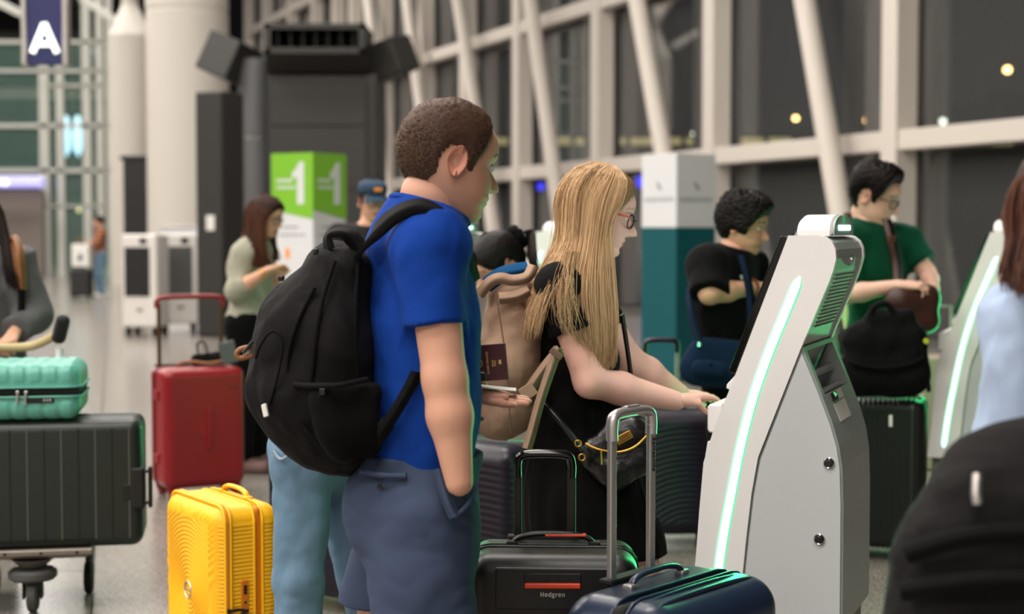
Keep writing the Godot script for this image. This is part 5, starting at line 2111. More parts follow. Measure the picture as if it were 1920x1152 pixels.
func head_mesh(b: MB, xf: Transform3D, o: Dictionary) -> void:
	var skin: Color = lin(o.skin)
	var lip: Color = lin(o.get("lip", Color(0.66, 0.36, 0.34)))
	var brow: Color = lin(o.get("brow", Color(0.2, 0.13, 0.09)))
	var blush: Color = skin.lerp(lip, 0.22)
	var stubble: Color = o.get("stubble", skin)
	var jaw: float = o.get("jaw", 1.0)
	var N := 64
	var A := 84
	var pts := []
	var k := b.v.size()
	var cols := PackedColorArray()
	b.xf = xf
	for i in N + 1:
		var f := float(i) / N
		var y := lerpf(-0.122, 0.1185, 0.5 - 0.5 * cos(PI * f) if false else lerpf(f, 0.5 - 0.5 * cos(PI * f), 0.35))
		for j in A:
			# more columns towards the face
			var t := TAU * j / A
			var a := t - 0.35 * sin(t)
			var p := head_point(y, a, 0.0, jaw)
			var c := skin
			var front := cos(a) > 0.2
			var ax := absf(p.x)
			if front:
				if ax < 0.025 and absf(y + 0.0665) < 0.0105 - ax * 0.28:
					c = lip
				if ax > 0.012 and ax < 0.055 and absf(y - 0.0265 - 0.004 * sin((ax - 0.012) / 0.043 * PI)) < 0.0048 - (ax - 0.012) * 0.05:
					c = skin.lerp(brow, o.get("brow_k", 0.8))
				c = c.lerp(blush, 0.8 * exp(-pow((ax - 0.042) / 0.02, 2.0) - pow((y + 0.036) / 0.022, 2.0)))
				if y < -0.04 and o.has("stubble") and c == skin:
					c = stubble
			cols.append(c)
			pts.append(p)
	for i in N + 1:
		for j in A:
			var l: Vector3 = pts[i * A + (j + A - 1) % A]
			var r: Vector3 = pts[i * A + (j + 1) % A]
			var u: Vector3 = pts[mini(i + 1, N) * A + j]
			var d: Vector3 = pts[maxi(i - 1, 0) * A + j]
			var n := (r - l).cross(u - d)
			var p: Vector3 = pts[i * A + j]
			if n.dot(p - Vector3(0, p.y * 0.6, -0.005)) < 0:
				n = -n
			if n.length() < 1e-12:
				n = Vector3(0, signf(p.y), 0)
			b.col = cols[i * A + j]
			b.vert(p, n.normalized())
	for i in N:
		for j in A:
			b.quad(k + i * A + j, k + i * A + (j + 1) % A, k + (i + 1) * A + (j + 1) % A, k + (i + 1) * A + j)
	# eyes
	for s in [-1, 1]:
		var c := Vector3(s * 0.031, 0.0025, 0.0715)
		var k2 := b.v.size()
		for i in 13:
			for j in 16:
				var th := PI * i / 12.0
				var n := Vector3(sin(th) * cos(TAU * j / 16), sin(th) * sin(TAU * j / 16), cos(th))
				b.col = lin(o.get("iris", Color(0.14, 0.09, 0.06))) if th < 0.5 else (skin.lerp(brow, 0.55) if n.y > 0.42 else (skin if n.y < -0.5 else Color(0.62, 0.6, 0.58)))
				b.vert(c + n * Vector3(0.0135, 0.0105, 0.0135), n)
		for i in 12:
			for j in 16:
				b.quad(k2 + i * 16 + j, k2 + i * 16 + (j + 1) % 16, k2 + (i + 1) * 16 + (j + 1) % 16, k2 + (i + 1) * 16 + j)
	# ears: rings from the hollow out to the rolled rim and back to the head
	for s in [-1, 1]:
		var c := Vector3(s * 0.071, -0.008, -0.010)
		var out := Vector3(s * 0.86, 0.05, -0.50).normalized()
		var fwd := Vector3(0, -0.12, 1.0)
		fwd = (fwd - out * fwd.dot(out)).normalized()
		var up := Vector3(0, 1, 0)
		up = (up - out * up.dot(out) - fwd * up.dot(fwd)).normalized()
		var prof := [[0.0, 0.003], [0.25, 0.003], [0.5, 0.008], [0.66, 0.013], [0.78, 0.0125], [0.9, 0.019], [1.0, 0.017], [1.0, 0.009], [0.8, 0.002], [0.5, -0.012]]
		var k3 := b.v.size()
		var rings := []
		for q in prof:
			for j in 28:
				var an := TAU * j / 28
				var ru := 0.034 if sin(an) > 0 else 0.031
				var rf := 0.017 if cos(an) > 0 else 0.021
				if sin(an) < 0:
					rf *= lerpf(1.0, 0.62, -sin(an))
				var lift: float = q[1]
				if cos(an) > 0.3:
					lift = minf(lift, 0.010) * 0.7
				rings.append(c + fwd * cos(an) * rf * q[0] + up * sin(an) * ru * q[0] + out * lift)
		for i in prof.size():
			for j in 28:
				var p: Vector3 = rings[i * 28 + j]
				var l: Vector3 = rings[i * 28 + (j + 27) % 28]
				var r: Vector3 = rings[i * 28 + (j + 1) % 28]
				var u: Vector3 = rings[mini(i + 1, prof.size() - 1) * 28 + j]
				var d: Vector3 = rings[maxi(i - 1, 0) * 28 + j]
				var n := (r - l).cross(u - d)
				if n.length() < 1e-12:
					n = out
				if i <= 5 and n.dot(out) < 0 or i > 6 and n.dot(p - c) < 0:
					n = -n
				b.col = skin.lerp(lin(Color(0.72, 0.33, 0.27)), 0.32 if i > 0 else 0.6)
				b.vert(p, n.normalized())
		for i in prof.size() - 1:
			for j in 28:
				b.quad(k3 + i * 28 + j, k3 + i * 28 + (j + 1) % 28, k3 + (i + 1) * 28 + (j + 1) % 28, k3 + (i + 1) * 28 + j)
	b.xf = Transform3D.IDENTITY
	b.col = skin

# hair that lies on the skull: line gives the height of the hairline for angles 0 (front) to PI (nape)
func hair_cap(b: MB, xf: Transform3D, line: Array, thick: Array, col: Color, rough := 0.15, seed_ := 1) -> void:
	var N := 56
	var A := 96
	var nz := FastNoiseLite.new()
	nz.seed = seed_
	nz.frequency = 42.0
	nz.fractal_octaves = 3
	b.xf = xf
	var ids := []
	var pts := []
	for i in N + 1:
		var y := lerpf(-0.11, 0.1185, float(i) / N if i < N else 1.0)
		for j in A:
			var a := TAU * j / A
			var aa := absf(wrapf(a, -PI, PI))
			var yl := tab(line, aa)
			var over := y - yl
			var g := 0.0
			if over > -0.006:
				var t := tab(thick, y)
				g = 0.0012 + t * smoothstep(-0.004, 0.022, over) * (1.0 + rough * nz.get_noise_3d(sin(a), y * 3.0, cos(a)))
			pts.append([head_point(y, a, g), over])
	for i in N + 1:
		for j in A:
			var p: Vector3 = pts[i * A + j][0]
			var l: Vector3 = pts[i * A + (j + A - 1) % A][0]
			var r: Vector3 = pts[i * A + (j + 1) % A][0]
			var u: Vector3 = pts[mini(i + 1, N) * A + j][0]
			var d: Vector3 = pts[maxi(i - 1, 0) * A + j][0]
			var n := (r - l).cross(u - d)
			if n.length() < 1e-12:
				n = Vector3.UP
			if n.dot(p) < 0:
				n = -n
			var shade := 1.0 + 0.35 * nz.get_noise_3d(p.x * 9.0, p.y * 3.0, p.z * 9.0)
			b.col = Color(col.r * shade, col.g * shade, col.b * shade)
			ids.append(b.vert(p, n.normalized()))
	for i in N:
		for j in A:
			var j2 := (j + 1) % A
			if minf(minf(pts[i * A + j][1], pts[i * A + j2][1]), minf(pts[(i + 1) * A + j][1], pts[(i + 1) * A + j2][1])) > -0.004:
				b.quad(ids[i * A + j], ids[i * A + j2], ids[(i + 1) * A + j2], ids[(i + 1) * A + j])
	b.xf = Transform3D.IDENTITY
	b.coloured = true

# short stiff hairs standing on the skull
func hair_fuzz(b: MB, xf: Transform3D, line: Array, count: int, length: float, width: float, c1: Color, c2: Color, g: RandomNumberGenerator, flow := Vector3(0, -0.5, 0.4), lift := 0.004) -> void:
	b.xf = xf
	b.coloured = true
	for i in count:
		var y := 0.1185 * sin(asin(clampf(g.randf_range(-0.85, 1.0), -1, 1)))
		var a := g.randf_range(-PI, PI)
		var over := y - tab(line, absf(a))
		if over < g.randf_range(-0.004, 0.008):
			continue
		var p := head_point(y, a, lift * 0.5 * clampf(over / 0.05, 0.05, 1.0))
		var n := (p - Vector3(0, 0.01, -0.01)).normalized()
		var dir := (n * 0.75 + flow + Vector3(g.randf_range(-0.35, 0.35), g.randf_range(-0.35, 0.35), g.randf_range(-0.35, 0.35))).normalized()
		var q := p + dir * length * g.randf_range(0.6, 1.25) * lerpf(0.35, 1.0, clampf(over / 0.05, 0, 1))
		var s := dir.cross(n)
		if s.length() < 0.01:
			s = Vector3.RIGHT
		s = s.normalized() * width
		b.col = c1.lerp(c2, g.randf())
		var k := b.v.size()
		var nn := (n + dir * 0.2).normalized()
		b.vert(p - s, nn)
		b.vert(p + s, nn)
		b.vert(q, nn)
		b.vert(p + dir.cross(s).normalized() * width, nn)
		b.tri(k, k + 1, k + 2)
		b.tri(k + 1, k + 3, k + 2)
	b.xf = Transform3D.IDENTITY

# locks of hair: strands spread between neighbouring guide lines
func strands(b: MB, guides: Array, count: int, width: float, spread: float, c1: Color, c2: Color, g: RandomNumberGenerator, wave := 0.004, segs := 14, ragged := 0.12) -> void:
	b.coloured = true
	var gs := []
	for e in guides:
		var sp := smooth_path(e, 5)
		# even steps along the line
		var ln := [0.0]
		for i in range(1, sp.size()):
			ln.append(ln[-1] + sp[i].distance_to(sp[i - 1]))
		var out := []
		for i in segs + 1:
			var want: float = ln[-1] * i / segs
			var j := 0
			while j < sp.size() - 2 and ln[j + 1] < want:
				j += 1
			out.append(sp[j].lerp(sp[j + 1], clampf((want - ln[j]) / maxf(ln[j + 1] - ln[j], 1e-6), 0, 1)))
		gs.append(out)
	for n in count:
		var u := g.randf() * (gs.size() - 1)
		var i0 := mini(int(u), gs.size() - 2)
		var f := u - i0
		var off := Vector3(g.randfn(0, 1), g.randfn(0, 0.6), g.randfn(0, 1)) * spread * 0.6
		var ph := g.randf() * TAU
		var fr := g.randf_range(0.6, 1.6)
		var stop := 1.0 - g.randf() * ragged
		var col := c1.lerp(c2, clampf(g.randfn(0.5, 0.28), 0, 1))
		var path := []
		var rad := []
		for i in segs + 1:
			var t := float(i) / segs
			var at := t * stop * segs
			var k := mini(int(at), segs - 1)
			var p: Vector3 = gs[i0][k].lerp(gs[i0][k + 1], at - k).lerp(gs[i0 + 1][k].lerp(gs[i0 + 1][k + 1], at - k), f)
			p += off * (0.25 + 0.75 * t)
			p += Vector3(sin(ph + t * TAU * fr), 0, cos(ph * 1.7 + t * TAU * fr)) * wave * t
			path.append(p)
			rad.append(width * (1.0 if t < 0.75 else lerpf(1.0, 0.25, (t - 0.75) / 0.25)))
		b.col = col
		b.tube(path, rad, 4, false)

# ---- hands. dir: from the wrist to the knuckles; palm: out of the palm; thumb: the side the thumb is on
func hand_bones(wrist: Vector3, dir: Vector3, palm: Vector3, thumb: Vector3, curl: Array, thumb_dir: Vector3, sc := 1.0) -> Array:
	dir = dir.normalized()
	palm = (palm - dir * palm.dot(dir)).normalized()
	thumb = (thumb - dir * thumb.dot(dir) - palm * thumb.dot(palm)).normalized()
	var out := []
	var side := [0.030, 0.010, -0.011, -0.030]
	var reach := [0.088, 0.091, 0.086, 0.078]
	var lens := [0.070, 0.079, 0.073, 0.057]
	for i in 4:
		var a: Vector3 = wrist + (thumb * side[i] * 0.55 + dir * 0.006) * sc
		var k: Vector3 = wrist + (thumb * side[i] + dir * reach[i] - palm * 0.003) * sc
		out.append([a, k, 0.0145 * sc, 0.0115 * sc, 0.014 * sc])
		var d := (dir + thumb * (0.07 * (1.5 - i) / 1.5)).normalized()
		var p := k
		var c: Array = curl[i]
		var ang := 0.0
		var r := [0.0098, 0.0088, 0.0078, 0.0066]
		for s in 3:
			ang += c[s]
			var dd := d * cos(ang) + palm * sin(ang)
			var q: Vector3 = p + dd * lens[i] * [0.46, 0.30, 0.24][s] * sc
			out.append([p, q, r[s] * sc * (0.9 if i == 3 else 1.0), r[s + 1] * sc * (0.9 if i == 3 else 1.0), 0.003 * sc])
			p = q
	out.append([wrist - dir * 0.02 * sc, wrist + dir * 0.05 * sc, 0.024 * sc, 0.022 * sc, 0.02 * sc, palm, 0.75])
	var ta := wrist + (thumb * 0.018 + dir * 0.018 + palm * 0.006) * sc
	var td := thumb_dir.normalized()
	var tb := ta + (thumb * 0.6 + dir * 0.7 + td * 0.6).normalized() * 0.045 * sc
	var tc := tb + td * 0.032 * sc
	var te := tc + (td + dir * 0.15).normalized() * 0.026 * sc
	out.append([ta, tb, 0.0150 * sc, 0.0112 * sc, 0.012 * sc])
	out.append([tb, tc, 0.0108 * sc, 0.0098 * sc, 0.003 * sc])
	out.append([tc, te, 0.0098 * sc, 0.0078 * sc, 0.003 * sc])
	return out

func curl_all(a: float, b: float, c: float) -> Array:
	return [[a, b, c], [a * 1.05, b, c], [a * 1.1, b * 1.05, c], [a * 1.15, b * 1.1, c]]

# ---- a standing skeleton; x of the frame is the person's left, z where the person faces
func skeleton(base: Vector3, yaw: float, height: float, lean := 0.0) -> Dictionary:
	var s := height / 1.75
	var f := Vector3(sin(yaw), 0, cos(yaw))
	var l := Vector3.UP.cross(f)
	var J := {"s": s, "f": f, "l": l, "base": base}
	for e in [["pelvis", 0, 0.95, 0], ["waist", 0, 1.07, 0.0], ["chest", 0, 1.27, 0.0], ["neck", 0, 1.45, -0.015], ["head", 0, 1.615, 0.02],
			["shL", 0.175, 1.405, -0.01], ["shR", -0.175, 1.405, -0.01], ["elL", 0.215, 1.11, -0.03], ["elR", -0.215, 1.11, -0.03], ["wrL", 0.22, 0.87, 0.05], ["wrR", -0.22, 0.87, 0.05],
			["hipL", 0.088, 0.93, 0], ["hipR", -0.088, 0.93, 0], ["knL", 0.095, 0.50, 0.02], ["knR", -0.095, 0.50, 0.02], ["anL", 0.10, 0.085, -0.02], ["anR", -0.10, 0.085, -0.02]]:
		var up: float = e[2] * s
		var fw: float = e[3] * s
		if up > 0.95 * s:
			fw += (up - 0.95 * s) * sin(lean)
			up = 0.95 * s + (up - 0.95 * s) * cos(lean)
		J[e[0]] = base + l * (e[1] * s) + Vector3.UP * up + f * fw
	return J

func torso_bones(J: Dictionary, fat := 1.0) -> Array:
	var s: float = J.s * fat
	var f: Vector3 = J.f
	var top: Vector3 = J.neck - Vector3.UP * 0.05 * J.s
	return [
		[J.hipL, J.hipR, 0.10 * s, 0.10 * s, 0.05, f, 0.95],
		[J.pelvis, J.waist, 0.155 * s, 0.138 * s, 0.05, f, 0.70],
		[J.waist, J.chest, 0.138 * s, 0.165 * s, 0.05, f, 0.68],
		[J.chest, top, 0.165 * s, 0.10 * s, 0.05, f, 0.66],
		[J.shL, J.shR, 0.058 * s, 0.058 * s, 0.06],
	]

func arm_bones(J: Dictionary, side: String, fat := 1.0) -> Array:
	var s: float = J.s * fat
	var e: Vector3 = J["el" + side]
	var w: Vector3 = J["wr" + side]
	return [
		[J["sh" + side], e, 0.052 * s, 0.042 * s, 0.03],
		[e, e.lerp(w, 0.35), 0.042 * s, 0.043 * s, 0.02],
		[e.lerp(w, 0.35), w, 0.043 * s, 0.027 * s, 0.02],
	]

func leg_bones(J: Dictionary, side: String, fat := 1.0) -> Array:
	var s: float = J.s * fat
	var k: Vector3 = J["kn" + side]
	var a: Vector3 = J["an" + side]
	return [
		[J["hip" + side], k, 0.092 * s, 0.056 * s, 0.04],
		[k, k.lerp(a, 0.35), 0.055 * s, 0.056 * s, 0.02],
		[k.lerp(a, 0.35), a, 0.056 * s, 0.036 * s, 0.02],
	]

func foot_bones(J: Dictionary, side: String) -> Array:
	var a: Vector3 = J["an" + side]
	var s: float = J.s
	var f: Vector3 = J.f
	return [[Vector3(a.x, 0.04, a.z) - f * 0.05 * s, Vector3(a.x, 0.035, a.z) + f * 0.16 * s, 0.04 * s, 0.034 * s, 0.02], [a, Vector3(a.x, 0.05, a.z), 0.036 * s, 0.04 * s, 0.02]]

func head_xf(J: Dictionary, yaw_more := 0.0, tilt := 0.0, sc := 1.0, roll := 0.0) -> Transform3D:
	var bas := Basis(J.l, Vector3.UP, J.f)
	bas = Basis(Vector3.UP, yaw_more) * bas * Basis(Vector3.RIGHT, tilt) * Basis(Vector3.BACK, roll)
	return Transform3D(bas.scaled(Vector3.ONE * sc), J.head)

func skin_mat() -> StandardMaterial3D:
	if not M.has("skin"):
		var m := mat(Color.WHITE, 0.52)
		m.vertex_color_use_as_albedo = true
		m.metallic_specular = 0.4
		m.subsurf_scatter_enabled = true
		m.subsurf_scatter_strength = 0.08
		M.skin = bumpy(m, M.fine_tex, 0.008, 16.0)
	return M.skin

func hair_mat() -> StandardMaterial3D:
	if not M.has("hair"):
		var m := mat(Color.WHITE, 0.55)
		m.vertex_color_use_as_albedo = true
		m.metallic_specular = 0.3
		M.hair = m
	return M.hair

# the person's node with its body: one continuous skin from head to feet
func person(label: String, J: Dictionary, hxf: Transform3D, o: Dictionary) -> Node3D:
	var n := thing("person", label, "person", J.base)
	var cell: float = o.get("cell", 0.013)
	var fat: float = o.get("fat", 1.0)
	var bones := torso_bones(J, fat * 0.93)
	for s in ["L", "R"]:
		bones += arm_bones(J, s, o.get("arm", 1.0))
		bones += leg_bones(J, s, o.get("leg", 1.0))
		bones += foot_bones(J, s)
	var nk: float = o.get("neck", 0.056)
	var low := hxf * Vector3(0, -0.075, -0.028)
	bones.append([J.neck - Vector3.UP * 0.03, low, nk * J.s * 1.12, nk * J.s, 0.04])
	bones.append([low, hxf * Vector3(0, -0.03, -0.02), nk * J.s * 0.98, 0.05 * J.s, 0.02])
	var f := field_of(bones, cell)
	var b := MB.new()
	b.coloured = true
	b.col = lin(o.head.skin)
	f.mesh(b, J.base)
	for h in o.get("hands", []):
		var hf := field_of(h, o.get("hand_cell", 0.005))
		b.col = lin(o.head.skin)
		hf.mesh(b, J.base)
	var rel := hxf
	rel.origin -= J.base
	head_mesh(b, rel, o.head)
	part(n, "body", b, skin_mat())
	return n

# a garment from bones; cuts is a list of [point, outward normal, radius]
func garment(n: Node3D, called: String, bones: Array, cell: float, grow: float, cuts: Array, m: Material, fold := 0.0, freq := 9.0, stretch := Vector3(1, 0.45, 1), seed_ := 3, ridged := false) -> MeshInstance3D:
	var f := field_of(bones, cell, grow)
	if fold > 0.0:
		var nz := FastNoiseLite.new()
		nz.seed = seed_
		nz.frequency = freq
		nz.fractal_octaves = 3
		if ridged:
			nz.fractal_type = FastNoiseLite.FRACTAL_RIDGED
		f.ripple(nz, fold, stretch, Basis.IDENTITY, 0.6)
	for c in cuts:
		f.cut(c[0], c[1], c[2] if c.size() > 2 else 1e9)
	var b := MB.new()
	f.mesh(b, n.position)
	return part(n, called, b, m)

func glasses(label: String, hxf: Transform3D, rim: Material, arm: Material, w := 0.026) -> void:
	var o := thing("eyeglasses", label, "glasses", Vector3.ZERO)
	o.transform = hxf
	for s in [-1, 1]:
		var path := []
		for j in 21:
			var an := TAU * j / 20.0
			path.append(Vector3(s * 0.033 + pow(absf(cos(an)), 0.8) * signf(cos(an)) * w, -0.004 + pow(absf(sin(an)), 0.8) * signf(sin(an)) * 0.0195, 0.103 - 0.02 * absf((s * 0.033 + cos(an) * w) / 0.06)))
		var b := MB.new()
		b.tube(path, 0.0022, 6, false)
		part(o, "rim", b, rim)
		b = MB.new()
		var k := b.vert(Vector3(s * 0.033, -0.004, 0.095), Vector3.BACK)
		for p in path:
			b.vert(p, Vector3.BACK)
		for j in 20:
			b.tri(k, k + 1 + j, k + 2 + j)
		part(o, "lens", b, M.lens)
		b = MB.new()
		b.tube(smooth_path([Vector3(s * 0.060, 0.004, 0.088), Vector3(s * 0.072, 0.006, 0.07), Vector3(s * 0.081, 0.004, 0.0), Vector3(s * 0.080, -0.008, -0.02)], 4), 0.0026, 6)
		part(o, "temple", b, arm)
	var b := MB.new()
	b.tube(smooth_path([Vector3(-0.009, -0.001, 0.101), Vector3(0, 0.003, 0.106), Vector3(0.009, -0.001, 0.101)], 4), 0.0022, 6)
	part(o, "bridge", b, rim)

# ---------------------------------------------------------------- the travellers
func flat_path(pts: Array) -> Array:
	var out := []
	for e in pts:
		out.append(P(e[0], e[1], e[2]))
	return out

# a flat strap along a path of points; face says which way its flat side looks
func strap(b: MB, pts: Array, half: float, thick: float, facing: Vector3, per := 5) -> void:
	var path := smooth_path(pts, per)
	var rings := []
	for i in path.size():
		var t: Vector3 = (path[mini(i + 1, path.size() - 1)] - path[maxi(i - 1, 0)]).normalized()
		var n := (facing - t * facing.dot(t)).normalized()
		var s := t.cross(n)
		var ring := []
		for e in [[-1.0, -0.5], [-0.92, -1.0], [0.92, -1.0], [1.0, -0.5], [1.0, 0.5], [0.92, 1.0], [-0.92, 1.0], [-1.0, 0.5]]:
			ring.append(path[i] + s * half * e[0] + n * thick * e[1])
		rings.append(ring)
	b.loft(rings)

func make_people() -> void:
	M.lens = mat(Color(0.8, 0.85, 0.85, 0.05), 0.03)
	M.lens.metallic_specular = 0.15
	M.lens.transparency = BaseMaterial3D.TRANSPARENCY_ALPHA
	man_in_blue()
	lap("man")
	dz = 0.60
	blonde_traveller()
	dz = 0.0
	lap("blonde")
	other_people()

func man_in_blue() -> void:
	var d := 3.53
	var yaw := deg_to_rad(115.0)
	var J := skeleton(Vector3(P(785, 427, d).x, 0, -d), yaw, 1.76)
	var f: Vector3 = J.f
	var l: Vector3 = J.l
	J.pelvis = P(788, 935, d)
	J.waist = P(796, 800, d)
	J.chest = P(786, 590, d)
	J.neck = P(806, 408, d)
	J.head = P(842, 304, d)
	J.shR = P(806, 470, 3.37)
	J.elR = P(834, 712, 3.32)
	J.wrR = P(861, 905, 3.30)
	J.shL = P(752, 470, 3.70)
	J.elL = P(800, 700, 3.78)
	J.wrL = P(893, 728, 3.66)
	J.hipR = P(795, 955, 3.44)
	J.hipL = P(765, 955, 3.60)
	J.knR = P(800, 1235, 3.42)
	J.knL = P(715, 1215, 3.70)
	J.anR = Vector3(P(800, 427, 3.42).x, 0.085, -3.42)
	J.anL = Vector3(P(715, 427, 3.72).x, 0.085, -3.72)
	var hx := head_xf(J, deg_to_rad(1.0), deg_to_rad(11.0), 1.10)
	var skin := Color(0.80, 0.60, 0.51)
	# right hand in the pocket, left hand holding the passport and a card
	var hR := hand_bones(J.wrR, P(872, 985, 3.30) - J.wrR, -f, l * -1.0, curl_all(0.3, 0.4, 0.3), Vector3(0.3, -1, 0.2))
	var hd: Vector3 = (P(955, 741, 3.60) - J.wrL).normalized()
	var hL := hand_bones(P(884, 735, 3.66), hd, Vector3(0, 1, 0.1), Vector3(0.1, 0.3, 1.0), curl_all(0.02, 0.08, 0.06), (P(952, 726, 3.58) - P(915, 724, 3.60)).normalized(), 1.0)
	var n := person("man in a cobalt blue T-shirt and slate shorts, hand in his pocket", J, hx, {"cell": 0.009, "arm": 1.08, "leg": 1.1, "fat": 0.98, "neck": 0.061, "hands": [hL], "hand_cell": 0.0036,
		"head": {"skin": skin, "brow": Color(0.30, 0.2, 0.14), "lip": Color(0.66, 0.40, 0.36), "jaw": 1.1, "stubble": lin(Color(0.74, 0.555, 0.47))}})
	# short cropped hair
	var line := [[0.0, 0.084], [0.4, 0.084], [0.7, 0.084], [0.9, 0.068], [1.08, 0.042], [1.2, 0.012], [1.3, -0.016], [1.42, -0.022], [1.52, 0.018], [1.75, 0.026], [1.95, 0.0], [2.1, -0.045], [2.5, -0.068], [PI, -0.075]]
	var thick := [[-0.11, 0.0008], [-0.06, 0.0012], [-0.02, 0.003], [0.03, 0.006], [0.07, 0.008], [0.1185, 0.008]]
	var rel := hx
	rel.origin -= J.base
	var b := MB.new()
	hair_cap(b, rel, line, thick, lin(Color(0.285, 0.205, 0.165)), 0.3, 4)
	hair_fuzz(b, rel, line, 46000, 0.0058, 0.00055, lin(Color(0.30, 0.225, 0.185)), lin(Color(0.56, 0.45, 0.38)), rng, Vector3(0, -0.35, 0.35), 0.015)
	part(n, "hair", b, hair_mat())

	M.blue_tee = cloth(Color(0.05, 0.215, 0.54), 1.0, 0.85)
	M.shorts = cloth(Color(0.235, 0.275, 0.365), 1.2)
	# T-shirt
	var s1 := P(815, 611, 3.335)
	var armd := (J.elR - J.shR).normalized() as Vector3
	var armd2 := (J.elL - J.shL).normalized() as Vector3
	var sh := [
		[P(780, 850, d), P(790, 760, d), 0.170, 0.168, 0.05, f, 0.70],
		[P(788, 760, d), P(782, 600, d), 0.166, 0.180, 0.06, f, 0.62],
		[P(784, 600, d), P(788, 470, d), 0.180, 0.150, 0.06, f, 0.62],
		[P(752, 470, 3.68), P(806, 462, 3.39), 0.082, 0.080, 0.05],
		[P(790, 460, d), P(803, 408, d), 0.105, 0.078, 0.05],
		[J.shR + Vector3(0, -0.01, 0), P(816, 640, 3.335), 0.070, 0.065, 0.035, f, 1.0, s1, armd],
		[J.shL, J.shL.lerp(J.elL, 0.6), 0.066, 0.062, 0.035, f, 1.0, J.shL.lerp(J.elL, 0.55), armd2],
	]
	var tee := garment(n, "t_shirt", sh, 0.0075, 0.0, [[P(790, 873, d), Vector3(0.06, -1, 0), 1e9], [P(806, 383, d), Vector3(0.30, 0.9, -0.1)]], M.blue_tee, 0.011, 3.0, Vector3(1.1, 0.8, 1.1), 8, true)
	# neck band, sleeve hem and bottom hem
	b = MB.new()
	var path := []
	for j in 25:
		var an := TAU * j / 24.0
		path.append(P(806, 394, d) + f * cos(an) * 0.083 + l * sin(an) * 0.083 + Vector3.UP * (-0.030 * cos(an) + 0.0) - J.base)
	b.tube(path, 0.0085, 8, false)
	part(tee, "neck_band", b, M.blue_tee)
	# shorts
	var sb := [
		[P(775, 935, d), P(790, 840, d), 0.168, 0.160, 0.05, f, 0.80],
		[J.hipR + Vector3(0, -0.01, 0), P(790, 1180, 3.42), 0.118, 0.112, 0.03],
		[J.hipL + Vector3(0, -0.01, 0), P(706, 1160, 3.68), 0.105, 0.086, 0.03],
		[P(735, 950, 3.50), P(735, 985, 3.50), 0.10, 0.09, 0.05],
	]
	garment(n, "shorts", sb, 0.0085, 0.0, [[P(790, 845, d), Vector3.UP], [P(700, 1128, 3.68), Vector3(0, -1, 0), 0.14], [P(790, 1182, 3.42), Vector3(0, -1, 0), 0.2]], M.shorts, 0.014, 2.3, Vector3(0.9, 1.2, 0.9), 21, true)
	# welt pocket and slash pocket, stitched edges
	b = MB.new()
	strap(b, [P(676, 884, 3.40) - J.base, P(716, 892, 3.372) - J.base, P(762, 893, 3.352) - J.base], 0.006, 0.004, Vector3(-0.2, 0, 1))
	part(n, "back_pocket_welt", b, M.shorts)
	b = MB.new()
	b.lathe(P(712, 912, 3.374) - J.base, [Vector2(0.006, 0), Vector2(0.0055, 0.004), Vector2(0.0001, 0.004)], 12, Vector3(-0.2, 0, 1))
	part(n, "pocket_button", b, M.dark_metal)
	b = MB.new()
	strap(b, [P(822, 880, 3.325) - J.base, P(835, 930, 3.305) - J.base, P(852, 970, 3.30) - J.base], 0.012, 0.004, Vector3(-0.1, 0, 1))
	strap(b, [P(852, 970, 3.30) - J.base, P(878, 945, 3.305) - J.base, P(896, 905, 3.34) - J.base], 0.004, 0.004, Vector3(0.3, 0, 1))
	part(n, "pocket_edge", b, M.shorts)
	for s in ["L", "R"]:
		garment(n, "shoe", foot_bones(J, s), 0.012, 0.012, [[Vector3(0, 0.002, 0), Vector3.DOWN]], M.kiosk_dark)

	black_backpack(J)
	# passport and boarding card in his left hand
	var po := thing("passport", "burgundy passport lettered in gold in the man's hand", "passport", P(922, 680, 3.60))
	var e := (P(948, 646, 3.60) - P(893, 650, 3.62)).normalized()
	var up := (P(895, 650, 3.62) - P(900, 716, 3.62)).normalized()
	up = (up - e * up.dot(e)).normalized()
	po.basis = Basis(e, up, e.cross(up))
	b = MB.new()
	b.rbox(Vector3(-0.016, 0, 0), Vector3(0.105, 0.083, 0.006), 0.0025, 2)
	part(po, "cover", b, M.burgundy)
	b = MB.new()
	b.rbox(Vector3(-0.016, -0.0005, -0.0001), Vector3(0.1035, 0.081, 0.0045), 0.001)
	part(po, "pages", b, M.paper)
	var turn := Basis(Vector3.BACK, PI / 2)
	text_part(po, "lettering", "SUOMI FINLAND", 0.0062, M.gold_print, Transform3D(turn, Vector3(-0.009, 0.0, 0.0031)), false, true, 0.0005)
	text_part(po, "lettering", "Passi", 0.0048, M.gold_print, Transform3D(turn, Vector3(0.003, -0.002, 0.0031)), false, true, 0.0005)
	text_part(po, "lettering", "Pass", 0.0048, M.gold_print, Transform3D(turn, Vector3(0.0085, -0.002, 0.0031)), false, true, 0.0005)
	b = MB.new()
	b.rbox(Vector3(0.0205, 0, 0.0032), Vector3(0.006, 0.010, 0.0008), 0.0003)
	part(po, "chip_mark", b, M.gold_print)
	b = MB.new()
	b.lathe(Vector3(-0.03, 0, 0.003), [Vector2(0.0095, 0), Vector2(0.0095, 0.0007), Vector2(0.0078, 0.0007), Vector2(0.0078, 0)], 20, Vector3.BACK)
	part(po, "crest", b, M.gold_print)
	var bc := thing("boarding_card", "thin white card held under the passport", "card", P(935, 728, 3.60))
	bc.basis = Basis(Vector3(0.96, -0.10, 0.1).normalized(), 0.0) * Basis(Vector3.BACK, -0.10)
	b = MB.new()
	b.rbox(Vector3(-0.01, 0, 0), Vector3(0.10, 0.0022, 0.06), 0.001)
	part(bc, "sheet", b, M.paper)

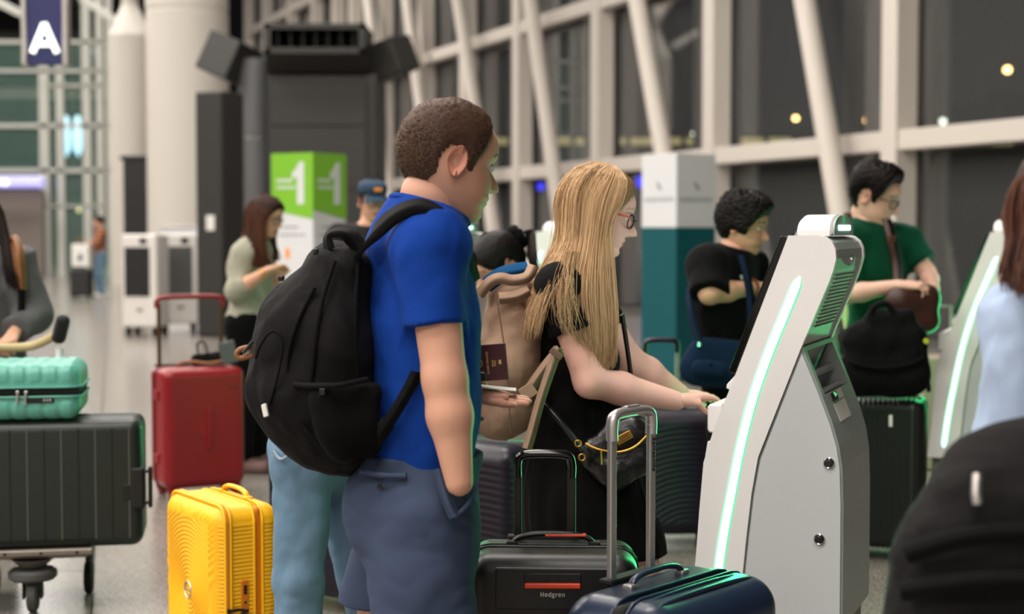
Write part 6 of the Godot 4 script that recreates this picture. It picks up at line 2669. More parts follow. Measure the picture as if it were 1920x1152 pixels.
func black_backpack(J: Dictionary) -> void:
	var o := thing("backpack", "large black backpack with a side pocket worn by the man in blue", "backpack", P(590, 860, 3.45))
	var f: Vector3 = J.f
	var l: Vector3 = J.l
	M.pack_black = cloth(Color(0.075, 0.07, 0.072), 2.2, 0.8)
	M.pack_mesh = cloth(Color(0.034, 0.032, 0.034), 3.0, 0.9)
	var c := 3.52
	# main compartment, lower belly, front pouch
	var bones := [
		[P(640, 505, c), P(603, 640, c), 0.062, 0.098, 0.05, l, 1.65],
		[P(603, 640, c), P(602, 770, c), 0.098, 0.104, 0.05, l, 1.55],
		[P(602, 770, c), P(640, 835, c), 0.100, 0.066, 0.05, l, 1.5],
		[P(600, 620, c - 0.02), P(562, 730, c - 0.02), 0.085, 0.10, 0.05, l, 1.35],
		[P(562, 730, c - 0.02), P(598, 812, c - 0.02), 0.095, 0.078, 0.05, l, 1.35],
		[P(532, 640, c - 0.04), P(516, 725, c - 0.04), 0.052, 0.058, 0.04, l, 1.5],
		[P(560, 580, c - 0.03), P(532, 640, c - 0.04), 0.045, 0.055, 0.04, l, 1.5],
		[P(618, 508, c - 0.02), P(540, 590, c - 0.03), 0.045, 0.052, 0.04, l, 1.6],
	]
	var fl := field_of(bones, 0.008)
	var nz := FastNoiseLite.new()
	nz.seed = 77
	nz.frequency = 7.0
	nz.fractal_octaves = 3
	fl.ripple(nz, 0.010, Vector3(1.3, 0.5, 1.3), Basis(Vector3.BACK, -0.35))
	var b := MB.new()
	fl.mesh(b, o.position)
	part(o, "main_compartment", b, M.pack_black)
	# side pocket of mesh, bulging from the side that faces the camera
	var z := 3.345
	bones = [
		[P(610, 745, z), P(690, 735, z + 0.04), 0.036, 0.030, 0.04],
		[P(625, 800, z), P(680, 790, z + 0.03), 0.040, 0.034, 0.05],
		[P(645, 840, z + 0.01), P(690, 835, z + 0.04), 0.032, 0.028, 0.05],
	]
	fl = field_of(bones, 0.007)
	fl.cut(P(640, 722, z), Vector3(0.08, 1, 0.1))
	b = MB.new()
	fl.mesh(b, o.position)
	var pk := part(o, "side_pocket", b, M.pack_mesh)
	b = MB.new()
	strap(b, [P(552, 722, z + 0.01) - o.position, P(600, 724, z - 0.034) - o.position, P(640, 722, z - 0.036) - o.position, P(688, 712, z + 0.005) - o.position], 0.006, 0.004, Vector3(0, 0, 1))
	part(pk, "elastic_edge", b, M.pack_black)
	b = MB.new()
	b.rbox(P(604, 735, z - 0.042) - o.position, Vector3(0.012, 0.014, 0.003), 0.003)
	part(pk, "emblem", b, M.gunmetal)
	# grab loop
	b = MB.new()
	strap(b, flat_path([[618, 468, 3.46], [614, 446, 3.46], [624, 437, 3.46], [644, 437, 3.46], [660, 446, 3.46], [676, 466, 3.46]]).map(func(p): return p - o.position), 0.019, 0.004, Vector3(-0.6, 0.6, 0.3))
	part(o, "grab_loop", b, M.pack_black)
	# seam piping and zips
	for e in [[[672, 490, 3.43], [668, 560, 3.39], [668, 660, 3.375], [676, 740, 3.385]], [[628, 490, 3.41], [606, 560, 3.375], [592, 640, 3.355], [584, 715, 3.352]], [[590, 540, 3.40], [556, 610, 3.37], [540, 680, 3.37], [548, 760, 3.375]], [[560, 790, 3.36], [610, 845, 3.345], [680, 868, 3.36]]]:
		b = MB.new()
		b.tube(smooth_path(flat_path(e).map(func(p): return p - o.position), 5), 0.0045, 8)
		part(o, "zip", b, M.pack_mesh)
	b = MB.new()
	b.tube(smooth_path(flat_path([[480, 672, 3.40], [490, 645, 3.38], [510, 622, 3.37], [530, 640, 3.36], [522, 700, 3.36], [505, 760, 3.37]]).map(func(p): return p - o.position), 5), 0.0028, 6)
	part(o, "bungee_cord", b, M.pack_mesh)
	b = MB.new()
	b.tube(smooth_path(flat_path([[474, 640, 3.40], [462, 655, 3.40], [456, 662, 3.40]]).map(func(p): return p - o.position), 4), 0.004, 6)
	var pl := part(o, "zip_pull", b, M.black)
	b = MB.new()
	b.tube(smooth_path(flat_path([[472, 651, 3.41], [452, 655, 3.41], [444, 664, 3.41], [452, 672, 3.41], [474, 666, 3.41]]).map(func(p): return p - o.position), 4), 0.006, 8)
	part(pl, "tan_loop", b, M.tan_leather)
	b = MB.new()
	b.rbox(P(463, 661, 3.415) - o.position, Vector3(0.016, 0.014, 0.008), 0.003)
	part(pl, "white_tab", b, M.paper)
	b = MB.new()
	b.xf = Transform3D(Basis(Vector3.UP, -0.7) * Basis(Vector3.BACK, 0.3), P(497, 770, 3.375) - o.position)
	b.rbox(Vector3.ZERO, Vector3(0.014, 0.028, 0.006), 0.002)
	part(o, "white_label", b, M.paper)
	b = MB.new()
	b.rbox(P(592, 472, 3.45) - o.position, Vector3(0.012, 0.014, 0.012), 0.004)
	b.rbox(P(527, 522, 3.45) - o.position, Vector3(0.014, 0.012, 0.012), 0.004)
	part(o, "zip_slider", b, M.black)
	# shoulder strap over the near shoulder, and the webbing below
	b = MB.new()
	var face := Vector3(-0.1, 0.75, 0.65)
	strap(b, flat_path([[676, 474, 3.44], [702, 440, 3.385], [738, 406, 3.365], [776, 389, 3.36], [806, 394, 3.36], [836, 420, 3.372], [866, 470, 3.42], [884, 530, 3.47]]).map(func(p): return p - o.position), 0.023, 0.006, face, 6)
	part(o, "shoulder_strap", b, M.pack_black)
	b = MB.new()
	strap(b, flat_path([[715, 812, 3.36], [742, 772, 3.345], [768, 726, 3.35], [785, 690, 3.37]]).map(func(p): return p - o.position), 0.013, 0.003, Vector3(-0.3, 0.1, 1))
	part(o, "lower_webbing", b, M.pack_mesh)
	b = MB.new()
	strap(b, flat_path([[672, 850, 3.39], [698, 832, 3.37], [718, 806, 3.36], [728, 792, 3.355]]).map(func(p): return p - o.position), 0.017, 0.004, Vector3(-0.2, 0.1, 1))
	part(o, "webbing_anchor", b, M.pack_black)
	b = MB.new()
	strap(b, flat_path([[884, 520, 3.50], [890, 600, 3.51], [892, 680, 3.52], [896, 712, 3.53]]).map(func(p): return p - o.position), 0.013, 0.003, Vector3(0.9, 0, 0.4))
	part(o, "front_webbing", b, M.pack_mesh)
	b = MB.new()
	b.rbox(P(879, 545, 3.48) - o.position, Vector3(0.02, 0.05, 0.02), 0.006)
	b.rbox(P(897, 706, 3.54) - o.position, Vector3(0.035, 0.02, 0.02), 0.006)
	part(o, "buckle", b, M.black)

func blonde_traveller() -> void:
	var d := 4.14
	var yaw := deg_to_rad(94.0)
	var J := skeleton(Vector3(P(1100, 427, d).x, 0, -d - dz), yaw, 1.72)
	var f: Vector3 = J.f
	var l: Vector3 = J.l
	J.head = P(1121, 397, 4.12)
	J.neck = P(1086, 492, d)
	J.chest = P(1072, 620, d)
	J.waist = P(1078, 755, d)
	J.pelvis = P(1080, 855, d)
	J.shR = P(1050, 540, 3.98)
	J.elR = P(1106, 716, 3.96)
	J.wrR = P(1268, 752, 4.12)
	J.shL = P(1096, 545, 4.30)
	J.elL = P(1178, 675, 4.36)
	J.wrL = P(1280, 742, 4.46)
	J.hipR = P(1085, 880, 4.06)
	J.hipL = P(1085, 880, 4.22)
	J.knR = P(1200, 1060, 4.06)
	J.knL = P(1110, 1080, 4.23)
	J.anR = Vector3(P(1188, 427, 4.08).x, 0.085, -4.08 - dz)
	J.anL = Vector3(P(1100, 427, 4.25).x, 0.085, -4.25 - dz)
	var hx := head_xf(J, deg_to_rad(-6.0), deg_to_rad(15.0), 1.09)
	var skin := Color(0.885, 0.69, 0.63)
	var tip := P(1353, 746, 4.28)
	var hR := hand_bones(J.wrR, tip - J.wrR, Vector3(0.15, -1, 0.25), Vector3(0.3, -0.4, 0.9), [[0.10, 0.12, 0.1], [0.02, 0.10, 0.1], [0.0, 0.12, 0.1], [-0.02, 0.14, 0.1]], (P(1322, 800, 4.27) - P(1292, 765, 4.20)).normalized(), 0.98)
	var hL := hand_bones(J.wrL, P(1345, 745, 4.54) - J.wrL, Vector3(0.1, -1, 0), Vector3(0.3, 0, -0.9), curl_all(0.1, 0.2, 0.2), Vector3(1, -0.4, -0.3), 0.95)
	var n := person("blonde traveller in a black dress reaching to the kiosk", J, hx, {"cell": 0.010, "arm": 1.10, "fat": 0.92, "neck": 0.048, "hands": [hR, hL], "hand_cell": 0.0038,
		"head": {"skin": skin, "brow": Color(0.52, 0.38, 0.27), "brow_k": 0.55, "lip": Color(0.74, 0.42, 0.42), "jaw": 0.97, "iris": Color(0.3, 0.4, 0.5)}})
	M.dress = cloth(Color(0.022, 0.021, 0.024), 1.0)
	M.blouse = cloth(Color(0.05, 0.048, 0.042), 1.4)
	var sd := (J.elR - J.shR).normalized() as Vector3
	var sl := P(1068, 622, 3.96)
	var bones := [
		[P(1060, 560, d), P(1072, 640, d), 0.125, 0.135, 0.05, f, 0.80],
		[P(1072, 640, d), P(1080, 755, d), 0.135, 0.125, 0.05, f, 0.82],
		[P(1105, 660, d), P(1115, 680, d), 0.07, 0.07, 0.05],
		[J.shL, J.shR, 0.062, 0.062, 0.05],
		[J.shR, J.shR.lerp(J.elR, 0.75), 0.066, 0.070, 0.03, f, 1.0, sl, sd],
		[J.shL, J.shL.lerp(J.elL, 0.6), 0.062, 0.06, 0.03, f, 1.0, J.shL.lerp(J.elL, 0.5), J.elL - J.shL],
	]
	garment(n, "blouse", bones, 0.008, 0.0, [[P(1080, 770, d), Vector3.DOWN]], M.blouse, 0.006, 8.0, Vector3.ONE, 5)
	bones = [
		[P(1076, 690, d), P(1080, 790, d), 0.137, 0.128, 0.05, f, 0.86],
		[P(1080, 790, d), P(1090, 900, d), 0.135, 0.178, 0.05, f, 0.92],
		[P(1090, 900, d), P(1106, 1030, d), 0.178, 0.205, 0.05],
		[P(1100, 960, 4.08), P(1150, 1035, 4.08), 0.14, 0.13, 0.06],
	]
	garment(n, "dress", bones, 0.0095, 0.0, [[P(1100, 1030, d), Vector3(-0.02, -1, 0)], [P(1076, 655, d), Vector3.UP]], M.dress, 0.016, 7.0, Vector3(1.6, 0.12, 1.6), 15)
	for s in ["L", "R"]:
		garment(n, "shoe", foot_bones(J, s), 0.012, 0.012, [[Vector3(0, 0.002, 0), Vector3.DOWN]], M.black)
	# long straight blonde hair
	var gold1 := lin(Color(0.57, 0.43, 0.31))
	var gold2 := lin(Color(0.88, 0.745, 0.57))
	var rel := hx
	rel.origin -= J.base
	var line := [[0.0, 0.070], [0.4, 0.066], [0.7, 0.050], [0.95, 0.020], [1.1, -0.03], [1.25, -0.075], [1.5, -0.1], [PI, -0.11]]
	var thick := [[-0.11, 0.012], [0.0, 0.012], [0.06, 0.010], [0.1185, 0.010]]
	var b := MB.new()
	hair_cap(b, rel, line, thick, lin(Color(0.52, 0.40, 0.29)), 0.1, 9)
	# near side: from the parting down over the ear and the shoulder
	var guides := [
		[hx * head_point(0.1155, -0.15, 0.012), hx * head_point(0.085, -0.95, 0.014), hx * head_point(0.035, -1.12, 0.016), P(1143, 425, 4.025), P(1149, 520, 4.0), P(1155, 610, 3.99), P(1150, 692, 3.985)],
		[hx * head_point(0.1165, -0.3, 0.012), hx * head_point(0.09, -1.2, 0.014), hx * head_point(0.03, -1.35, 0.017), P(1132, 440, 4.01), P(1128, 530, 3.965), P(1132, 620, 3.955), P(1130, 700, 3.955)],
		[hx * head_point(0.117, -0.6, 0.012), hx * head_point(0.09, -1.5, 0.014), hx * head_point(0.03, -1.6, 0.018), P(1108, 450, 4.0), P(1098, 540, 3.935), P(1105, 620, 3.93), P(1112, 690, 3.935)],
		[hx * head_point(0.1175, -1.2, 0.012), hx * head_point(0.09, -1.9, 0.014), hx * head_point(0.03, -1.95, 0.018), P(1082, 455, 4.01), P(1060, 545, 3.925), P(1068, 600, 3.915), P(1090, 650, 3.92)],
	]
	for e in guides:
		for i in e.size():
			e[i] = e[i] - J.base
	strands(b, guides, 2000, 0.0011, 0.008, gold1, gold2, rng, 0.004, 16, 0.16)
	guides = [
		[hx * head_point(0.1175, -1.2, 0.012), hx * head_point(0.09, -1.9, 0.014), hx * head_point(0.03, -1.95, 0.018), P(1085, 460, 4.01), P(1045, 520, 3.93), P(1022, 580, 3.905), P(1010, 632, 3.91)],
		[hx * head_point(0.117, -1.9, 0.012), hx * head_point(0.09, -2.3, 0.014), hx * head_point(0.03, -2.3, 0.018), P(1062, 460, 4.04), P(1028, 520, 3.98), P(1000, 580, 3.95), P(992, 640, 3.95)],
		[hx * head_point(0.117, -2.5, 0.012), hx * head_point(0.09, -2.7, 0.014), hx * head_point(0.02, -2.7, 0.018), P(1048, 455, 4.10), P(1015, 520, 4.05), P(985, 590, 4.02), P(974, 640, 4.02)],
		[hx * head_point(0.117, -3.1, 0.012), hx * head_point(0.09, -3.1, 0.014), hx * head_point(0.02, -3.1, 0.018), P(1046, 450, 4.16), P(1012, 520, 4.14), P(990, 590, 4.14), P(984, 635, 4.14)],
		[hx * head_point(0.117, 2.4, 0.012), hx * head_point(0.09, 2.4, 0.014), hx * head_point(0.02, 2.4, 0.018), P(1064, 450, 4.20), P(1035, 520, 4.24), P(1015, 590, 4.25), P(1010, 630, 4.25)],
	]
	for e in guides:
		for i in e.size():
			e[i] = e[i] - J.base
	strands(b, guides, 1800, 0.0010, 0.010, gold1, gold2, rng, 0.008, 16, 0.34)
	# loose thin hairs over the sleeve
	guides = [
		[P(1062, 470, 3.98), P(1045, 540, 3.90), P(1045, 600, 3.895), P(1070, 640, 3.90)],
		[P(1080, 470, 3.98), P(1070, 540, 3.90), P(1080, 600, 3.895), P(1092, 660, 3.90)],
	]
	for e in guides:
		for i in e.size():
			e[i] = e[i] - J.base
	strands(b, guides, 130, 0.0006, 0.02, gold1, gold2, rng, 0.012, 14, 0.4)
	# the far side and the front lock by the temple
	guides = [
		[hx * head_point(0.1155, 0.15, 0.012), hx * head_point(0.085, 0.9, 0.014), hx * head_point(0.03, 1.2, 0.016), P(1125, 460, 4.22), P(1130, 560, 4.22)],
		[hx * head_point(0.117, 1.2, 0.012), hx * head_point(0.09, 1.9, 0.014), hx * head_point(0.03, 1.95, 0.018), P(1090, 460, 4.22), P(1085, 560, 4.24)],
	]
	for e in guides:
		for i in e.size():
			e[i] = e[i] - J.base
	strands(b, guides, 350, 0.0013, 0.008, gold1, gold2, rng, 0.004, 12, 0.2)
	guides = [
		[hx * head_point(0.112, -0.05, 0.008), hx * head_point(0.09, -0.55, 0.007), hx * head_point(0.06, -0.86, 0.008), hx * head_point(0.02, -1.12, 0.012)],
		[hx * head_point(0.116, -0.1, 0.010), hx * head_point(0.10, -0.75, 0.010), hx * head_point(0.07, -1.0, 0.010), hx * head_point(0.02, -1.2, 0.014)],
	]
	for e in guides:
		for i in e.size():
			e[i] = e[i] - J.base
	strands(b, guides, 260, 0.0011, 0.002, gold1, gold2, rng, 0.001, 10, 0.1)
	part(n, "hair", b, hair_mat())
	glasses("orange and tortoiseshell eyeglasses on the blonde traveller", hx, M.tortoise, M.orange_temple)
	beige_backpack(J)
	shoulder_bag(J)

func beige_backpack(J: Dictionary) -> void:
	var o := thing("backpack", "beige backpack with a folded top worn by the blonde traveller", "backpack", P(940, 820, 4.12))
	M.shirt_teal = cloth(Color(0.07, 0.27, 0.43), 1.0)
	M.beige = cloth(Color(0.62, 0.51, 0.43), 1.6)
	var c := 4.12
	var bones := [
		[P(958, 560, c), P(946, 680, c), 0.065, 0.088, 0.04, Vector3.BACK, 1.75],
		[P(946, 680, c), P(936, 785, c), 0.088, 0.070, 0.04, Vector3.BACK, 1.75],
		[P(975, 600, c), P(965, 760, c), 0.075, 0.075, 0.04, Vector3.BACK, 1.7],
		[P(985, 545, c), P(945, 545, c), 0.042, 0.045, 0.03, Vector3.BACK, 2.2],
	]
	var f := field_of(bones, 0.0085)
	var nz := FastNoiseLite.new()
	nz.seed = 31
	nz.frequency = 6.0
	f.ripple(nz, 0.008)
	f.cut(P(950, 824, c), Vector3(-0.12, -1, 0))
	f.cut(P(960, 520, c), Vector3(-0.35, 1, 0))
	var b := MB.new()
	f.mesh(b, o.position)
	part(o, "main_compartment", b, M.beige)
	b = MB.new()
	strap(b, flat_path([[900, 552, 3.99], [918, 530, 3.965], [938, 522, 3.96], [962, 526, 3.965], [988, 520, 3.98], [1000, 500, 4.02]]).map(func(p): return p - o.position), 0.016, 0.006, Vector3(-0.1, 0.2, 1))
	part(o, "folded_flap", b, M.beige)
	b = MB.new()
	strap(b, flat_path([[912, 535, 4.03], [940, 516, 4.02], [972, 508, 4.02], [990, 506, 4.03]]).map(func(p): return p - o.position), 0.024, 0.006, Vector3(-0.1, 0.4, 1))
	part(o, "blue_shirt_patch", b, M.shirt_teal)  # patch added to the pack in place of the blue shirt behind
	b = MB.new()
	strap(b, flat_path([[936, 560, 3.955], [968, 556, 3.955], [992, 545, 3.97]]).map(func(p): return p - o.position), 0.017, 0.003, Vector3(0, 0.1, 1))
	part(o, "sewn_band", b, M.beige)
	b = MB.new()
	b.tube(smooth_path(flat_path([[930, 555, 3.955], [944, 640, 3.945], [952, 720, 3.945], [958, 815, 3.965]]).map(func(p): return p - o.position), 5), 0.002, 6)
	part(o, "seam", b, M.beige_dark)
	b = MB.new()
	b.lathe(P(903, 786, 3.985) - o.position, [Vector2(0.007, 0), Vector2(0.006, 0.004), Vector2(0.0001, 0.004)], 14, Vector3(-0.2, 0, 1))
	part(o, "rivet", b, M.gunmetal)
	b = MB.new()
	strap(b, flat_path([[1050, 655, 3.90], [1022, 688, 3.92], [996, 725, 3.95], [978, 752, 3.97]]).map(func(p): return p - o.position), 0.015, 0.003, Vector3(-0.2, 0.1, 1))
	strap(b, flat_path([[1047, 652, 3.895], [1030, 700, 3.90], [1012, 755, 3.91], [996, 815, 3.92], [988, 842, 3.925]]).map(func(p): return p - o.position), 0.014, 0.0025, Vector3(-0.2, 0.1, 1))
	part(o, "lower_strap", b, M.beige)
	b = MB.new()
	b.xf = Transform3D(Basis(Vector3.BACK, 0.6), P(990, 735, 3.945) - o.position)
	b.rbox(Vector3.ZERO, Vector3(0.045, 0.04, 0.01), 0.003)
	part(o, "strap_anchor", b, M.beige)
	b = MB.new()
	b.xf = Transform3D(Basis(Vector3.BACK, 0.9), P(1043, 664, 3.885) - o.position)
	b.rbox(Vector3.ZERO, Vector3(0.018, 0.04, 0.008), 0.003)
	part(o, "slider", b, M.beige_dark)

func shoulder_bag(J: Dictionary) -> void:
	var o := thing("shoulder_bag", "black leather half-moon shoulder bag with a gold plate", "bag", P(1155, 920, 3.92))
	M.leather = bumpy(mat(Color(0.028, 0.026, 0.027), 0.32), M.grain_tex, 0.06, 4.0)
	var c := 3.93
	var bones := [
		[P(1110, 862, c), P(1150, 882, c), 0.036, 0.052, 0.03, Vector3.BACK, 0.75],
		[P(1150, 882, c), P(1200, 862, c), 0.052, 0.045, 0.03, Vector3.BACK, 0.75],
		[P(1115, 840, c), P(1195, 815, c), 0.036, 0.042, 0.03, Vector3.BACK, 0.75],
		[P(1150, 812, c), P(1188, 800, c), 0.034, 0.034, 0.03, Vector3.BACK, 0.75],
	]
	var f := field_of(bones, 0.006)
	var nz := FastNoiseLite.new()
	nz.seed = 13
	nz.frequency = 11.0
	f.ripple(nz, 0.006)
	var b := MB.new()
	f.mesh(b, o.position)
	part(o, "body", b, M.leather)
	b = MB.new()
	b.tube(smooth_path(flat_path([[1098, 832, 3.885], [1122, 843, 3.872], [1160, 848, 3.868], [1190, 838, 3.872], [1212, 818, 3.885]]).map(func(p): return p - o.position), 5), 0.0032, 8)
	var zp := part(o, "gold_zip", b, M.gold)
	b = MB.new()
	b.tube(flat_path([[1127, 844, 3.868], [1128, 872, 3.862]]).map(func(p): return p - o.position), 0.0028, 6)
	part(zp, "zip_pull", b, M.gold)
	b = MB.new()
	b.xf = Transform3D(Basis(Vector3.UP, 0.1) * Basis(Vector3.BACK, 0.48), P(1170, 821, 3.882) - o.position)
	b.rbox(Vector3.ZERO, Vector3(0.048, 0.024, 0.004), 0.0015)
	var pl := part(o, "name_plate", b, M.gold)
	for k in 3:
		b = MB.new()
		b.xf = Transform3D(Basis(Vector3.UP, 0.1) * Basis(Vector3.BACK, 0.48), P(1170, 821, 3.882) - o.position)
		b.rbox(Vector3(0, 0.006 - 0.006 * k, 0.0021), Vector3(0.032, 0.0022, 0.0006), 0.0002)
		part(pl, "engraved_line", b, M.bronze)
	b = MB.new()
	strap(b, flat_path([[1020, 756, 3.94], [1050, 790, 3.90], [1075, 822, 3.885], [1092, 845, 3.88]]).map(func(p): return p - o.position), 0.008, 0.003, Vector3(0, 0.2, 1))
	part(o, "strap", b, M.leather)
	b = MB.new()
	strap(b, flat_path([[1166, 590, 4.06], [1174, 640, 4.10], [1182, 700, 4.15], [1186, 760, 4.14], [1192, 805, 3.97]]).map(func(p): return p - o.position), 0.008, 0.003, Vector3(0.7, 0, 0.7))
	part(o, "strap", b, M.leather)
	for e in [[1084, 832], [1091, 858]]:
		b = MB.new()
		var ring := []
		for j in 15:
			ring.append(P(e[0], e[1], 3.873) - o.position + Vector3(cos(TAU * j / 14) * 0.009, sin(TAU * j / 14) * 0.009, 0))
		b.tube(ring, 0.0022, 6, false)
		part(o, "gold_ring", b, M.gold)


# ---- everybody else
# o: top, bottom (materials), sleeve (0..2 along the arm), hem, skin, hair colour and so on
func traveller(label: String, J: Dictionary, hx: Transform3D, o: Dictionary) -> Node3D:
	var skin: Color = o.get("skin", Color(0.80, 0.61, 0.51))
	var n := person(label, J, hx, {"cell": o.get("cell", 0.014), "fat": o.get("fat", 1.0), "arm": o.get("arm", 1.0), "neck": o.get("neck", 0.05), "hands": o.get("hands", []), "hand_cell": 0.006,
		"head": {"skin": skin, "brow": Color(0.13, 0.1, 0.09), "lip": Color(0.66, 0.38, 0.36), "jaw": o.get("jaw", 1.0)}})
	var cell: float = o.get("cell", 0.014) * 0.9
	var g: float = o.get("loose", 0.016)
	var bones := torso_bones(J, o.get("fat", 1.0))
	var sl: float = o.get("sleeve", 0.6)
	for s in ["L", "R"]:
		var a: Vector3 = J["sh" + s]
		var e: Vector3 = J["el" + s]
		var w: Vector3 = J["wr" + s]
		var r: float = J.s * o.get("arm", 1.0)
		if sl <= 1.0:
			bones.append([a, a.lerp(e, minf(sl + 0.2, 1.2)), 0.056 * r, 0.055 * r, 0.03, J.f, 1.0, a.lerp(e, sl), e - a])
		else:
			bones.append([a, e, 0.054 * r, 0.047 * r, 0.03])
			bones.append([e, w, 0.047 * r, 0.034 * r, 0.03, J.f, 1.0, e.lerp(w, sl - 1.0), w - e])
	var hem: Vector3 = J.pelvis + Vector3.UP * o.get("hem", -0.06)
	garment(n, o.get("top_name", "shirt"), bones, cell, g, [[hem, Vector3.DOWN], [J.neck + Vector3.UP * 0.035, Vector3.UP * 0.9 + J.f * 0.25]], o.top, o.get("fold", 0.008), 7.0, Vector3(1, 0.7, 1), int(J.base.z * 100))
	var legs := [[J.hipL, J.hipR, 0.105 * J.s, 0.105 * J.s, 0.05, J.f, 0.95]]
	var wide: float = o.get("flare", 0.0)
	for s in ["L", "R"]:
		legs.append([J["hip" + s], J["kn" + s], 0.094 * J.s, (0.062 + wide * 0.5) * J.s, 0.04])
		legs.append([J["kn" + s], J["an" + s], (0.062 + wide * 0.5) * J.s, (0.048 + wide) * J.s, 0.03])
	garment(n, o.get("bottom_name", "trousers"), legs, cell, o.get("leg_loose", 0.012), [[J.pelvis + Vector3.UP * 0.09, Vector3.UP], [Vector3(0, 0.07, 0), Vector3.DOWN]], o.bottom, 0.012, 3.4, Vector3(1, 0.8, 1), 7, true)
	for s in ["L", "R"]:
		garment(n, "shoe", foot_bones(J, s), 0.014, 0.012, [[Vector3(0, 0.002, 0), Vector3.DOWN]], o.get("shoe", M.kiosk_dark))
	return n

func rel_guides(guides: Array, base: Vector3) -> Array:
	return guides.map(func(g): return g.map(func(p): return p - base))

const LINE_SHORT := [[0.0, 0.086], [0.5, 0.083], [0.8, 0.070], [1.02, 0.046], [1.16, 0.01], [1.28, -0.02], [1.42, -0.022], [1.52, 0.012], [1.8, 0.02], [2.0, -0.02], [2.2, -0.06], [PI, -0.085]]
const LINE_LONG := [[0.0, 0.072], [0.4, 0.066], [0.75, 0.045], [1.0, 0.01], [1.15, -0.05], [1.4, -0.10], [PI, -0.11]]

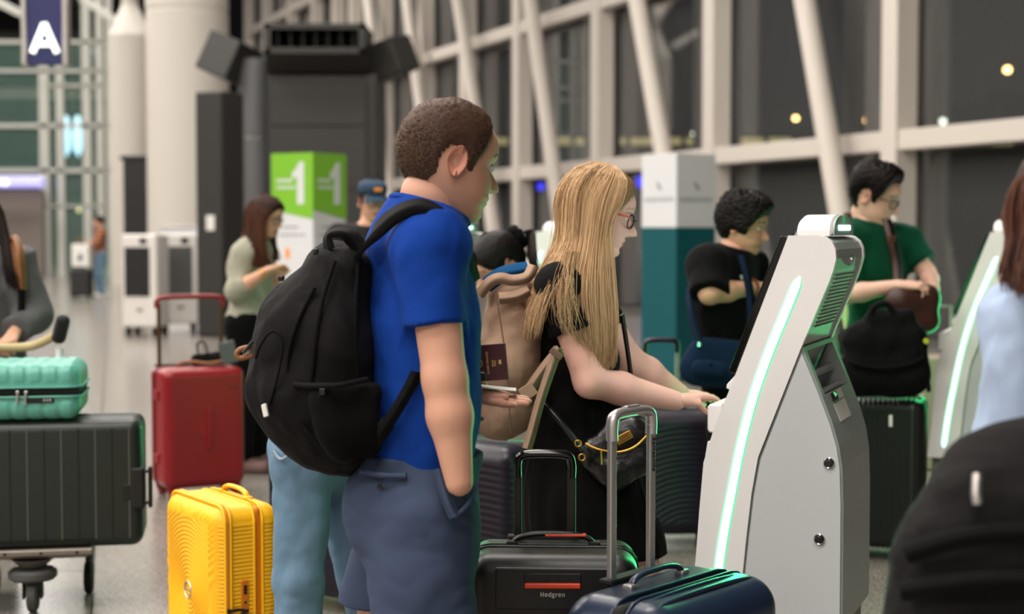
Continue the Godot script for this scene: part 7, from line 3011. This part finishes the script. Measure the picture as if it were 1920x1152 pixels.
func other_people() -> void:
	M.denim = cloth(Color(0.40, 0.51, 0.60), 2.0)
	M.cardigan = cloth(Color(0.60, 0.59, 0.53), 3.0)
	M.tee_black = cloth(Color(0.03, 0.03, 0.032), 1.0)
	M.tee_green = cloth(Color(0.02, 0.245, 0.16), 1.0)
	M.tee_grey = cloth(Color(0.16, 0.152, 0.148), 1.0)
	M.sweater = cloth(Color(0.35, 0.35, 0.355), 2.0)
	M.shirt_pale = cloth(Color(0.60, 0.66, 0.76), 1.0)
	M.trouser_black = cloth(Color(0.03, 0.03, 0.035), 1.0)
	M.trouser_grey = cloth(Color(0.17, 0.18, 0.2), 1.0)
	M.blue_bag = cloth(Color(0.055, 0.125, 0.215), 1.5)
	var black := lin(Color(0.085, 0.07, 0.065))
	var black2 := lin(Color(0.16, 0.125, 0.11))
	var brown := lin(Color(0.17, 0.095, 0.065))
	var brown2 := lin(Color(0.34, 0.185, 0.115))
	var b: MB
	var n: Node3D

	# traveller in jeans, bent forward behind the man
	var d := 4.62
	var J := skeleton(Vector3(P(585, 427, d).x, 0, -d), deg_to_rad(80.0), 1.62)
	J.pelvis = P(590, 815, d)
	J.waist = P(628, 745, d)
	J.chest = P(710, 640, d)
	J.neck = P(775, 560, d)
	J.head = P(815, 520, d)
	J.shL = P(742, 575, d + 0.15)
	J.shR = P(748, 590, d - 0.14)
	J.elL = P(800, 690, d + 0.15)
	J.elR = P(800, 700, d - 0.10)
	J.wrL = P(850, 610, d + 0.1)
	J.wrR = P(850, 620, d - 0.05)
	J.hipL = P(625, 850, d + 0.09)
	J.hipR = P(570, 850, d - 0.09)
	J.knL = P(682, 1090, d + 0.1)
	J.knR = P(560, 1090, d - 0.1)
	J.anL = Vector3(P(700, 427, d).x, 0.085, -d - 0.1)
	J.anR = Vector3(P(562, 427, d).x, 0.085, -d + 0.1)
	var hx := head_xf(J, 0.0, deg_to_rad(45.0), 0.95)
	n = traveller("person in wide blue jeans bent forward behind the man in blue", J, hx, {"top": M.trouser_grey, "bottom": M.denim, "bottom_name": "jeans", "sleeve": 1.6, "cell": 0.012, "flare": 0.012, "leg_loose": 0.004, "hem": 0.0, "top_name": "sweater"})
	b = MB.new()
	strap(b, [P(513, 846, 4.44) - J.base, P(528, 862, 4.415) - J.base, P(556, 842, 4.40) - J.base], 0.005, 0.004, Vector3(-0.3, 0, 1))
	part(n, "back_pocket_stitching", b, M.denim_light)
	b = MB.new()
	var rel := hx
	rel.origin -= J.base
	hair_cap(b, rel, LINE_SHORT, [[-0.11, 0.006], [0.1185, 0.02]], black, 0.3)
	part(n, "hair", b, hair_mat())

	# woman in the oatmeal cardigan
	d = 9.5
	J = skeleton(Vector3(P(470, 427, d).x, 0, -d), deg_to_rad(68.0), 1.66)
	J.head = P(499, 407, d)
	J.neck = P(482, 455, d)
	J.shR = P(458, 478, d - 0.13)
	J.shL = P(492, 478, d + 0.14)
	J.elR = P(443, 545, d - 0.17)
	J.wrR = P(505, 506, d - 0.28)
	J.elL = P(500, 545, d + 0.14)
	J.wrL = P(532, 510, d + 0.02)
	hx = head_xf(J, deg_to_rad(2.0), deg_to_rad(16.0), 0.98)
	var h1 := hand_bones(J.wrR, P(535, 497, d - 0.2) - J.wrR, Vector3(0, -1, 0.3), Vector3(0.2, 0.3, -1), curl_all(0.4, 0.6, 0.4), Vector3(1, 0, -0.3), 0.95)
	n = traveller("long-haired woman in an oatmeal cardigan looking down at her hands", J, hx, {"top": M.cardigan, "bottom": M.trouser_black, "sleeve": 1.35, "top_name": "cardigan", "loose": 0.014, "fold": 0.010, "hands": [h1], "shoe": M.shoe_pink, "hem": -0.10})
	b = MB.new()
	rel = hx
	rel.origin -= J.base
	hair_cap(b, rel, LINE_LONG, [[-0.11, 0.014], [0.1185, 0.012]], brown, 0.2, 3)
	strands(b, rel_guides([
		[hx * head_point(0.11, -0.7, 0.014), hx * head_point(0.03, -1.2, 0.018), P(494, 440, d - 0.13), P(500, 480, d - 0.16), P(512, 500, d - 0.17)],
		[hx * head_point(0.112, -1.4, 0.014), hx * head_point(0.03, -1.7, 0.02), P(478, 445, d - 0.13), P(476, 480, d - 0.17), P(488, 506, d - 0.18)],
		[hx * head_point(0.112, -2.2, 0.014), hx * head_point(0.03, -2.4, 0.02), P(463, 440, d - 0.05), P(462, 470, d - 0.12), P(470, 500, d - 0.17)],
		[hx * head_point(0.112, 2.8, 0.014), hx * head_point(0.03, 2.8, 0.02), P(462, 435, d + 0.04), P(452, 455, d + 0.06), P(450, 470, d + 0.08)],
	], J.base), 420, 0.004, 0.02, brown, brown2, rng, 0.006, 10)
	strands(b, rel_guides([
		[hx * head_point(0.11, 0.7, 0.014), hx * head_point(0.03, 1.2, 0.018), P(512, 455, d + 0.1), P(522, 490, d - 0.02)],
		[hx * head_point(0.112, 1.6, 0.014), hx * head_point(0.03, 1.7, 0.02), P(500, 450, d + 0.14), P(515, 490, d + 0.05)],
	], J.base), 160, 0.004, 0.015, brown, brown2, rng, 0.006, 8)
	part(n, "hair", b, hair_mat())
	glasses("thin metal eyeglasses on the woman in the cardigan", hx, M.gunmetal, M.gunmetal)
	var wr := thing("bracelet", "thin gold bracelet on the wrist of the woman in the cardigan", "bracelet", J.wrR.lerp(J.elR, 0.16))
	b = MB.new()
	b.xf = Transform3D(Basis(Quaternion(Vector3.UP, (J.wrR - J.elR).normalized())), Vector3.ZERO)
	b.lathe(Vector3.ZERO, [Vector2(0.031, -0.006), Vector2(0.034, 0), Vector2(0.031, 0.006)], 20)
	part(wr, "band", b, M.gold)

	# man in the blue cap
	d = 9.8
	J = skeleton(Vector3(P(690, 427, d).x, 0, -d), deg_to_rad(18.0), 1.74)
	J.head = P(698, 378, d)
	hx = head_xf(J, deg_to_rad(6.0), deg_to_rad(10.0), 0.98)
	n = traveller("man in a blue baseball cap and dark grey T-shirt", J, hx, {"top": M.tee_grey, "bottom": M.trouser_black, "sleeve": 0.7})
	b = MB.new()
	rel = hx
	rel.origin -= J.base
	hair_cap(b, rel, LINE_SHORT, [[-0.11, 0.004], [0.1185, 0.006]], black, 0.2)
	part(n, "hair", b, hair_mat())
	b = MB.new()
	var capl := [[0.0, 0.050], [1.2, 0.046], [PI, 0.030]]
	hair_cap(b, rel, capl, [[-0.11, 0.012], [0.06, 0.014], [0.09, 0.022], [0.1185, 0.018]], Color.WHITE, 0.02, 2)
	b.coloured = false
	var cp := part(n, "cap", b, M.cap_blue)
	b = MB.new()
	b.xf = rel
	var ring := []
	for i in 9:
		var t := -1.0 + 2.0 * i / 8
		ring.append(Vector3(t * 0.075, 0.052 - 0.012 * t * t, 0.095 - 0.025 * t * t))
	var out := []
	for i in 9:
		var t := -1.0 + 2.0 * i / 8
		out.append(Vector3(t * 0.08, 0.030 - 0.018 * t * t, 0.165 - 0.055 * t * t))
	for i in 8:
		b.face([ring[i], ring[i + 1], out[i + 1], out[i]])
		b.face([ring[i] + Vector3(0, -0.004, 0), ring[i + 1] + Vector3(0, -0.004, 0), out[i + 1] + Vector3(0, -0.004, 0), out[i] + Vector3(0, -0.004, 0)])
		b.face([out[i], out[i + 1], out[i + 1] + Vector3(0, -0.004, 0), out[i] + Vector3(0, -0.004, 0)])
	part(cp, "peak", b, M.cap_blue)
	b = MB.new()
	b.xf = rel
	b.rbox(Vector3(0.0, 0.088, 0.098), Vector3(0.052, 0.022, 0.012), 0.005)
	part(cp, "orange_patch", b, M.orange)
	glasses("clear eyeglasses on the man in the blue cap", hx, M.gunmetal, M.gunmetal)

	# dark-haired person bending down, hair tied up with a black scrunchie
	d = 6.3
	J = skeleton(Vector3(P(985, 427, d).x, 0, -d), deg_to_rad(-78.0), 1.60)
	J.pelvis = P(1085, 850, d)
	J.waist = P(1065, 760, d)
	J.chest = P(1000, 640, d)
	J.neck = P(955, 560, d)
	J.head = P(935, 500, d)
	J.shL = P(970, 585, d - 0.14)
	J.shR = P(970, 580, d + 0.15)
	J.elL = P(950, 700, d - 0.16)
	J.elR = P(950, 700, d + 0.16)
	J.wrL = P(930, 640, d - 0.1)
	J.wrR = P(930, 640, d + 0.1)
	for s in ["L", "R"]:
		J["hip" + s] = J.pelvis + J.l * (0.08 if s == "L" else -0.08)
		J["kn" + s] = Vector3(J["hip" + s].x, 0.48, J["hip" + s].z)
		J["an" + s] = Vector3(J["hip" + s].x, 0.085, J["hip" + s].z)
	hx = head_xf(J, deg_to_rad(10.0), deg_to_rad(32.0), 1.08)
	n = traveller("dark-haired person in a blue top bending down, hair tied up", J, hx, {"top": M.shirt_teal, "bottom": M.trouser_black, "sleeve": 0.7})
	b = MB.new()
	rel = hx
	rel.origin -= J.base
	hair_cap(b, rel, [[0.0, 0.066], [0.6, 0.056], [1.0, 0.02], [1.25, 0.0], [1.5, 0.012], [1.8, 0.0], [2.1, -0.05], [PI, -0.07]], [[-0.11, 0.006], [0.0, 0.012], [0.1185, 0.012]], black, 0.12, 5)
	strands(b, rel_guides([
		[hx * Vector3(0.03, 0.055, -0.11), hx * Vector3(0.045, 0.055, -0.17), P(1003, 485, d - 0.1), P(1010, 520, d - 0.08)],
		[hx * Vector3(-0.03, 0.045, -0.11), hx * Vector3(-0.03, 0.045, -0.17), P(996, 490, d + 0.06), P(1005, 520, d + 0.06)],
	], J.base), 120, 0.003, 0.01, black, black2, rng, 0.003, 8)
	part(n, "hair", b, hair_mat())
	b = MB.new()
	var sc := []
	for i in 21:
		var an := TAU * i / 20
		sc.append(rel * (Vector3(0.005, 0.052, -0.118) + Vector3(cos(an) * 0.032, sin(an) * 0.032, 0.006 * sin(an * 7))))
	b.tube(sc, 0.017, 8, false)
	part(n, "scrunchie", b, M.tee_black)

	# woman in the black T-shirt at the next kiosk
	d = 6.67
	J = skeleton(Vector3(P(1368, 427, d).x, 0, -d), deg_to_rad(72.0), 1.60)
	J.head = P(1394, 423, d)
	J.neck = P(1376, 478, d)
	J.chest = P(1358, 565, d)
	J.waist = P(1358, 640, d)
	J.pelvis = P(1358, 700, d)
	J.shR = P(1326, 498, d - 0.15)
	J.shL = P(1400, 498, d + 0.15)
	J.elR = P(1330, 551, d - 0.24)
	J.wrR = P(1420, 539, d - 0.10)
	J.elL = P(1420, 560, d + 0.12)
	J.wrL = P(1452, 520, d + 0.1)
	hx = head_xf(J, deg_to_rad(-4.0), deg_to_rad(12.0), 1.0)
	h1 = hand_bones(J.wrR, Vector3(1, 0.05, -0.25), Vector3(0, -1, 0), Vector3(0.2, 0.2, -1), curl_all(0.2, 0.3, 0.2), Vector3(1, 0.3, -0.3), 0.95)
	n = traveller("short-haired woman in a black printed T-shirt at a kiosk", J, hx, {"top": M.tee_black, "bottom": M.trouser_black, "sleeve": 0.98, "fat": 1.14, "arm": 1.12, "loose": 0.022, "hem": -0.03, "hands": [h1], "jaw": 1.08, "top_name": "t_shirt"})
	b = MB.new()
	rel = hx
	rel.origin -= J.base
	hair_cap(b, rel, [[0.0, 0.060], [0.5, 0.055], [0.85, 0.035], [1.05, 0.0], [1.2, -0.03], [1.4, -0.035], [1.7, -0.03], [2.1, -0.06], [PI, -0.09]], [[-0.11, 0.012], [-0.04, 0.020], [0.03, 0.024], [0.1185, 0.028]], black, 0.5, 6)
	hair_fuzz(b, rel, LINE_SHORT, 2600, 0.030, 0.0014, black, black2, rng, Vector3(0, -0.6, 0.5), 0.024)
	part(n, "hair", b, hair_mat())
	# the print across the chest, blurred letters and a round face of colour
	for e in [[1354, 523, 0.018, 0.03, 0], [1364, 527, 0.018, 0.026, 0], [1376, 523, 0.026, 0.03, 1], [1390, 523, 0.016, 0.03, 0], [1402, 523, 0.016, 0.03, 0]]:
		b = MB.new()
		b.xf = Transform3D(Basis(Vector3.UP, deg_to_rad(38.0)), P(e[0], e[1], d - 0.165 - (1354 - e[0]) * 0.0006) - J.base)
		b.rbox(Vector3.ZERO, Vector3(e[2], e[3], 0.01), 0.004)
		part(n, "shirt_print", b, M.print_peach if e[4] == 1 else M.paper)
	var wb := thing("bracelet", "amber bead bracelet on the wrist of the woman in black", "bracelet", J.wrR.lerp(J.elR, 0.10))
	for i in 16:
		b = MB.new()
		var an := TAU * i / 16
		var ax := (J.wrR - J.elR).normalized() as Vector3
		var qb := Basis(Quaternion(Vector3.UP, ax))
		b.lathe(qb * Vector3(cos(an) * 0.036, 0, sin(an) * 0.036), [Vector2(0.0001, -0.007), Vector2(0.006, -0.004), Vector2(0.007, 0), Vector2(0.006, 0.004), Vector2(0.0001, 0.007)], 8)
		part(wb, "bead", b, M.amber)
	# her blue cross-body bag
	var bag := thing("crossbody_bag", "soft blue cross-body bag hanging at the side of the woman in black", "bag", P(1340, 735, d - 0.26))
	var fl := field_of([
		[P(1308, 690, d - 0.27), P(1392, 700, d - 0.24), 0.075, 0.07, 0.05, Vector3.BACK, 0.6],
		[P(1318, 655, d - 0.27), P(1388, 662, d - 0.24), 0.05, 0.05, 0.05, Vector3.BACK, 0.6],
	], 0.010)
	b = MB.new()
	fl.mesh(b, bag.position)
	part(bag, "body", b, M.blue_bag)
	b = MB.new()
	strap(b, flat_path([[1312, 648, 6.38], [1299, 600, 6.42], [1294, 560, 6.46], [1300, 520, 6.5]]).map(func(p): return p - bag.position), 0.018, 0.003, Vector3(-0.5, 0, 1))
	part(bag, "strap", b, M.blue_bag)
	b = MB.new()
	strap(b, flat_path([[1391, 478, 6.52], [1401, 520, 6.49], [1407, 560, 6.48], [1409, 620, 6.46]]).map(func(p): return p - bag.position), 0.018, 0.003, Vector3(0.3, 0, 1))
	part(bag, "strap", b, M.blue_bag)
	b = MB.new()
	b.lathe(P(1311, 646, 6.36) - bag.position, [Vector2(0.009, 0), Vector2(0.009, 0.005), Vector2(0.0001, 0.006)], 12, Vector3(0, 0, 1))
	part(bag, "ring", b, M.chrome)
	b = MB.new()
	fl = field_of([[P(1312, 690, d - 0.335), P(1350, 692, d - 0.33), 0.034, 0.034, 0.03, Vector3.BACK, 0.5]], 0.009)
	fl.mesh(b, bag.position)
	part(bag, "front_pocket", b, M.blue_bag)

	# man in the green T-shirt
	d = 7.55
	J = skeleton(Vector3(P(1650, 427, d).x, 0, -d), deg_to_rad(50.0), 1.74)
	J.head = P(1641, 369, d - 0.02)
	J.neck = P(1627, 425, d)
	J.chest = P(1640, 510, d)
	J.waist = P(1645, 590, d)
	J.shR = P(1588, 450, d - 0.10)
	J.shL = P(1694, 447, d + 0.10)
	J.elR = P(1578, 555, d - 0.22)
	J.wrR = P(1688, 535, d - 0.34)
	J.elL = P(1745, 528, d + 0.03)
	J.wrL = P(1752, 545, d - 0.20)
	J.elL = P(1738, 512, d + 0.02)
	hx = head_xf(J, deg_to_rad(12.0), deg_to_rad(20.0), 1.13)
	h1 = hand_bones(J.wrR, P(1730, 537, d - 0.36) - J.wrR, Vector3(0, -1, -0.3), Vector3(0, 0.5, -0.8), curl_all(0.5, 0.8, 0.5), Vector3(0.7, -0.3, -0.6), 1.0)
	var h2 := hand_bones(J.wrL, P(1745, 582, d - 0.28) - J.wrL, Vector3(-1, 0, -0.2), Vector3(0, 0.4, 0.9), curl_all(0.25, 0.4, 0.3), Vector3(-0.6, -0.6, 0.5), 1.0)
	n = traveller("man in a green T-shirt and glasses searching his brown shoulder bag", J, hx, {"top": M.tee_green, "bottom": M.trouser_grey, "sleeve": 0.72, "hands": [h1, h2], "skin": Color(0.83, 0.66, 0.58), "top_name": "t_shirt", "hem": -0.10, "loose": 0.02})
	b = MB.new()
	rel = hx
	rel.origin -= J.base
	hair_cap(b, rel, LINE_SHORT, [[-0.11, 0.003], [-0.02, 0.008], [0.03, 0.018], [0.07, 0.028], [0.1185, 0.030]], lin(Color(0.055, 0.045, 0.045)), 0.25, 8)
	hair_fuzz(b, rel, LINE_SHORT, 2600, 0.035, 0.0014, lin(Color(0.05, 0.04, 0.04)), lin(Color(0.11, 0.09, 0.085)), rng, Vector3(-0.3, 0.1, 0.8), 0.02)
	part(n, "hair", b, hair_mat())
	glasses("brown round eyeglasses on the man in green", hx, M.brown_rim, M.brown_rim)
	bag = thing("shoulder_bag", "brown leather shoulder bag held open by the man in green", "bag", P(1715, 600, d - 0.36))
	fl = field_of([
		[P(1690, 565, d - 0.34), P(1735, 560, d - 0.32), 0.075, 0.07, 0.04, Vector3.BACK, 0.75],
		[P(1690, 610, d - 0.34), P(1735, 600, d - 0.32), 0.07, 0.065, 0.04, Vector3.BACK, 0.75],
	], 0.010)
	fl.cut(P(1712, 532, d - 0.33), Vector3(0.1, 1, 0.2))
	b = MB.new()
	fl.mesh(b, bag.position)
	part(bag, "body", b, M.brown_leather)
	b = MB.new()
	strap(b, flat_path([[1663, 412, d - 0.10], [1672, 450, d - 0.165], [1681, 490, d - 0.19], [1684, 530, d - 0.26]]).map(func(p): return p - bag.position), 0.024, 0.004, Vector3(0.2, 0.2, 1))
	part(bag, "strap", b, M.brown_leather)
	b = MB.new()
	b.rbox(P(1673, 448, d - 0.175) - bag.position, Vector3(0.03, 0.035, 0.012), 0.004)
	part(bag, "buckle", b, M.bronze)

	# someone with a brown ponytail, mostly hidden behind him
	d = 8.6
	J = skeleton(Vector3(P(1622, 427, d).x, 0, -d), deg_to_rad(60.0), 1.58)
	hx = head_xf(J, 0.0, deg_to_rad(10.0), 0.97)
	n = traveller("brown-haired person hidden behind the man in green", J, hx, {"top": M.tee_black, "bottom": M.trouser_black, "sleeve": 0.7})
	b = MB.new()
	rel = hx
	rel.origin -= J.base
	hair_cap(b, rel, LINE_LONG, [[-0.11, 0.012], [0.1185, 0.012]], brown, 0.2, 5)
	strands(b, rel_guides([[hx * Vector3(0.03, 0.03, -0.10), hx * Vector3(0.03, 0.0, -0.14), P(1585, 400, d), P(1578, 440, d)], [hx * Vector3(-0.03, 0.03, -0.10), hx * Vector3(-0.03, 0.0, -0.14), P(1592, 400, d - 0.04), P(1588, 440, d - 0.04)]], J.base), 120, 0.004, 0.012, brown, brown2, rng, 0.004, 8)
	part(n, "hair", b, hair_mat())

	# person pushing the cart, long black hair
	d = 7.25
	J = skeleton(Vector3(P(-42, 427, d).x, 0, -d), deg_to_rad(8.0), 1.62)
	J.shL = P(28, 480, d - 0.03)
	J.elL = P(66, 590, d - 0.02)
	J.wrL = P(28, 622, d - 0.17)
	J.elR = P(-150, 590, d - 0.02)
	J.wrR = P(-110, 622, d - 0.17)
	hx = head_xf(J, 0.0, deg_to_rad(8.0), 1.0)
	h1 = hand_bones(J.wrL, P(12, 650, d - 0.27) - J.wrL, Vector3(0.2, -0.6, -0.8), Vector3(-1, 0, 0), curl_all(0.7, 0.9, 0.5), Vector3(-0.8, -0.6, 0), 1.0)
	n = traveller("long-haired person in a grey sweater pushing the luggage cart", J, hx, {"top": M.sweater, "bottom": M.trouser_black, "sleeve": 1.92, "top_name": "sweater", "loose": 0.026, "arm": 1.1, "hands": [h1], "fold": 0.012, "hem": -0.12})
	b = MB.new()
	rel = hx
	rel.origin -= J.base
	hair_cap(b, rel, LINE_LONG, [[-0.11, 0.012], [0.1185, 0.012]], black, 0.2, 3)
	strands(b, rel_guides([
		[hx * head_point(0.112, 0.9, 0.014), hx * head_point(0.03, 1.3, 0.02), P(2, 440, d - 0.08), P(14, 500, d - 0.16), P(22, 545, d - 0.17)],
		[hx * head_point(0.112, 1.4, 0.014), hx * head_point(0.03, 1.6, 0.022), P(8, 440, d - 0.04), P(24, 500, d - 0.13), P(34, 548, d - 0.15)],
		[hx * head_point(0.112, 2.0, 0.014), hx * head_point(0.03, 2.1, 0.022), P(8, 440, d + 0.05), P(18, 490, d + 0.06), P(20, 530, d + 0.08)],
	], J.base), 420, 0.003, 0.02, black, black2, rng, 0.006, 10)
	part(n, "hair", b, hair_mat())
	bag = thing("backpack", "dark backpack with a tan shoulder strap on the cart pusher", "backpack", P(0, 560, d + 0.26))
	fl = field_of([[P(-40, 500, d + 0.25), P(-40, 600, d + 0.25), 0.11, 0.12, 0.04, Vector3.BACK, 0.8]], 0.014)
	b = MB.new()
	fl.mesh(b, bag.position)
	part(bag, "body", b, M.bag_black)
	b = MB.new()
	strap(b, flat_path([[18, 455, d + 0.06], [26, 450, d - 0.05], [34, 475, d - 0.14], [38, 510, d - 0.155], [40, 545, d - 0.15]]).map(func(p): return p - bag.position), 0.026, 0.006, Vector3(0.1, 0.3, 1))
	part(bag, "tan_strap", b, M.tan_leather)
	b = MB.new()
	strap(b, flat_path([[40, 543, d - 0.155], [40, 580, d - 0.14], [36, 620, d - 0.10]]).map(func(p): return p - bag.position), 0.016, 0.003, Vector3(0.1, 0, 1))
	part(bag, "black_webbing", b, M.bag_black)

	# traveller in stripes far down the hall, with a case and a carrier bag
	d = 33.0
	J = skeleton(Vector3(P(187, 427, d).x, 0, -d), deg_to_rad(-60.0), 1.68)
	J.wrL = J.base + Vector3(-0.24, 1.12, 0.2)
	J.elL = J.base + Vector3(-0.02, 1.10, 0.22)
	J.wrR = J.base + Vector3(-0.26, 1.1, -0.1)
	hx = head_xf(J, 0.0, deg_to_rad(12.0), 1.0)
	n = traveller("distant traveller in a striped brown top and jeans by a dark suitcase", J, hx, {"top": M.stripes, "bottom": M.denim, "sleeve": 1.5, "cell": 0.02, "shoe": M.paper, "top_name": "striped_top"})
	b = MB.new()
	rel = hx
	rel.origin -= J.base
	hair_cap(b, rel, LINE_SHORT, [[-0.11, 0.006], [0.1185, 0.025]], black, 0.3)
	part(n, "hair", b, hair_mat())
	var cs := suitcase("charcoal suitcase standing before the distant traveller in stripes", Vector3(0.42, 0.56, 0.26), M.case_grey, M.zip_black, "", {"radius": 0.04})
	put_case(cs, Vector3.ZERO, 152.0, 32.6, -15.0)
	bag = thing("carrier_bag", "white carrier bag with a dark logo on the charcoal suitcase", "bag", Vector3(P(152, 427, 32.6).x, 0.645, -32.6))
	b = MB.new()
	b.xf = Transform3D(Basis(Vector3.UP, -0.25), Vector3.ZERO)
	b.rbox(Vector3(0, 0.24, 0), Vector3(0.38, 0.46, 0.14), 0.02)
	part(bag, "body", b, M.paper)
	b = MB.new()
	b.xf = Transform3D(Basis(Vector3.UP, -0.25), Vector3.ZERO)
	b.prism(PackedVector2Array([Vector2(-0.06, 0.14), Vector2(0.05, 0.12), Vector2(0.075, 0.2), Vector2(0.02, 0.3), Vector2(-0.02, 0.24)]), 0.07, 0.074)
	part(bag, "logo", b, M.far_dark)
	b = MB.new()
	b.xf = Transform3D(Basis(Vector3.UP, -0.25), Vector3.ZERO)
	b.tube(smooth_path([Vector3(-0.12, 0.46, 0.05), Vector3(-0.06, 0.58, 0.05), Vector3(0.06, 0.58, 0.05), Vector3(0.12, 0.46, 0.05)], 4), 0.012, 6)
	part(bag, "handle", b, M.tan_leather)

	# person at the right edge, back to us, carrying a black backpack
	d = 2.65
	J = skeleton(Vector3(P(2115, 427, d).x, 0, -d), deg_to_rad(185.0), 1.60)
	hx = head_xf(J, deg_to_rad(-20.0), deg_to_rad(10.0), 1.0)
	hx.origin = P(2010, 415, d)
	J.head = hx.origin
	J.neck = P(2100, 560, d)
	n = traveller("person in a pale blue shirt wearing a black backpack", J, hx, {"top": M.shirt_pale, "bottom": M.trouser_black, "sleeve": 1.8, "cell": 0.012, "loose": 0.024, "fold": 0.018, "hem": -0.14})
	b = MB.new()
	rel = hx
	rel.origin -= J.base
	hair_cap(b, rel, LINE_LONG, [[-0.11, 0.016], [0.1185, 0.014]], brown, 0.2, 3)
	strands(b, rel_guides([
		[hx * head_point(0.11, 1.0, 0.014), hx * head_point(0.03, 1.3, 0.02), P(1905, 450, d + 0.02), P(1894, 510, d + 0.02), P(1902, 550, d + 0.02)],
		[hx * head_point(0.11, 1.9, 0.014), hx * head_point(0.03, 2.0, 0.022), P(1912, 450, d - 0.05), P(1905, 510, d - 0.07), P(1912, 556, d - 0.08)],
		[hx * head_point(0.11, 2.8, 0.014), hx * head_point(0.03, 2.8, 0.022), P(1960, 450, d - 0.13), P(1950, 510, d - 0.16), P(1950, 560, d - 0.18)],
	], J.base), 500, 0.0022, 0.016, brown, brown2, rng, 0.006, 10)
	part(n, "hair", b, hair_mat())
	bag = thing("backpack", "black backpack on the back of the person in pale blue", "backpack", P(1960, 1100, 2.32))
	fl = field_of([
		[P(1850, 930, 2.34), P(2010, 900, 2.34), 0.085, 0.10, 0.06],
		[P(1800, 1060, 2.32), P(2020, 1050, 2.32), 0.105, 0.12, 0.06],
		[P(1800, 1200, 2.32), P(2020, 1200, 2.32), 0.115, 0.12, 0.06],
		[P(1880, 870, 2.38), P(2040, 850, 2.38), 0.05, 0.06, 0.05],
	], 0.010)
	var nz := FastNoiseLite.new()
	nz.seed = 41
	nz.frequency = 6.0
	fl.ripple(nz, 0.014, Vector3(0.6, 1.4, 1))
	b = MB.new()
	fl.mesh(b, bag.position)
	part(bag, "main_compartment", b, M.pack_black)
	b = MB.new()
	b.tube(flat_path([[1832, 890, 2.235], [1830, 925, 2.225], [1833, 946, 2.222]]).map(func(p): return p - bag.position), 0.007, 8)
	part(bag, "zip_pull", b, M.silver)
	for e in [[[1700, 1040, 2.24], [1800, 1010, 2.2], [1920, 1000, 2.2], [2000, 1005, 2.2]], [[1690, 1110, 2.24], [1800, 1095, 2.195], [1920, 1090, 2.19], [2000, 1090, 2.19]]]:
		b = MB.new()
		strap(b, flat_path(e).map(func(p): return p - bag.position), 0.014, 0.005, Vector3(-0.1, 0.1, 1))
		part(bag, "compression_strap", b, M.pack_mesh)
	for s in [2020, 2190]:
		b = MB.new()
		strap(b, flat_path([[s, 850, 2.40], [s, 760, 2.47], [s + 10, 650, 2.50], [s + 15, 600, 2.56]]).map(func(p): return p - bag.position), 0.024, 0.005, Vector3(-0.1, 0.2, 1))
		part(bag, "shoulder_strap", b, M.pack_black)

	# black backpack standing on the ribbed case
	bag = thing("backpack", "black roll-top backpack standing on the ribbed suitcase", "backpack", M.ribbed_xf * Vector3(0, M.ribbed_top, 0.0))
	d = 6.86
	fl = field_of([
		[P(1610, 700, d), P(1700, 700, d), 0.10, 0.105, 0.05, Vector3.BACK, 0.85],
		[P(1615, 640, d), P(1705, 640, d), 0.085, 0.08, 0.05, Vector3.BACK, 0.85],
		[P(1635, 598, d), P(1700, 592, d), 0.04, 0.035, 0.05],
	], 0.010)
	nz.frequency = 9.0
	fl.ripple(nz, 0.010)
	fl.cut(Vector3(0, M.ribbed_top + 0.003, 0), Vector3.DOWN)
	b = MB.new()
	fl.mesh(b, bag.position)
	part(bag, "body", b, M.bag_black)
	b = MB.new()
	strap(b, flat_path([[1590, 680, d - 0.085], [1640, 690, d - 0.1], [1700, 685, d - 0.1], [1732, 670, d - 0.08]]).map(func(p): return p - bag.position), 0.008, 0.004, Vector3(0, 0.1, 1))
	part(bag, "seam", b, M.pack_mesh)
	b = MB.new()
	strap(b, flat_path([[1630, 595, d - 0.03], [1640, 575, d - 0.03], [1662, 570, d - 0.03], [1680, 592, d - 0.03]]).map(func(p): return p - bag.position), 0.014, 0.004, Vector3(0, 0.3, 1))
	part(bag, "grab_loop", b, M.bag_black)
	b = MB.new()
	strap(b, flat_path([[1722, 620, d - 0.05], [1735, 680, d - 0.06], [1742, 735, d - 0.05]]).map(func(p): return p - bag.position), 0.012, 0.003, Vector3(0.6, 0, 1))
	part(bag, "side_strap", b, M.pack_mesh)
	b = MB.new()
	b.lathe(P(1736, 640, d - 0.08) - bag.position, [Vector2(0.012, 0), Vector2(0.012, 0.004), Vector2(0.0001, 0.004)], 14, Vector3(0.3, 0, 1))
	part(bag, "yellow_tag", b, M.yellow_tag)
